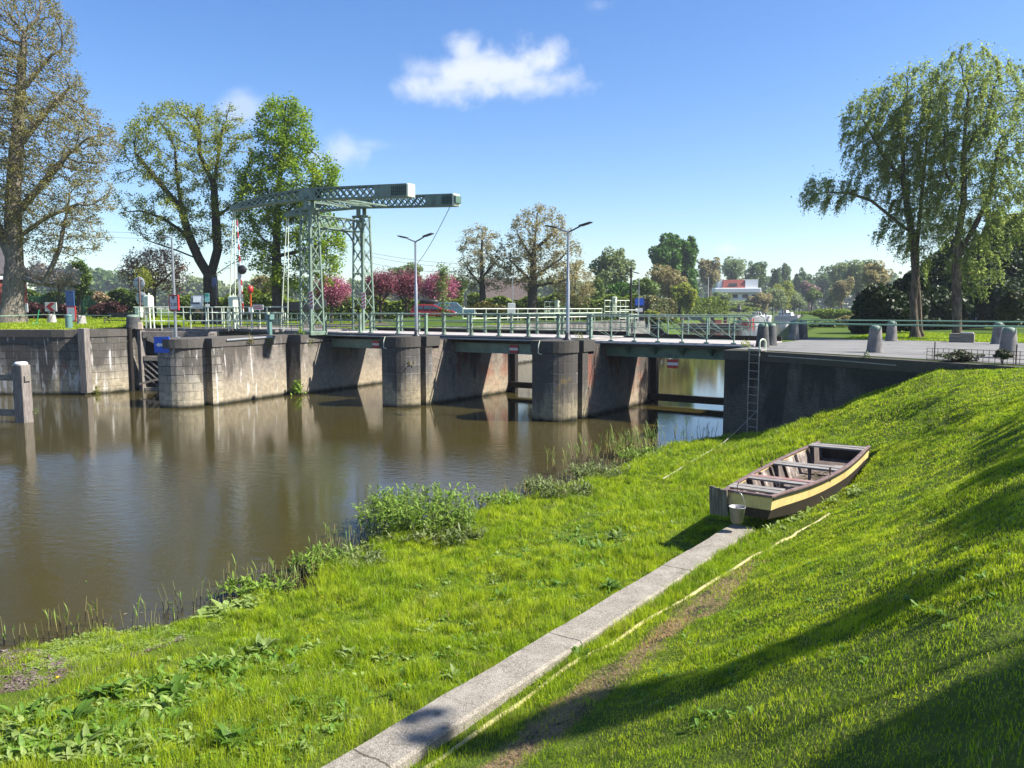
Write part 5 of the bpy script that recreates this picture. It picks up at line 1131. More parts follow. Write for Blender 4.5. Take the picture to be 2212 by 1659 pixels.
b=MB();b.box((0,0,1.3),(1.2,.6,2.6));b.build('body',M_BLACK,t,bevel=.03);b=MB();b.box((-.05,-.32,2.45),(1.1,.06,.9));b.build('blue_panel',M_BLUE,t);b=MB();b.box((-.1,-.32,1.4),(.9,.06,.5));b.build('white_panel',M_WHITE,t)
def pole(name,label,px,Y,z0,h,mat,r=.09,cross=False):
    q=at(px,690,Y);t=thing(name,label,'pole',(q.x,q.y,z0));b=MB();b.tube([(0,0,0),(0,0,h)],[r,r*.7],8);b.build('pole',mat,t)
    if cross: b=MB();b.bar((-.2,0,h-.4),(1.0,.1,h-.7),.1,.12);b.bar((0,0,h-2.2),(.9,0,h-2.3),.06,.06);b.build('cross_arm',mat,t)
    return t
pole('utility_pole','dark wooden utility pole with a short arm beyond the railing',1362,96,Q,6.6,M_DARKWOOD,.16,True)
pole('lamp_pole','thin grey lamp pole in front of the blue kiosk',1379,94,Q,5.3,M_STEEL,.07)
pole('utility_pole','bare grey utility pole left of the white house',1528,230,Q,11,M_CONC,.22)
mast(1107,84,Q,5.0,'small grey street lamp with a white cabinet between the bare trees',-1,1.6,.08)
q=at(1105,690,83.6);t=thing('meter_cabinet','white meter cabinet on the small street lamp between the bare trees','cabinet',(q.x,q.y,Q+.9));b=MB();b.box((0,-.15,.6),(.8,.4,1.3));b.build('cabinet',M_WHITE,t,bevel=.03)
# overhead wires
def wire(name,p0,p1,sag,r,label,g): 
    b=MB();b.tube([p0.lerp(p1,k/10)-Vector((0,0,sag*math.sin(math.pi*k/10))) for k in range(11)],r,4);o=b.build(name,M_DARKM);tag(o,label,'wire',g)
for (x0,y0,x1,y1,w) in ((770,540,1005,570,'uppermost'),(770,548,1005,579,'middle'),(770,562,980,589,'lowest')):
    wire('overhead_wire',at(x0,y0,100),at(x1,y1,112),.35,.02,w+' of the three thin overhead wires right of the lattice towers','overhead wires')
for y0,w in ((487,'upper'),(499,'lower')):
    wire('overhead_wire',at(-60,y0,120),at(770,y0+20,110),.5,.02,w+' of the two thin overhead wires passing behind the leafy trees','overhead wires')
# ------------------------------------------------------------------ trees
def crown_pts(ells,n,r,shell=.5):
    vol=np.array([e[3]*e[4]*e[5] for e in ells]);pick=r.choice(len(ells),n,p=vol/vol.sum());d=r.normal(size=(n,3));d/=np.linalg.norm(d,axis=1)[:,None]
    rad=r.uniform(0,1,n)**(1/3.*(1-shell)+.02) if shell<1 else np.ones(n)
    E=np.array(ells)[pick];return E[:,:3]+d*rad[:,None]*E[:,3:6]
def colonize(trunks,pts,D,infl,kill,maxit=140,up=.06,maxn=9000,r=None):
    P=[];par=[]
    for ti,tr in enumerate(trunks):
        tr=[np.array(p,float) for p in tr]
        if ti==0: P.append(tr[0]);par.append(-1);last=0
        else:
            d=[np.linalg.norm(p-tr[0]) for p in P];last=int(np.argmin(d))
        for p in tr[1:]:
            q=P[last];m=max(1,int(np.linalg.norm(p-q)/D))
            for k in range(1,m+1): P.append(q+(p-q)*k/m);par.append(last);last=len(P)-1
    P=[np.array(p) for p in P];pts=pts.copy();N=np.array(P)
    d2=np.full(len(pts),1e18);near=np.zeros(len(pts),int)
    def upd(i0):
        nonlocal d2,near
        for s in range(i0,len(N),256):
            dd=((pts[:,None,:]-N[None,s:s+256,:])**2).sum(-1);j=dd.argmin(1);m=dd[np.arange(len(pts)),j];w=m<d2;d2=np.where(w,m,d2);near=np.where(w,j+s,near)
    upd(0);par=list(par);seen={}
    for it in range(maxit):
        keep=d2>kill*kill;pts=pts[keep];d2=d2[keep];near=near[keep]
        if len(pts)==0 or len(N)>maxn:break
        act=d2<infl*infl
        if not act.any():
            act=d2<=d2.min()*1.2
        vec=pts[act]-N[near[act]];vec/=np.linalg.norm(vec,axis=1)[:,None]+1e-9
        ids=near[act];u,inv=np.unique(ids,return_inverse=True);S=np.zeros((len(u),3));np.add.at(S,inv,vec)
        S/=np.linalg.norm(S,axis=1)[:,None]+1e-9;S[:,2]+=up
        if r is not None:S+=r.normal(0,.16,S.shape)
        S/=np.linalg.norm(S,axis=1)[:,None]+1e-9
        new=N[u]+S*D
        ok=[]
        for k,i in enumerate(u):
            c=seen.get(i,0);seen[i]=c+1
            if c<4:ok.append(k)
        if not ok:break
        i0=len(N);N=np.concatenate([N,new[ok]]);par+= [int(u[k]) for k in ok];upd(i0)
    return N,np.array(par)
def branch_mesh(N,par,R0,rt,minr=0,rpow=None):
    n=len(N);ch=[[] for _ in range(n)]
    for i in range(n):
        if par[i]>=0:ch[par[i]].append(i)
    tips=np.zeros(n)
    for i in range(n-1,-1,-1):
        tips[i]=max(1,sum(tips[c] for c in ch[i]))
    e=math.log(max(tips[0],2))/math.log(R0/rt);rad=rt*tips**(1/e)
    # slim growth along the very base
    V=[];Qd=[];
    starts=[(0,None)];
    while starts:
        i,pr=starts.pop();chainp=[];chr_=[]
        if pr is not None: chainp.append(N[pr]);chr_.append(rad[i]*1.05)
        while True:
            chainp.append(N[i]);chr_.append(rad[i])
            if not ch[i]:break
            c=sorted(ch[i],key=lambda k:-tips[k])
            for k in c[1:]: starts.append((k,i))
            i=c[0]
        if len(chainp)<2 or chr_[0]<minr:continue
        sides=10 if chr_[0]>.2 else 6 if chr_[0]>.06 else 3
        A=np.array(chainp);T=np.gradient(A,axis=0);T/=np.linalg.norm(T,axis=1)[:,None]+1e-9
        ref=np.array([.31,.87,.11]);X=np.cross(T,ref);X/=np.linalg.norm(X,axis=1)[:,None]+1e-9;Y=np.cross(T,X)
        a=np.arange(sides)*2*math.pi/sides;rr=np.array(chr_);rr[-1]*=.5
        ring=A[:,None,:]+rr[:,None,None]*(np.cos(a)[None,:,None]*X[:,None,:]+np.sin(a)[None,:,None]*Y[:,None,:])
        o=sum(len(v) for v in V) if False else branch_mesh.o;branch_mesh.o+=ring.shape[0]*sides
        V.append(ring.reshape(-1,3));k=np.arange(len(A)-1)[:,None]*sides;j=np.arange(sides)[None,:];j2=(j+1)%sides
        Qd.append(np.stack([o+k+j,o+k+j2,o+k+sides+j2,o+k+sides+j],-1).reshape(-1,4))
    return np.concatenate(V),np.concatenate(Qd),rad,tips
branch_mesh.o=0
def leaf_quads(C,size,r,aspect=.55,upb=.4,jit=.35,axis=None,curl=.25):
    n=len(C);s=size*r.uniform(1-jit,1+jit,n)
    nrm=r.normal(size=(n,3));nrm[:,2]=np.abs(nrm[:,2])+upb;nrm/=np.linalg.norm(nrm,axis=1)[:,None]
    a=r.normal(size=(n,3)) if axis is None else axis+r.normal(0,.25,(n,3));a-=nrm*(a*nrm).sum(1)[:,None];a/=np.linalg.norm(a,axis=1)[:,None]+1e-9
    b=np.cross(nrm,a);h=s[:,None]*.5
    V=np.stack([C-a*h,C+b*h*aspect+nrm*h*curl,C+a*h,C-b*h*aspect+nrm*h*curl],1).reshape(-1,3)
    return V,np.arange(4*n).reshape(n,4)
def bark(name,col=(.11,.09,.07),col2=(.05,.042,.035)):
    if name in MC:return MC[name]
    t=NT(name);o=t.obj();f=t.noise(t.map(o,(5,5,1.2)),2.2,6,.65);g=t.noise(o,.8,4)
    c=t.mix(t.ramp(f,.38,.62),col2,col);c=t.mix(t.math('MULTIPLY',t.ramp(g,.5,.68),.4),c,(.09,.09,.04));MC[name]=t.done(t.bsdf(c,.9,0,f,.7,.05,.1));return MC[name]
BK_MID=bark('greyish_brown_bark',(.24,.21,.17),(.11,.095,.075));BK_BROWN=bark('brown_bark',(.15,.12,.09),(.06,.048,.038));BK_GREY=bark('grey_bark',(.27,.24,.20),(.12,.105,.085));BK_DARK=bark('dark_bark',(.07,.057,.045),(.03,.025,.02))
LEAFM={}
def LM(name,col,**k):
    if name not in LEAFM:LEAFM[name]=leafmat(name,col,**k)
    return LEAFM[name]
def tree(name,label,base,Y,zb,trunks,crown,R0,rt,D,npts,leaf,lsize,per,mat,bk,seed,cat='tree',group=None,depth=.85,spread=.3,shell=.5,infl=6,kill=1.6,lr=1.0,aspect=.6,upb=.4,maxn=7000,dy=None,droop=None,minr=0,leafdepth=2.2):
    """a tree given by its trunk line and crown lobes, measured at distance Y and turned into metres"""
    r=np.random.default_rng(seed);B=at(base[0],base[1],Y);B.z=zb;k=Y/F
    def loc(px,py,oy=0.): p=at(px,py,Y);return (p.x-B.x,oy,p.z-zb)
    tr=[[(loc(q[0],q[1],q[2]*k if len(q)>2 else 0.)) for q in t_] for t_ in trunks];tr[0][0]=(0,0,-.25)
    ell=[]
    for c in crown:
        x,y,z=loc(c[0],c[1],(c[4]*k if len(c)>4 else 0.));ell.append((x,y,z,c[2]*k,c[2]*k*depth if c[2]<c[3]*1.5 else c[3]*k*1.2,c[3]*k))
    pts=crown_pts(ell,npts,r,shell);pts=pts[pts[:,2]>.8]
    N,par=colonize(tr,pts,D,infl*D,kill*D,up=.05,maxn=maxn,r=r)
    branch_mesh.o=0;V,Qd,rad,tips=branch_mesh(N,par,R0,rt,minr)
    t=thing(name,label,cat,B,0,group)
    # root flare
    flare=np.clip(1-V[:,2]/(R0*2.2),0,1)**2*.45;cxy=np.zeros(2);near=np.hypot(V[:,0],V[:,1])<R0*2.2;V[near,0]*=1+flare[near];V[near,1]*=1+flare[near]
    npmesh('trunk',V,quads=Qd,mat=bk,parent=t,smooth=True)
    thin=np.where(tips<=leafdepth*2)[0]
    if leaf:
        w=1/np.maximum(tips[thin],1);C=N[r.choice(thin,leaf,p=w/w.sum())]+r.normal(0,spread,(leaf,3))
        if droop is None:
            LV,LQ=leaf_quads(C,lsize,r,aspect,upb);tint=r.uniform(0,1,len(LQ))
        else:
            # hanging strands of narrow leaves
            ns=leaf//droop[1];C=N[r.choice(thin,ns,p=w/w.sum())];out=C[:,:2]-0;out=out/(np.linalg.norm(out,axis=1)[:,None]+.1)
            allc=[];ax=[]
            Ls=r.uniform(.35,1,ns)*droop[0]
            for q in range(droop[1]):
                s=(q+r.uniform(0,1,ns))/droop[1]
                p=C.copy();p[:,:2]+=out*(Ls*.35*np.sqrt(s))[:,None]+r.normal(0,.06,(ns,2));p[:,2]-=Ls*s**1.4-.12;allc.append(p)
                a=np.zeros((ns,3));a[:,:2]=out*.4;a[:,2]=-1;ax.append(a)
            C=np.concatenate(allc);ax=np.concatenate(ax)+r.normal(0,.5,(len(C),3));LV,LQ=leaf_quads(C,lsize,r,aspect,.1,axis=ax);C2=N[r.choice(thin,leaf//6,p=w/w.sum())]+r.normal(0,.28,(leaf//6,3));L2,Q2=leaf_quads(C2,lsize,r,.45,.3);LQ=np.concatenate([LQ,Q2+len(LV)]);LV=np.concatenate([LV,L2]);tint=r.uniform(0,1,len(LQ))
        npmesh('crown',LV,quads=LQ,mat=mat,tint=tint,parent=t)
    return t
def lobes(base_ells,r,n,size):
    out=[]
    for e in base_ells:
        for k in range(n):
            d=r.normal(size=3);d/=np.linalg.norm(d);q=r.uniform(.55,1)
            out.append((e[0]+d[0]*e[3]*q,e[1]+d[1]*e[4]*q,e[2]+d[2]*e[5]*q,e[3]*size*r.uniform(.7,1.3),e[4]*size,e[5]*size*r.uniform(.7,1.2)))
        out.append((e[0],e[1],e[2],e[3]*.75,e[4]*.75,e[5]*.75))
    return out
def bushy(name,label,px,Y,zb,crown,n,lsize,mat,seed,cat='tree',group=None,trunk=None,bk=None,depth=.8,nl=15,lsz=.36,fill=.45,upb=.3,aspect=.7):
    """dense far crown: many small leaf clumps gathered in uneven lobes, on a trunk with a few limbs"""
    r=np.random.default_rng(seed);B=at(px,690,Y);B.z=zb;k=Y/F;ell=[]
    for c in crown:
        p=at(c[0],c[1],Y);ell.append((p.x-B.x,0,p.z-zb,c[2]*k,c[2]*k*depth,c[3]*k))
    lb=lobes(ell,r,nl,lsz);C=crown_pts(lb,n,r,1-fill);C=C[C[:,2]>-.3]
    t=thing(name,label,cat,B,0,group)
    b=MB();zt=ell[0][2];top=Vector((ell[0][0],0,zt+ell[0][5]*.5));R0=trunk or .12*k*10
    b.tube([(0,0,-.3),tuple(Vector((0,0,0)).lerp(top,.3)),tuple(Vector((0,0,0)).lerp(top,.65)),tuple(top)],[R0*1.2,R0,R0*.6,R0*.2],7)
    for e in lb[:7]: q=Vector((0,0,0)).lerp(top,r.uniform(.25,.55));b.tube([q,q.lerp(Vector(e[:3]),.6)+Vector((0,0,.1*e[5])),Vector(e[:3])],[R0*.45,R0*.28,R0*.08],5)
    b.build('trunk' if cat=='tree' else 'stem',bk or BK_BROWN,t)
    LV,LQ=leaf_quads(C,lsize,r,aspect,upb);npmesh('crown' if cat=='tree' else 'foliage',LV,quads=LQ,mat=mat,tint=r.uniform(0,1,len(LQ)),parent=t);return t
# big bare tree at the left
L_BUD=LM('olive_bud_leaves',(.30,.29,.08),trans=.5,var=.5,hue=(.36,.31,.09));L_OLIVE=LM('olive_green_leaves',(.27,.33,.04),trans=.6,var=.4,hue=(.38,.40,.05))
L_LIME=LM('lime_green_leaves',(.20,.34,.015),trans=.5,var=.4,hue=(.38,.48,.02));L_WIL=LM('willow_leaves',(.30,.40,.10),trans=.6,var=.45,hue=(.43,.50,.12),scale=1.6)
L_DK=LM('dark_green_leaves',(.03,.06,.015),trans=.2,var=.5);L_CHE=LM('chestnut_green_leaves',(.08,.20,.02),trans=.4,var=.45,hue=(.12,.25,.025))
L_PINK=LM('pink_blossom',(.52,.15,.24),trans=.3,var=.5,hue=(.60,.22,.32),scale=2);L_WINE=LM('wine_red_blossom',(.25,.075,.09),trans=.35,var=.55,hue=(.42,.12,.18),scale=2)
L_BRN=LM('brown_bud_leaves',(.36,.32,.14),trans=.5,var=.4,hue=(.40,.34,.14));L_RUST=LM('copper_red_leaves',(.38,.22,.14),trans=.45,var=.45,hue=(.46,.30,.17))
L_HEDGE=LM('hedge_leaves',(.17,.26,.025),trans=.4,var=.45,hue=(.27,.34,.04));L_HEDGED=LM('dark_hedge_leaves',(.07,.13,.015),trans=.3,var=.5,hue=(.14,.2,.025));L_GREY=LM('grey_green_leaves',(.25,.33,.12),trans=.45,var=.4,hue=(.31,.36,.15))
L_POP=LM('poplar_leaves',(.12,.22,.06),trans=.4,var=.45);L_PURP=LM('purple_hedge_leaves',(.075,.03,.03),trans=.2,var=.5,hue=(.13,.05,.04));L_WHITE=LM('white_blossom',(.6,.6,.5),trans=.3,var=.3);L_GOLD=LM('golden_yew_leaves',(.12,.12,.015),trans=.2,var=.6,hue=(.22,.19,.02))
L_FRESH=LM('fresh_green_leaves',(.16,.26,.06),trans=.35,var=.4)
tree('bare_tree','huge thick trunked tree with sparse budding twigs at the left edge',(25,688),56,4.25,
  [[(25,688),(28,640),(32,590),(30,540),(27,440),(36,320),(44,200),(52,80)],[(32,585),(8,520),(-40,420),(-80,330)],[(34,605),(95,612),(128,540),(150,430)],[(28,470),(90,400),(150,330)],[(30,520),(100,470),(170,440)],[(36,320),(100,240),(150,190)],[(44,200),(110,120)]],
  [(40,70,115,110),(60,200,125,90),(110,300,140,95),(110,420,135,85),(130,505,110,55),(190,330,45,80),(-70,300,130,200),(60,480,150,60)],.72,.02,.31,11000,80000,.13,1,L_BUD,BK_MID,11,maxn=26000,spread=.16,infl=6,kill=1.6,shell=.3)
tree('forked_tree','large round crowned tree on a low forked trunk, budding olive green',(458,692),74,3.8,
  [[(458,692),(456,640),(454,600)],[(454,600),(430,560),(408,510),(392,450),(382,380),(378,320)],[(454,605),(470,540),(466,470),(462,400),(474,320),(482,270)],[(408,510),(350,470),(300,455)],[(466,470),(520,430),(545,390)],[(392,450),(340,390),(300,340)],[(462,400),(430,330),(430,270)],[(456,595),(500,570),(530,560)],[(430,560),(380,540),(320,520)]],
  [(385,320,118,95),(300,400,55,115),(478,320,72,95),(400,470,125,60),(500,470,55,70),(420,270,90,45)],.66,.022,.5,2300,30000,.19,1,L_OLIVE,BK_DARK,12,maxn=8000,spread=.22,shell=.72,infl=7,kill=1.7)
tree('leafy_tree','fresh lime green leafy tree directly behind the lattice towers',(598,690),72,3.7,
  [[(598,690),(598,620),(597,540),(600,450),(606,360),(614,270),(618,225)],[(600,470),(660,420),(710,400)],[(597,540),(550,500)],[(598,560),(660,540),(710,520)],[(606,360),(660,330)],[(600,440),(560,400)]],
  [(612,290,66,82),(650,390,90,55),(565,420,60,90),(690,530,58,80),(640,480,70,60),(560,540,45,45),(700,360,30,30),(640,600,90,35)],.44,.022,.5,1700,34000,.24,1,L_LIME,BK_DARK,13,maxn=6000,spread=.3,shell=.5)
# right willows
tree('willow_tree','twin trunked willow with a drooping limb reaching out over the quay',(1979,733),41,3.45,
  [[(1966,733),(1972,650),(1978,597),(1974,530),(1962,460),(1952,394),(1950,300),(1960,200)],[(1967,733,0),(1994,731,10),(1992,660,12),(1989,600,14),(1988,528,14),(1998,430,14),(2010,300,14),(2020,180,14)],[(1970,508),(1945,485),(1919,463),(1883,434),(1838,418),(1790,415)],[(1962,460),(1920,440),(1880,430)],[(1952,394),(1905,330),(1870,270)],[(1950,300),(1915,240)]],
  [(1935,290,90,125),(1880,270,60,80),(1795,415,70,40),(1850,330,34,60),(1990,210,55,80),(1960,440,55,60),(2000,350,60,120),(1985,560,30,45),(1935,500,45,35),(2010,480,50,60),(1860,395,45,30),(1975,520,45,30)],.23,.013,.32,3400,44000,.14,1,L_WIL,BK_BROWN,14,maxn=9000,droop=(.95,6),aspect=.32,shell=.4)
tree('willow_tree','single trunked tall willow nearest the right edge of the view',(2068,736),39,3.45,
  [[(2068,736),(2067,650),(2066,536),(2082,434),(2082,312),(2092,200)],[(2068,545),(2100,500),(2140,420),(2160,300)],[(2082,434),(2040,370),(2040,280)],[(2082,330),(2130,260),(2150,180)]],
  [(2095,210,95,110),(2150,330,110,140),(2050,330,65,120),(2090,430,90,80),(2170,210,70,70),(2110,500,70,40),(2040,470,50,40),(2190,470,60,60),(2075,560,40,45),(2120,570,50,50),(2205,330,60,130)],.22,.013,.32,3600,46000,.14,1,L_WIL,BK_BROWN,15,maxn=9000,droop=(.9,6),aspect=.32,shell=.4)
# bare trees in the middle
tree('bare_tree','smaller round bare tree right of the pink blossom, twigs just budding',(1043,690),96,3.5,[[(1043,690),(1042,630),(1040,560),(1042,505)],[(1042,620),(1010,580)],[(1041,600),(1075,560)]],[(1040,545,52,58),(1020,590,40,40),(1075,590,38,45)],.38,.022,.55,1100,6000,.24,1,L_BRN,BK_DARK,16,maxn=4000,spread=.25)
tree('bare_tree','larger bare tree with a broad brown crown behind the twin headed lamp',(1150,690),95,3.5,[[(1150,690),(1150,630),(1152,560),(1158,490)],[(1151,610),(1100,560)],[(1151,600),(1210,560)],[(1152,560),(1120,510)],[(1154,540),(1200,500)],[(1150,625),(1220,605)]],[(1165,510,70,68),(1130,560,48,55),(1215,565,50,60),(1160,590,95,38)],.62,.024,.55,1900,11000,.25,1,L_BRN,BK_DARK,17,maxn=6000,spread=.25)
tree('bare_tree','thin brown thicket of bare stems right of the broad bare tree',(1240,690),97,3.5,[[(1240,690),(1240,640),(1245,590)],[(1240,680),(1222,630),(1215,590)],[(1241,680),(1262,630),(1268,600)]],[(1240,615,42,50),(1215,620,25,42),(1268,620,20,40)],.16,.02,.5,700,3500,.25,1,L_BRN,BK_BROWN,18,maxn=2500)
tree('plum_tree','small copper red leaved tree behind the round sign backs',(335,692),76,3.8,[[(335,692),(333,640),(336,610)],[(335,625),(300,590)],[(335,620),(370,590)]],[(335,575,62,42),(300,595,42,42),(372,595,35,45)],.17,.018,.4,900,6500,.2,1,L_RUST,BK_BROWN,19,maxn=3500,spread=.25)
for (x,lab,m,s,rx,ry,cy) in ((716,'bright pink cherry tree framed between the two lattice towers',L_PINK,20,36,28,627),(822,'wine red cherry tree just right of the farther lattice tower',L_WINE,21,32,27,614),(878,'darker wine red cherry tree left of the first twin headed lamp',L_WINE,22,31,26,616),(948,'pink cherry tree behind the blue off-road car',L_PINK,23,36,28,622)):
    Y=78+(s-20);tree('cherry_tree',lab,(x,700),Y,Q+.05,[[(x,700),(x,665),(x-2,640)],[(x,660),(x-18,635)],[(x,658),(x+18,632)]],[(x,cy,rx,ry),(x-rx*.5,cy+4,rx*.55,ry*.7),(x+rx*.5,cy-2,rx*.6,ry*.75)],.16,.02,.36,450,8500 if m is L_PINK else 7000,.16,1,m,BK_DARK,s,group='blossoming cherry trees',spread=.34,maxn=2000,shell=.15)
tree('sapling','slender fresh green sapling beside the blue off-road car',(957,700),72,Q,[[(957,700),(957,640),(958,580)]],[(957,625,11,50)],.06,.012,.3,260,1500,.18,1,L_FRESH,BK_BROWN,24,maxn=900)
tree('sapling','narrow upright young tree with thick leafy shoots left of the hedge',(172,690),80,4,[[(172,690),(171,640),(172,570)],[(171,640),(158,600)],[(172,640),(188,600)],[(172,620),(166,575)],[(172,620),(180,580)]],[(172,600,12,42),(158,590,8,30),(187,600,8,30)],.12,.03,.4,300,2600,.32,1,L_FRESH,BK_BROWN,25,maxn=900)
tree('sapling','staked thin sapling with pale stem left of the copper tree',(312,692),66,3.9,[[(312,692),(311,640),(313,600)]],[(313,600,16,22)],.05,.012,.3,120,500,.16,1,L_OLIVE,BK_GREY,26,maxn=500)
bushy('blossom_shrub','white flowering shrub spilling out behind the big trunk',130,76,4,[(125,600,48,28),(90,590,30,30)],5000,.22,L_WHITE,27,'shrub',trunk=.1)
# right hand far bank
def fb(name,label,px,Y,crown,n,ls,mat,seed,**k): return bushy(name,label,px,Y,Q-.2,crown,n,ls,mat,seed,**k)
fb('chestnut_tree','left of the two tall dense green trees that stand touching',1437,185,[(1438,560,36,48),(1440,600,30,40)],9000,.75,L_CHE,30,trunk=.5)
fb('chestnut_tree','right of the two tall dense green trees that stand touching',1482,188,[(1484,555,26,44),(1480,600,28,44)],8000,.75,L_CHE,31,trunk=.5)
fb('birch_tree','airy grey green weeping birch left of the tall dense trees',1322,150,[(1322,585,42,40),(1335,560,22,24)],5200,.5,L_GREY,32,trunk=.28)
fb('bare_tree','brown budding tree in front of the tall dense pair',1445,150,[(1440,610,42,38)],4200,.42,L_BRN,33,trunk=.22)
fb('shrub','rounded fresh green shrub left of the weeping birch',1292,120,[(1292,628,20,24)],2600,.36,L_FRESH,34,cat='shrub')
fb('shrub','rounded pale green willow shrub behind the lamp pole',1398,118,[(1400,622,28,22)],2600,.36,L_FRESH,35,cat='shrub')
fb('shrub','dark mixed bush under the weeping birch',1340,125,[(1345,630,34,26)],3000,.4,L_CHE,36,cat='shrub')
fb('shrub','tall green bush before the dense pair with light tips',1485,140,[(1478,635,28,32)],3500,.4,L_OLIVE,37,cat='shrub')
fb('bare_tree','pale brown budding tree left of the white house',1534,260,[(1532,592,24,36),(1528,575,18,20)],4200,.7,L_BRN,38,trunk=.35)
fb('bare_tree','pale budding tree behind the white house roof',1582,330,[(1585,580,34,26)],3000,.8,L_GREY,39,trunk=.4)
fb('cypress_tree','dark green pointed tree rising behind the white house attic',1583,320,[(1583,590,16,20)],2500,.8,L_POP,40,trunk=.3)
fb('birch_tree','dark blue green weeping tree right of the white house',1636,310,[(1636,590,20,30),(1625,610,20,18)],4200,.8,L_POP,41,trunk=.35)
for i,(x,y,rx,ry,lab,m) in enumerate(((1676,604,13,28,'leftmost dark poplar of the row right of the white house',L_POP),(1696,606,15,28,'second dark poplar of the row, broad and touching the first',L_POP),(1727,612,14,26,'third dark poplar of the row with a pointed top',L_POP),(1748,618,12,22,'fourth poplar of the row, lighter green and lower',L_CHE),(1783,612,24,28,'broad dark round tree right of the poplar row',L_POP))):
    fb('poplar_tree',lab,x,340+6*i,[(x,y,rx,ry),(x,y+22,rx*.9,18)],3600,.9,m,42+i,trunk=.4,group='poplars right of the white house')
fb('willow_tree','tall grey green willow beyond the quay, right of the poplars',1850,240,[(1850,600,36,38),(1875,585,26,24)],6500,.7,L_GREY,48,trunk=.4)
fb('willow_tree','paler feathery willow partly behind the tall grey one',1812,300,[(1816,600,28,32)],4200,.8,L_GREY,49,trunk=.35)
fb('bare_tree','copper brown tree in front of the grey willows',1818,200,[(1818,625,27,26)],4200,.5,L_BRN,50,trunk=.25)
fb('bare_tree','sparse brown tree by the first twin trunk willow',1890,160,[(1893,600,32,34)],3200,.5,L_BRN,51,trunk=.25)
fb('pollard_willow','small leaning pollard willow on the far river bank',1752,230,[(1755,638,17,14)],2200,.45,L_FRESH,52,trunk=.35)
fb('pollard_willow','second small pollard willow nearer the copper tree',1795,235,[(1795,648,14,15)],1800,.45,L_FRESH,53,trunk=.25)
fb('shrub','pinkish grey blossoming bush behind the leaning pollard',1745,250,[(1748,625,22,16)],2600,.5,LM('dull_pink_blossom',(.3,.24,.22),trans=.3,var=.4),54,cat='shrub')
for i,(x,y,rx,ry,Y,m,lab) in enumerate(((1600,658,42,9,230,L_GREY,'grey green willow scrub directly below the white house'),(1556,650,22,18,225,L_GREY,'grey green willow scrub left of the white house'),(1668,645,30,24,240,L_GREY,'large grey green bush right of the white house'),(1640,655,26,22,228,L_BRN,'tan brown bush beside the motor cruiser'),(1690,640,26,28,262,L_OLIVE,'olive bush right of the tan brown bush'),(1715,650,24,22,270,L_GREY,'pale bush below the poplar row'),(1500,655,24,14,190,L_HEDGE,'low rounded bush at the jetty'),(1590,668,44,10,215,L_HEDGE,'long low bright hedge along the jetty'))):
    fb('shrub',lab,x,Y,[(x,y,rx,ry)],3400,.55,m,60+i,cat='shrub',group='riverside bushes')
fb('shrub','low green scrub on the sloping bank left of the work boat',1425,112,[(1425,692,36,12)],3600,.3,L_HEDGE,150,cat='shrub')
fb('shrub','taller mixed scrub at the river corner behind the lattice railing',1400,106,[(1396,684,22,14)],2600,.3,L_OLIVE,151,cat='shrub')
fb('shrub','grassy green tufts along the far bank edge before the jetty',1500,172,[(1500,676,60,8)],3600,.36,L_HEDGE,152,cat='shrub')
fb('shrub','pale green bank plants below the long low hedge',1560,190,[(1570,680,50,8)],3000,.36,L_GREY,153,cat='shrub')
# hedges
def hedge(name,label,pts,z0,h,th,mat,n,ls,seed,cat='hedge'):
    r=np.random.default_rng(seed);P=[Vector(p) for p in pts];L=[(b-a).length for a,b in zip(P,P[1:])];cum=np.cumsum([0]+L);t=thing(name,label,cat,(P[0].x,P[0].y,z0))
    s=r.uniform(0,cum[-1],n);C=np.zeros((n,3));i=np.clip(np.searchsorted(cum,s)-1,0,len(L)-1)
    A=np.array([tuple(p) for p in P]);d=np.diff(A,axis=0)/np.array(L)[:,None];base=A[i]+d[i]*(s-cum[i])[:,None];nn=np.stack([-d[i][:,1],d[i][:,0]],1)
    f=r.integers(0,3,n);hh=h*(.93+.10*np.sin(s*1.7)+.08*np.sin(s*.61+1))
    off=np.where(f==0,-th/2,np.where(f==1,th/2,r.uniform(-th/2,th/2,n)))+r.normal(0,.1,n);zz=np.where(f==2,hh,r.uniform(0,1,n)*hh)+r.normal(0,.07,n)
    C[:,0]=base[:,0]+nn[:,0]*off-P[0].x;C[:,1]=base[:,1]+nn[:,1]*off-P[0].y;C[:,2]=np.maximum(zz,.05)
    LV,LQ=leaf_quads(C,ls,r,.7,.3);npmesh('foliage',LV,quads=LQ,mat=mat,tint=r.uniform(0,1,len(LQ)),parent=t)
    b=MB()
    for a,c in zip(P,P[1:]): b.bar(a-P[0]+Vector((0,0,h*.42)),c-P[0]+Vector((0,0,h*.42)),th*.7,h*.82)
    b.build('inner_branches',BK_DARK,t)
def gx_(px,Y): p=at(px,690,Y);return (p.x,Y,0)
hedge('hedge','clipped dark green hedge with sunlit top behind the copper tree',[gx_(40,88),gx_(320,88)],3.8,3.0,1.3,L_HEDGED,8000,.32,70)
hedge('hedge','long yellow green hedge running behind the cars and cherry trees',[gx_(400,92),gx_(700,90),gx_(1000,92)],3.5,2.7,1.6,L_HEDGE,16000,.34,71)
hedge('hedge','yellow green hedge running on behind the bare trees to the kiosk',[gx_(1010,104),gx_(1200,104),gx_(1375,106)],3.5,3.1,1.8,L_HEDGE,13000,.36,72)
hedge('hedge','clipped hedge with variegated leaves right of the kiosk',[gx_(1392,108),gx_(1450,112)],3.5,2.9,1.8,LM('variegated_leaves',(.2,.24,.09),trans=.3,var=.6),4500,.34,73)
hedge('hedge','clipped hedge by the jetty left of the long low one',[gx_(1462,150),gx_(1562,160)],3.5,3.4,2.2,L_HEDGE,5500,.42,74)
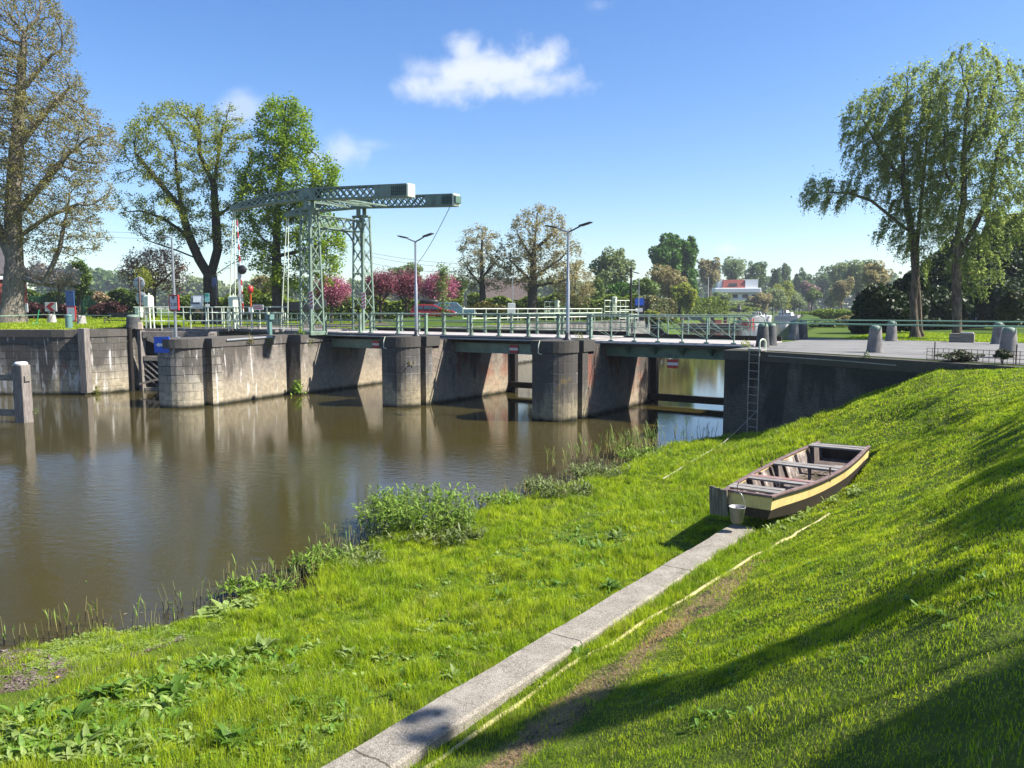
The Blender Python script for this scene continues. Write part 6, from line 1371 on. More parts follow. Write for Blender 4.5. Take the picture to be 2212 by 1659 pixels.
hedge('hedge','low brown purple hedge along the lawn behind the chevron boards',[gx_(40,66),gx_(160,66)],3.9,1.35,1.0,L_PURP,4500,.2,75)
fb('shrub','rounded purple red bush right of the notice signs',232,64,[(232,668,36,17),(210,670,22,14)],6500,.18,L_PURP,76,cat='shrub')
fb('shrub','pale dry twiggy bush above the purple red bush',218,68,[(216,642,17,14)],1500,.16,LM('dry_grass_leaves',(.32,.28,.18),trans=.2,var=.4),77,cat='shrub')
fb('shrub','wide golden green yew bush left of the meter cabinet',1062,88,[(1050,668,28,16),(1082,672,24,12)],6500,.26,L_GOLD,78,cat='shrub')
fb('shrub','loose green and brown shrubs between the trunks left of the towers',535,84,[(540,645,30,22),(590,648,26,18),(500,650,20,16)],6000,.28,L_HEDGE,79,cat='shrub')
fb('shrub','pinkish brown bare shrub behind the orange signal post',565,90,[(565,615,26,22)],1800,.22,L_BRN,80,cat='shrub')
fb('shrub','dark green conifer shrub beside the information board',470,80,[(400,660,30,18),(385,650,16,14)],4500,.25,L_HEDGED,81,cat='shrub')
fb('shrub','light green bush above the hedge left of the smaller bare tree',985,100,[(985,625,24,28)],2600,.3,L_FRESH,82,cat='shrub')
fb('bare_tree','pale budding tree showing above the cherry blossom',880,150,[(880,590,36,22)],2600,.45,L_GREY,83,trunk=.2)
# green netting fence at the left
a=at(60,690,80);c=at(222,690,80);t=thing('net_fence','dark green netting fence on thin posts in front of the hedge','fence',(0,0,0));b=MB()
for k in range(5): p=a.lerp(c,k/4);b.bar((p.x,p.y,3.8),(p.x,p.y,6.9),.06,.06)
b.bar((a.x,a.y,6.88),(c.x,c.y,6.88),.05,.05);b.build('post',simple('net_green_paint',(.03,.16,.09),.6),t)
b=MB()
for k in range(90): p=a.lerp(c,k/89);b.bar((p.x,p.y,3.9),(p.x,p.y,6.3),.025,.01)
for k in range(24): b.bar((a.x,a.y,3.95+k*.1),(c.x,c.y,3.95+k*.1),.01,.025)
b.build('net',MC['net_green_paint'],t)
# dark evergreens and backing trees at the right
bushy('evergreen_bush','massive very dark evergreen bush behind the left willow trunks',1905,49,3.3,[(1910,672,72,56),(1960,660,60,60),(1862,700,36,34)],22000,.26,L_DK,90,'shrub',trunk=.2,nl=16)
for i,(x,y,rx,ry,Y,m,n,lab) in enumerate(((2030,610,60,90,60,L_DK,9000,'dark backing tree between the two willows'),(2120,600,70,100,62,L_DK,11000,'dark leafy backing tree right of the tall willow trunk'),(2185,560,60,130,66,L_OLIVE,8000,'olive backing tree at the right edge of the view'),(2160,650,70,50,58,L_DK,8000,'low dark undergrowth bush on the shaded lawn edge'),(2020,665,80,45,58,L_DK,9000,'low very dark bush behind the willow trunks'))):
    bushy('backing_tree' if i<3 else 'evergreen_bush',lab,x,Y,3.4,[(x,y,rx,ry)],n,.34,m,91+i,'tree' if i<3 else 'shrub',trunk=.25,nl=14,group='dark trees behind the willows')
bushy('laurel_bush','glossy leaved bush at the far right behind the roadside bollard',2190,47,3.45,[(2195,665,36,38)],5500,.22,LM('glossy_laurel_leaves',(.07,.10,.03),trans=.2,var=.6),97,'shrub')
for i,(x,y,rx,ry,Y,m,lab) in enumerate(((1790,708,44,13,66,L_HEDGED,'brown green scrub on the right river bank behind the bollards'),(1840,700,30,20,70,L_BRN,'tan dry scrub by the dark evergreen on the river bank'),(1740,706,18,14,90,L_GREY,'pale reedy scrub at the water behind the pale bollard'),(1800,678,60,10,120,L_HEDGE,'low green scrub along the river below the copper tree'))):
    bushy('shrub',lab,x,Y,2.6,[(x,y,rx,ry)],5000,.2 if Y<80 else .3,m,100+i,'shrub',group='scrub of the right river bank')
# lavender and small plants on the quay edge
for i,(x,y,rx,ry,lab) in enumerate(((2072,770,38,12,'grey green lavender bush spilling over the quay edge by the mesh fence'),(2170,765,18,10,'small lavender clump at the foot of the near bollard'))):
    q=W(u_at(x,26.4 if i==0 else 25.6),26.4 if i==0 else 25.6);bushy('lavender_bush',lab,x,q.y,Q-.15,[(x,y,rx,ry)],2600,.06,LM('lavender_leaves',(.11,.13,.06),trans=.2,var=.5,hue=(.16,.15,.10)),110+i,'shrub',trunk=.02,nl=14,lsz=.35)
# far woods
def woods(name,label,x0,x1,Y,ytop,ybot,n,ls,mat,seed,rough=8):
    r=np.random.default_rng(seed);k=Y/F;px=r.uniform(x0,x1,n);tp=ytop+rough*np.sin(px*.05+seed)+rough*.7*np.sin(px*.13)+rough*.5*np.sin(px*.31)
    py=tp+(ybot-tp)*r.uniform(0,1,n)**1.3;C=np.array([(CX*0+(x-CX)*k,Y+r.normal(0,5),ZC+(HOR-y)*k) for x,y in zip(px,py)])
    LV,LQ=leaf_quads(C,ls,r,.8,.2);o=npmesh(name,LV,quads=LQ,mat=mat,tint=r.uniform(0,1,len(LQ)));tag(o,label,'woods',kind='stuff')
woods('far_woods','hazy far woods on a low rise behind the left hedge',90,330,520,592,664,6000,3.2,L_POP,120,7)
woods('far_woods','pale hazy poplar woods far behind the forked tree',330,760,480,612,664,8000,2.6,L_GREY,121,8)
woods('far_woods','hazy low tree line far behind the bare trees',760,1450,430,612,664,12000,2.4,L_GREY,122,6)
woods('far_woods','hazy far tree line closing the river on the right',1450,2000,520,606,672,9000,2.6,L_POP,123,7)
# ------------------------------------------------------------------ unseen trees added right of the view, crowns shaped to shade the bank
def shade_tree(name,label,base,lobes_,n,ls,seed):
    r=np.random.default_rng(seed);B=Vector(base);t=thing(name,label,'tree',B,0);b=MB()
    top=max(l[2]+l[5] for l in lobes_)
    b.tube([(0,0,-.3),(0,0,(top-B.z)*.35),(0,0,(top-B.z)*.75)],[.3,.24,.1],8)
    for l in lobes_: b.tube([(0,0,max(.8,(l[2]-B.z)*.5)),Vector(l[:3])-B],[.1,.03],5)
    b.build('trunk',BK_BROWN,t)
    C=[]
    for l in lobes_:
        m=max(200,int(n*l[3]*l[4]*l[5]/sum(q[3]*q[4]*q[5] for q in lobes_)));d=r.normal(size=(m,3));d/=np.linalg.norm(d,axis=1)[:,None];C.append(np.array(l[:3])+d*(r.uniform(0,1,m)**.33)[:,None]*np.array(l[3:6]))
    C=np.concatenate(C)-np.array(B);LV,LQ=leaf_quads(C,ls,r,.8,.3);npmesh('crown',LV,quads=LQ,mat=L_LIME,tint=r.uniform(0,1,len(LQ)),parent=t)
def inside(x,y,poly):
    ins=False;j=len(poly)-1
    for i in range(len(poly)):
        if (poly[i][1]>y)!=(poly[j][1]>y) and x<(poly[j][0]-poly[i][0])*(y-poly[i][1])/(poly[j][1]-poly[i][1])+poly[i][0]:ins=not ins
        j=i
    return ins
def shade_tree(name,label,base,polys,seed,x0,lsz):
    """crown shaped for its shadow: leaves set sunward of outlines on the bank (sun direction sv), about two metres deep"""
    q=np.random.default_rng(seed);C=[]
    for poly,n in polys:
        xs=[p[0] for p in poly];ys=[p[1] for p in poly];k=0
        while k<n:
            x,y=q.uniform(min(xs),max(xs)),q.uniform(min(ys),max(ys))
            if inside(x,y,poly):
                P=hit(x,y);X=x0+q.uniform(-1,1);t_=(X-P.x)/sv.x;C.append((X,P.y+sv.y*t_,P.z+sv.z*t_));k+=1
    C=np.array(C);B=Vector(base);t=thing(name,label,'tree',B,0);b=MB();m=Vector(C.mean(0))-B
    b.tube([(0,0,-.3),m*.45+Vector((0,0,.3)),m*.85,m],[.3,.22,.1,.04],8)
    for i in q.choice(len(C),26): b.tube([m*q.uniform(.45,.9),Vector(C[i])-B],[.05,.012],4)
    b.build('trunk',BK_BROWN,t);LV,LQ=leaf_quads(C-np.array(B),lsz,q,.9,.3);npmesh('crown',LV,quads=LQ,mat=L_LIME,tint=q.uniform(0,1,len(LQ)),parent=t)
BAND=[(2030,1262),(1900,1296),(1800,1342),(1690,1389),(1555,1444),(1400,1474),(1277,1494),(1130,1552),(1015,1596),(900,1592),(780,1606),(800,1626),(900,1640),(1000,1636),(1110,1620),(1250,1590),(1393,1552),(1555,1495),(1700,1432),(1850,1375),(1950,1325),(2030,1282)]  # bank shadow outlines that the added crowns are shaped to cast
BIG=[(2240,1400),(2050,1496),(1900,1566),(1780,1636),(1700,1690),(1620,1760),(1900,1790),(2440,1790),(2440,1310)]
WLOW=[(2240,1034),(2130,1080),(2063,1118),(2000,1161),(2072,1171),(2150,1160),(2240,1140)];WUP=[(2240,860),(2139,931),(2087,969),(2106,1022),(2082,1056),(2125,1056),(2240,1015)]
STREAK=[(1890,985),(1980,930),(2060,900),(2100,905),(2030,950),(1930,995)];STREAK2=[(1900,905),(1990,860),(2080,830),(2040,870),(1950,912)]
shade_tree('shadow_caster','unseen tree right of the view, crown shaped to shade the grass bank',(13.5,.5,3.4),[(BAND,4200),(BIG,6500)],201,13.,.11)
shade_tree('shadow_caster','second unseen tree right of the view, crown shaped to shade the upper bank',(15.5,9,3.4),[(WLOW,1500),(WUP,1800),(STREAK,260),(STREAK2,220)],202,14.6,.09)
# ------------------------------------------------------------------ grass
def gmat():
    t=NT('grass_blades');p=t.pos();a=t.n('ShaderNodeAttribute',attribute_name='tint').outputs['Fac'];f=t.noise(p,.9,4,.6);g=t.noise(p,4.5,3)
    c=t.mix(t.ramp(f,.36,.64),(.29,.44,.010),(.50,.60,.020));c=t.mix(t.math('MULTIPLY',t.ramp(g,.42,.62),.8),c,(.075,.165,.006));w_=t.noise(p,.55,5,.7);c=t.mix(t.math('MULTIPLY',t.ramp(w_,.60,.70),.7),c,(.27,.25,.05))
    c=t.mix(t.math('MULTIPLY',a,.55),c,(.36,.43,.03));c=t.mix(t.math('GREATER_THAN',a,.94),c,(.42,.34,.15))
    b=t.bsdf(c,.5,0,spec=.3);tr=t.n('ShaderNodeBsdfTranslucent');t.l(c,tr.inputs[0]);m=t.n('ShaderNodeMixShader');m.inputs[0].default_value=.5;t.l(b,m.inputs[1]);t.l(tr.outputs[0],m.inputs[2]);return t.done(m.outputs[0])
M_GRASS=gmat()
def blades(P,h,w,r,lean=.45):
    n=len(P);az=r.uniform(0,2*math.pi,n);side=np.stack([np.cos(az),np.sin(az),np.zeros(n)],1);la=r.uniform(0,2*math.pi,n);ln=r.uniform(.1,1,n)*lean
    ld=np.stack([np.cos(la)*ln,np.sin(la)*ln,np.zeros(n)],1);up=np.array([0,0,1.])
    mid=P+(up*.55+ld*.35)*h[:,None];tip=P+(up*(1-.25*ln[:,None])+ld*1.25)*h[:,None];W2=side*w[:,None]
    V=np.stack([P-W2*.5,P+W2*.5,mid+W2*.38,mid-W2*.38,tip],1).reshape(-1,3);i=np.arange(n)*5
    return V,np.stack([i,i+1,i+2,i+3],1),np.stack([i+3,i+2,i+4],1)
def dirtmask(u,v):
    w=.22+.08*np.sin(v*2.1)+.05*np.sin(v*5.3);c=-3.62+.045*(v-7)*1.0
    return (np.abs(u-c)<w)&(v<12.0)&(v>2)
def vnoise(u,v,cell,seed):
    g=np.random.default_rng(seed).uniform(0,1,(256,256));a=u/cell;b=v/cell;i=np.floor(a).astype(int);j=np.floor(b).astype(int);f=a-i;q=b-j;f=f*f*(3-2*f);q=q*q*(3-2*q)
    return (g[i%256,j%256]*(1-f)+g[(i+1)%256,j%256]*f)*(1-q)+(g[i%256,(j+1)%256]*(1-f)+g[(i+1)%256,(j+1)%256]*f)*q
def project(P):
    x,y,z=P[:,0],P[:,1],P[:,2]-ZC;d=y*CT-z*ST;uu=y*ST+z*CT;d=np.maximum(d,.01);return CX+F*x/d,CY-F*uu/d,d
r=np.random.default_rng(77)
def sample(n,vmin,vmax,umax=8.):
    v=r.uniform(vmin,vmax,n);us_=shore(v);u=us_+r.uniform(-.05,1,n)*(umax-us_);return u,v
VV_=[];QQ=[];TT=[];TN=[];off=0
for (vmin,vmax,n,w0) in ((-1,8,400000,.0048),(6.5,13,360000,.0075),(11,20,260000,.012),(18,30,230000,.019)):
    u,v=sample(n,vmin,vmax);z=H(u,v);P=np.stack([u*BX-v*BY,u*BY+v*BX,z],1)
    px,py,d=project(P);m=(px>-480)&(px<2850)&(py<1900)&(d>1.5)&(z>.05)
    kerb=(u>np.interp(v,[4,13],[-5.1,-4.62]))&(u<np.interp(v,[4,13],[-4.58,-4.16]))&(v<14.0);m&=~kerb
    dm=dirtmask(u,v);m&=~(dm&(r.uniform(0,1,n)<.72))
    wlv=np.interp(u,[-20,-9.6,-8.5,1.5,20],[29.2,29.2,28.8,24.2,18]);m&=v<wlv
    patch=vnoise(u,v,.26,1)*.9+vnoise(u,v,.75,2)*.8+vnoise(u,v,2.3,3)*.5;sh=u-shore(v)
    m&=~((sh<.5)&(r.uniform(0,1,n)<.55))
    P=P[m];u=u[m];v=v[m];patch=patch[m];d=d[m];nn=len(P)
    kdist=np.abs(u-np.interp(v,[4,13],[-4.28,-4.0]));edge=np.exp(-(kdist/.18)**2)*(v<14)
    low=smooth(-u,4.6,5.4);tall=np.clip((patch-1.0)/.6,-.7,1.5);h=(.045+.018*tall+.085*edge+low*(.045+.085*tall))*r.uniform(.5,1.5,nn);bare=(vnoise(u,v,1.7,21)*.7+vnoise(u,v,.5,22)*.3);bp=np.clip((.30-bare)/.08,0,1)*(r.uniform(0,1,nn)<.8);hole=(bp>.5)|(vnoise(u,v,.16,9)<.36)&(r.uniform(0,1,nn)<.75);h=np.where(hole,h*.35,h);kl_=np.interp(v,[4.5,14],[-5.07,-4.54]);h=np.where((u<kl_)&(u>kl_-.16)&(v<14),np.minimum(h,.06),h);h=h*np.where(u>-3.3,.72,1);h=np.maximum(h,.015)
    w=w0*r.uniform(.7,1.3,nn)*np.where(u>-3.3,1.15,1)
    a,b_,c=blades(P,h,w,r,.6);VV_.append(a);QQ.append(b_+off);TT.append(c+off);off+=len(a);tn=r.uniform(0,1,nn)**1.6
    TN.append(tn)
Qa=np.concatenate(QQ);Ta=np.concatenate(TT);tn=np.concatenate(TN)
o=npmesh('grass',np.concatenate(VV_),quads=Qa,tris=Ta,mat=M_GRASS,tint=np.concatenate([tn,tn]));tag(o,'fresh green lawn grass covering the sloping river bank','grass',kind='stuff')
# dry straw on the dirt strip
u=r.uniform(-4.1,-3.1,16000);v=r.uniform(2,12,16000);m=dirtmask(u,v);u,v=u[m],v[m];P=np.stack([u*BX-v*BY,u*BY+v*BX,H(u,v)+.003],1);n=len(P)
a,b_,c=blades(P,r.uniform(.015,.05,n),r.uniform(.003,.006,n),r,2.6)
o=npmesh('dry_straw',a,quads=b_,tris=c,mat=LM('straw',(.32,.23,.11),trans=.1,var=.6),tint=r.uniform(0,1,2*n));tag(o,'dry brown straw scattered over the bare dirt strip','straw',kind='stuff')
# grass of the left quay and the right lawn
def lawn(name,label,quad,z,n,h,w,mat=M_GRASS,zf=None):
    s,t_=r.uniform(0,1,n),r.uniform(0,1,n);q=[np.array(p) for p in quad];P2=(q[0]*(1-s)[:,None]+q[1]*s[:,None])*(1-t_)[:,None]+(q[3]*(1-s)[:,None]+q[2]*s[:,None])*t_[:,None]
    P=np.concatenate([P2,np.full((n,1),z)],1)
    if zf:P[:,2]=zf(s,t_)
    a,b_,c=blades(P,h*r.uniform(.5,1.4,n),w*r.uniform(.7,1.3,n),r,.5);tn=r.uniform(0,1,n)**1.6
    o=npmesh(name,a,quads=b_,tris=c,mat=mat,tint=np.concatenate([tn,tn]));tag(o,label,'grass',kind='stuff')
lq=[w2(-75,8),w2(-47.2,23.0),w2(-47.2,31),w2(-80,52)]
q0,q1,q2,q3=[np.array(p) for p in lq]
gb=MB();G_=14;vs=[];zf=lambda s,t_: QL-.06+.50*np.sin(np.clip(t_,0,1)*math.pi*.62)**1.2*(1-.55*s)
for i in range(G_+1):
    for j in range(G_+1):
        s,t_=i/G_,j/G_;p=(q0*(1-s)+q1*s)*(1-t_)+(q3*(1-s)+q2*s)*t_;vs.append((p[0],p[1],float(zf(s,t_))-.02))
gb.add(vs,[(i*(G_+1)+j,(i+1)*(G_+1)+j,(i+1)*(G_+1)+j+1,i*(G_+1)+j+1) for i in range(G_) for j in range(G_)],smooth=True)
o=gb.build('lawn_mound',M_GROUND);tag(o,kind='structure')
lawn('lock_lawn_grass','longer green grass on the lawn above the lock wall',lq,QL,60000,.13,.035,zf=zf)
lawn('roadside_lawn_grass','bright sunlit lawn beyond the quay road under the willows',[w2(-8,42.6),w2(14,41.4),w2(14,56),w2(-8,56)],Q,60000,.07,.05)
lawn('meadow_grass','grass of the lock meadow seen through the pale railings',[(-40,60),(-6,60),(10,92),(-50,92)],Q+.04,60000,.10,.07)
# ------------------------------------------------------------------ broad leaved dock plants
L_DOCK=LM('dock_leaves',(.17,.33,.04),trans=.5,var=.35,hue=(.24,.38,.055),scale=5);L_DOCKY=LM('pale_dock_leaves',(.30,.42,.10),trans=.45,var=.35,hue=(.36,.44,.13),scale=5)
def leaf_blade(L,Wd,az,el,curl,r,n=6):
    vs=[];d=np.array([math.cos(az),math.sin(az)]);s=np.array([-d[1],d[0]]);e=el;x=0;z=0
    for k in range(n+1):
        f=k/n;w=Wd*(math.sin(math.pi*min(1,f*.93+.07))**.8)*(1.0 if f>.14 else .35)*(1+.12*math.sin(f*14+az*3))
        for q,lift in ((-.5,.16),(0,0),(.5,.16)): vs.append((d[0]*x+s[0]*w*q,d[1]*x+s[1]*w*q,z+lift*w+r.normal(0,.02*Wd)))
        x+=L/n*math.cos(e);z+=L/n*math.sin(e);e-=curl/n
    fs=[]
    for k in range(n):
        for j in range(2): a=k*3+j;fs.append((a,a+1,a+4,a+3))
    return vs,fs
def rosette(r,nl,L,Wd,spread=.1,eld=(.5,1.2)):
    b=MB()
    for k in range(nl):
        az=r.uniform(0,6.28);l=L*r.uniform(.55,1.15);vs,fs=leaf_blade(l,Wd*l/L*r.uniform(.8,1.2),az,r.uniform(*eld),r.uniform(.6,1.7),r);o=r.normal(0,spread,2)
        b.add([(x+o[0],y+o[1],z) for x,y,z in vs],fs,smooth=True)
    return b
DOCKS=[(480,1455,'largest clump of dark dock leaves left of the kerb, spilling over the grass',26,.28,0,.18),(570,1405,'pale dock clump above the largest dark one',14,.27,1,.14),(375,1500,'broad dock plant left of the largest dark clump',14,.34,0,.14),(245,1500,'tall leaved dock clump below the creeping plants',14,.30,0,.16),
 (165,1560,'dock plant with long wavy leaves near the lower left corner',12,.30,0,.12),(170,1620,'dock plant with upright folded leaves at the lower left corner',10,.28,1,.12),(40,1600,'pale leaved dock plant at the left edge of the view',12,.24,1,.15),(510,1610,'dock plant with broad wavy leaves at the bottom of the lawn',13,.30,0,.12),
 (875,1500,'small dock plant beside the kerb, halfway along the lawn',14,.22,0,.10),(985,1465,'second small dock plant close to the kerb edge',10,.2,1,.1),(760,1420,'flat dock rosette in the sunny middle of the lawn',10,.22,1,.1),(1250,1420,'bushy dark weed growing over the yellow hose',20,.22,0,.10),(1320,1275,'dock clump in the kerb shade below the boat',18,.26,0,.18),(1220,1270,'dock clump left of the kerb in the shaded grass',16,.24,0,.16),
 (1090,1290,'leafy dock rosette between two brown patches of the lawn',12,.24,0,.12),(1180,1180,'long leaved dock patch near the reeds',18,.26,0,.25),(1330,1165,'wide dock patch uphill of the reeds, left of the boat',26,.26,1,.4),(1290,1190,'dock rosette beside the wide dock patch',14,.26,0,.2),(1450,1230,'pale dock plant next to the boat shadow',10,.2,1,.1),(640,1530,'low dock rosette right of the largest dark clump',10,.22,0,.1),(745,1560,'small pale dock by the lower end of the kerb',8,.2,1,.08)]
for k,(px,py,lab,nl,L,pale,sp) in enumerate(DOCKS):
    sp=min(sp,.055)
    rr=np.random.default_rng(300+k);p=hit(px,py);b=rosette(rr,int(nl*2.0),L*.92,L*.25,sp,eld=(.6,1.4));o=b.build('dock_plant',L_DOCKY if pale else L_DOCK,None,p-Vector((0,0,.015)));tag(o,lab,'plant','broad leaved dock plants')
# small scattered weeds (uncountable)
def scatter(name,label,pts,nl,L,mat,seed,eld=(.3,1.1),w=.4):
    rr=np.random.default_rng(seed);V=[];Fq=[];off=0
    for p in pts:
        b=rosette(rr,nl,L*rr.uniform(.6,1.4),L*w,L*.3,eld);v=np.array(b.V)+np.array(p);V.append(v);Fq+= [tuple(q+off for q in f) for f in b.Fc];off+=len(v)
    V=np.concatenate(V);o=npmesh(name,V,quads=Fq,mat=mat,tint=rr.uniform(0,1,len(Fq)),smooth=True);tag(o,label,'weeds',kind='stuff');return o
rr=np.random.default_rng(5)
def rand_hits(n,poly,seed):
    q=np.random.default_rng(seed);out=[];xs=[p[0] for p in poly];ys=[p[1] for p in poly]
    while len(out)<n:
        x,y=q.uniform(min(xs),max(xs)),q.uniform(min(ys),max(ys));ins=False;j=len(poly)-1
        for i in range(len(poly)):
            if (poly[i][1]>y)!=(poly[j][1]>y) and x<(poly[j][0]-poly[i][0])*(y-poly[i][1])/(poly[j][1]-poly[i][1])+poly[i][0]:ins=not ins
            j=i
        if ins:out.append(hit(x,y))
    return out
scatter('meadow_weeds','small broad leaved weeds scattered through the bank grass',rand_hits(420,[(0,1560),(620,1330),(1000,1180),(1500,1010),(1560,1100),(1280,1290),(820,1540),(640,1659),(0,1659)],1),6,.10,L_DOCK,401)
scatter('meadow_weeds','pale small weeds scattered through the bank grass',rand_hits(330,[(0,1560),(620,1330),(1000,1180),(1500,1010),(1560,1100),(1280,1290),(820,1540),(640,1659),(0,1659)],2),5,.10,L_DOCKY,402)
scatter('dock_patch','dense patch of dark broad leaved docks in the lower left grass',rand_hits(75,[(60,1530),(300,1470),(560,1400),(650,1420),(560,1500),(300,1600),(100,1650),(0,1659),(0,1560)],11),9,.17,L_DOCK,411,(.6,1.35),.30)
scatter('dock_patch','pale broad leaved docks mixed into the lower left grass',rand_hits(50,[(60,1500),(300,1460),(600,1370),(680,1420),(560,1520),(300,1640),(0,1659)],12),8,.16,L_DOCKY,412,(.6,1.35),.30)
scatter('dock_patch','dock leaves massed between the reeds and the rowing boat',rand_hits(90,[(1080,1190),(1300,1130),(1420,1150),(1340,1260),(1230,1310),(1100,1250)],13),8,.15,L_DOCK,413,(.5,1.3),.30)
scatter('meadow_weeds','low nettles and weeds growing along the rowing boat',rand_hits(46,[(1640,1135),(1760,1085),(1850,1040),(1880,1060),(1790,1100),(1660,1160)],3),7,.11,L_DOCKY,403,(.6,1.3))
scatter('meadow_weeds','sparse small weeds on the steep right hand bank',rand_hits(120,[(1500,1300),(1900,1000),(2180,850),(2200,1300),(1500,1600),(1300,1500)],4),6,.07,L_DOCK,404)
scatter('creeping_plants','mat of creeping green plants at the water edge in the lower left',rand_hits(420,[(60,1400),(210,1360),(450,1345),(520,1310),(530,1330),(400,1380),(200,1440),(60,1450)],6),9,.06,L_DOCKY,405,(.1,.8),.5)
scatter('creeping_plants','dried purple brown creeping plants at the left edge',rand_hits(380,[(0,1410),(60,1400),(200,1440),(420,1370),(300,1420),(120,1480),(0,1500)],7),8,.055,LM('dried_creeper_leaves',(.16,.11,.09),trans=.1,var=.6,hue=(.30,.25,.22),scale=5),406,(.1,.7),.5)
scatter('waterside_plants','pale mud coated water plants among the reeds',rand_hits(26,[(410,1335),(540,1290),(560,1310),(430,1345)],8),8,.17,L_DOCKY,407,(.4,1.2),.42)
# dandelions
for k,(px,py,lab) in enumerate(((124,1476,'yellow dandelion flower near the lower left docks'),(695,1300,'yellow dandelion flower below the muddy inlet'),(872,1493,'yellow dandelion by the small kerb side dock'),(2155,930,'yellow dandelion high on the right hand bank'))):
    p=hit(px,py);b=MB();b.tube([(0,0,0),(.01,0,.07)],.003,5);t=thing('dandelion',lab,'flower',p,0,'dandelions');b.build('stem',L_DOCK,t);b=MB();b.lathe([(0,.07),(.022,.075),(.026,.085),(0,.092)],10);b.build('flower_head',simple('dandelion_yellow',(.75,.45,.01),.6),t)
# ------------------------------------------------------------------ reeds and marsh plants
def reeds(name,label,pxs,hgt,mats,seed,green=.4,lean=.12,wd=.012):
    q=np.random.default_rng(seed);b=MB()
    for (px,py,n,sx,sy) in pxs:
        for k in range(n):
            p=gz(px+q.normal(0,sx),py+q.normal(0,sy),0.);h=hgt*q.uniform(.35,1.25);l=q.normal(0,lean,2);top=p+Vector((l[0]*h,l[1]*h,h))
            g=q.uniform()<green
            b.tube([p-Vector((0,0,.15)),p+Vector((l[0]*.15,l[1]*.15,min(.16,h*.4)))],wd*.6,3,mi=0,cap=False);b.tube([p+Vector((l[0]*.15,l[1]*.15,min(.16,h*.4))),top],[wd*.55,wd*.4],3,mi=1,cap=False)
            if g:
                for j in range(q.integers(2,5)):
                    az=q.uniform(0,6.28);s=p.lerp(top,q.uniform(.4,.95));L=h*q.uniform(.35,.6)
                    d=Vector((math.cos(az)*.35,math.sin(az)*.35,.9)).normalized();sd=Vector((-math.sin(az),math.cos(az),0))*wd*.9
                    b.add([s-sd*.5,s+sd*.5,s+d*L*.6+sd*.6,s+d*L+Vector((math.cos(az),math.sin(az),0))*L*.15,s+d*L*.6-sd*.6],[(0,1,2,4),(4,2,3)],mi=2)
    o=b.build(name,mats);me=o.data;a=me.attributes.new('tint','FLOAT','FACE');a.data.foreach_set('value',q.uniform(0,1,len(me.polygons)).astype(np.float32));tag(o,label,'reeds',kind='stuff')
RM=[simple('blackened_reed_base',(.02,.016,.012),.8,0,.3,20),LM('straw_reed_stalks',(.27,.28,.12),trans=.1,var=.5),LM('green_reed_leaves',(.2,.36,.06),trans=.4,var=.35)]
reeds('reeds','thin dry and green reed stalks standing in the shallow water',[(375,1330,12,14,14),(420,1320,8,12,10),(330,1368,8,12,5),(470,1300,14,16,12),(520,1275,18,18,12),(560,1262,20,18,14),(610,1275,22,16,12),(650,1255,24,16,14),(690,1225,26,14,14),(720,1195,22,14,12),(760,1185,18,12,10),(250,1375,8,30,5),(160,1370,6,25,6),(60,1385,6,30,8),(8,1385,5,6,8),(140,1355,4,20,5),(200,1350,4,20,5)],.40,RM,501,.4,wd=.013)
reeds('reeds','blackened reed stubble at the muddy edge past the marsh plants',[(1050,1105,30,20,10),(1090,1090,36,18,10),(1130,1080,36,18,8),(1170,1070,30,18,8),(1230,1055,24,20,8),(1290,1035,20,14,8),(1330,1010,24,14,8)],.34,RM,502,.15,wd=.014)
reeds('reeds','fresh green reeds standing before the open channel',[(1255,1000,10,10,4),(1290,1000,12,10,5),(1325,985,22,12,5),(1350,985,34,16,5),(1385,975,36,16,5),(1410,968,18,10,5),(1470,957,10,14,3),(1530,950,10,10,3),(1225,1030,6,8,4),(1195,1020,5,6,6)],.66,RM,503,.85,wd=.015)
def marsh(name,label,px,py,n,rx,ry,h,seed,mat):
    q=np.random.default_rng(seed);V=[];Fq=[];off=0
    st=MB()
    for k in range(n):
        x,y=px+q.uniform(-1,1)*rx,py+q.uniform(-1,1)*ry
        if ((x-px)/rx)**2+((y-py)/ry)**2>1:continue
        p=gz(x,y,.02);hh=h*q.uniform(.6,1.15);l=q.normal(0,.1,2);top=p+Vector((l[0],l[1],hh));st.tube([p-Vector((0,0,.1)),top],[.008,.005],3,cap=False)
        for j in range(int(8+hh*8)):
            f=q.uniform(.25,1);c=p.lerp(top,f);vs,fs=leaf_blade(q.uniform(.12,.22),q.uniform(.03,.048),q.uniform(0,6.28),q.uniform(.2,1.2),q.uniform(.3,1.4),q,3)
            V+=[(a+c.x,b_+c.y,z+c.z) for a,b_,z in vs];Fq+=[tuple(i+off for i in f_) for f_ in fs];off+=len(vs)
    t=thing(name,label,'marsh plants',(0,0,0));t['kind']='stuff'
    o=npmesh('foliage',V,quads=Fq,mat=mat,tint=q.uniform(0,1,len(Fq)),parent=t,smooth=True);o['kind']='stuff';o=st.build('stems',RM[1],t);o['kind']='stuff'
L_MARSH=LM('marsh_leaves',(.18,.30,.03),trans=.35,var=.4,hue=(.27,.40,.05),scale=4);L_MARSHG=LM('dusty_marsh_leaves',(.16,.22,.05),trans=.3,var=.55,hue=(.25,.28,.11),scale=4)
marsh('marsh_plants','dense tall clump of green marsh plants standing in the water edge',905,1150,330,125,36,.78,601,L_MARSH)
marsh('marsh_plants','lower dusty marsh plants around the foot of the tall clump',930,1180,190,120,22,.34,602,L_MARSHG)
marsh('marsh_plants','low mixed marsh plants left of the dense tall clump',770,1228,90,60,22,.26,603,L_MARSHG)
marsh('marsh_plants','small marsh plant clump among the stubble below the dark pier',1215,1078,110,70,14,.36,604,L_MARSHG)
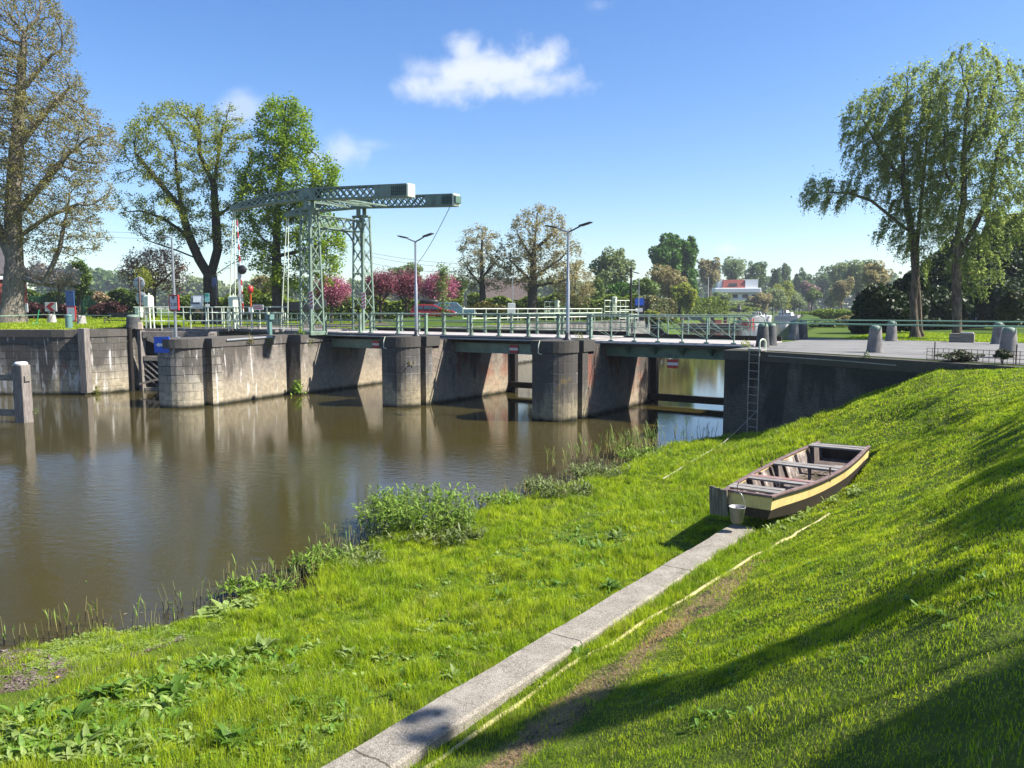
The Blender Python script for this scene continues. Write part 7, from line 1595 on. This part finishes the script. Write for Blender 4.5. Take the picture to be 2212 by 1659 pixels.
marsh('marsh_plants','leafy marsh plants at the reeds nearest the open channel',1290,1035,110,60,16,.36,605,L_MARSHG)
marsh('marsh_plants','pale marsh plants on the stubble left end',1165,1062,50,30,10,.3,606,L_MARSHG)
marsh('marsh_plants','thin green marsh plants between the stubble left of the dense clump',690,1232,70,60,18,.30,607,L_MARSH)
marsh('marsh_plants','small green marsh plants among the reeds by the muddy inlet',560,1290,60,70,16,.24,608,L_MARSH)
marsh('marsh_plants','green marsh plants along the edge between the two larger clumps',1085,1095,60,50,12,.28,609,L_MARSH)
marsh('marsh_plants','leafy green plants at the foot of the fresh reeds',1390,992,90,60,12,.30,610,L_MARSH)
# plants rooted in the masonry
def wallplant(label,px,py,u0,v0,n,rad,L,mat,seed):
    q=np.random.default_rng(seed);V=[];Fq=[];off=0;k=px;
    p=W(u0,v0);z=at(px,py,p.y).z
    for j in range(n):
        vs,fs=leaf_blade(q.uniform(.5,1)*L,L*.34,q.uniform(0,6.28),q.uniform(-.6,1.2),q.uniform(.2,1.6),q,3);c=q.normal(0,rad,3)*np.array([1,1,1.2]);V+=[(a+c[0],b_+c[1],g+c[2]) for a,b_,g in vs];Fq+=[tuple(i+off for i in f) for f in fs];off+=len(vs)
    o=npmesh('wall_plant',V,quads=Fq,mat=mat,tint=q.uniform(0,1,len(Fq)),loc=(p.x,p.y,z),smooth=True);tag(o,label,'plant','plants rooted in the old masonry')
wallplant('leafy green plant growing from the wall slot at the waterline',637,840,-35.3,30.0,160,.16,.3,L_MARSH,701)
wallplant('dry tuft hanging on the coping above the long brick wall, left part',548,735,-35.35,26.9,120,.11,.16,L_BRN,702);wallplant('green brown tuft on the coping above the long brick wall, right part',585,738,-35.6,28.3,130,.12,.16,L_OLIVE,703);wallplant('dry tuft below the coping nearest the towers',678,738,-35.45,31.2,90,.12,.16,L_OLIVE,704)
wallplant('brown tuft sprouting from the joints of the first round pier',1025*0+913,905*0+785,-26.1,29.5,70,.09,.16,L_BRN,705);wallplant('tuft of grass growing on the pier top beside the second lamp',1290,733,-17.3,31.3,90,.12,.14,L_OLIVE,706)
wallplant('small fern on the lock wall below the arrow sign timber',205,845,-45.5,23.8,60,.08,.16,L_OLIVE,707);wallplant('small weed at the foot of the ladder head bollard',1612,744,-9.5,31.0,70,.1,.16,L_OLIVE,708);wallplant('yellow green sprig on the squared mooring post',68,888,u_at(68,15.9),15.9,26,.05,.12,L_FRESH,709)
wallplant('small green creeper hanging over the black quay wall',1873,774,-4.4,27.1,60,.08,.14,L_HEDGED,710);wallplant('grassy tuft on the lock pier top by the towers foot',668,715,-35.5,30.6,80,.1,.18,L_LIME,711)
# floating scum and bits along the bank
q=np.random.default_rng(88);V=[];T=[]
for k in range(260):
    v_=q.uniform(6,28);u_=float(shore(v_))-abs(q.normal(0,.7))-.12;p=W(u_,v_,.006);a=q.uniform(0,6.28);l=q.uniform(.012,.05);w_=l*q.uniform(.15,.6);i=len(V)
    V+=[(p.x-l*math.cos(a),p.y-l*math.sin(a),.006),(p.x+w_*math.sin(a),p.y-w_*math.cos(a),.006),(p.x+l*math.cos(a),p.y+l*math.sin(a),.008),(p.x-w_*math.sin(a),p.y+w_*math.cos(a),.006)];T.append((i,i+1,i+2,i+3))
o=npmesh('floating_debris',V,quads=T,mat=simple('drifting_bits',(.26,.22,.12),.9,0,.5,3));tag(o,'small straw and leaf bits drifting along the muddy bank','debris',kind='stuff')
# floating leaves
for k,(px,py,lab) in enumerate(((1177,1085*0+918,'tiny pale leaf floating below the dark pier'),(368,1302,'small yellow green leaf floating in the open water'),(186,1256,'pale leaf floating at the left'))):
    p=gz(px,py,.006);b=MB();b.add([(-.05,0,0),(0,-.025,.004),(.06,0,0),(0,.025,.004)],[(0,1,2,3)]);o=b.build('floating_leaf',L_FRESH,None,p,k);tag(o,lab,'leaf','floating leaves')
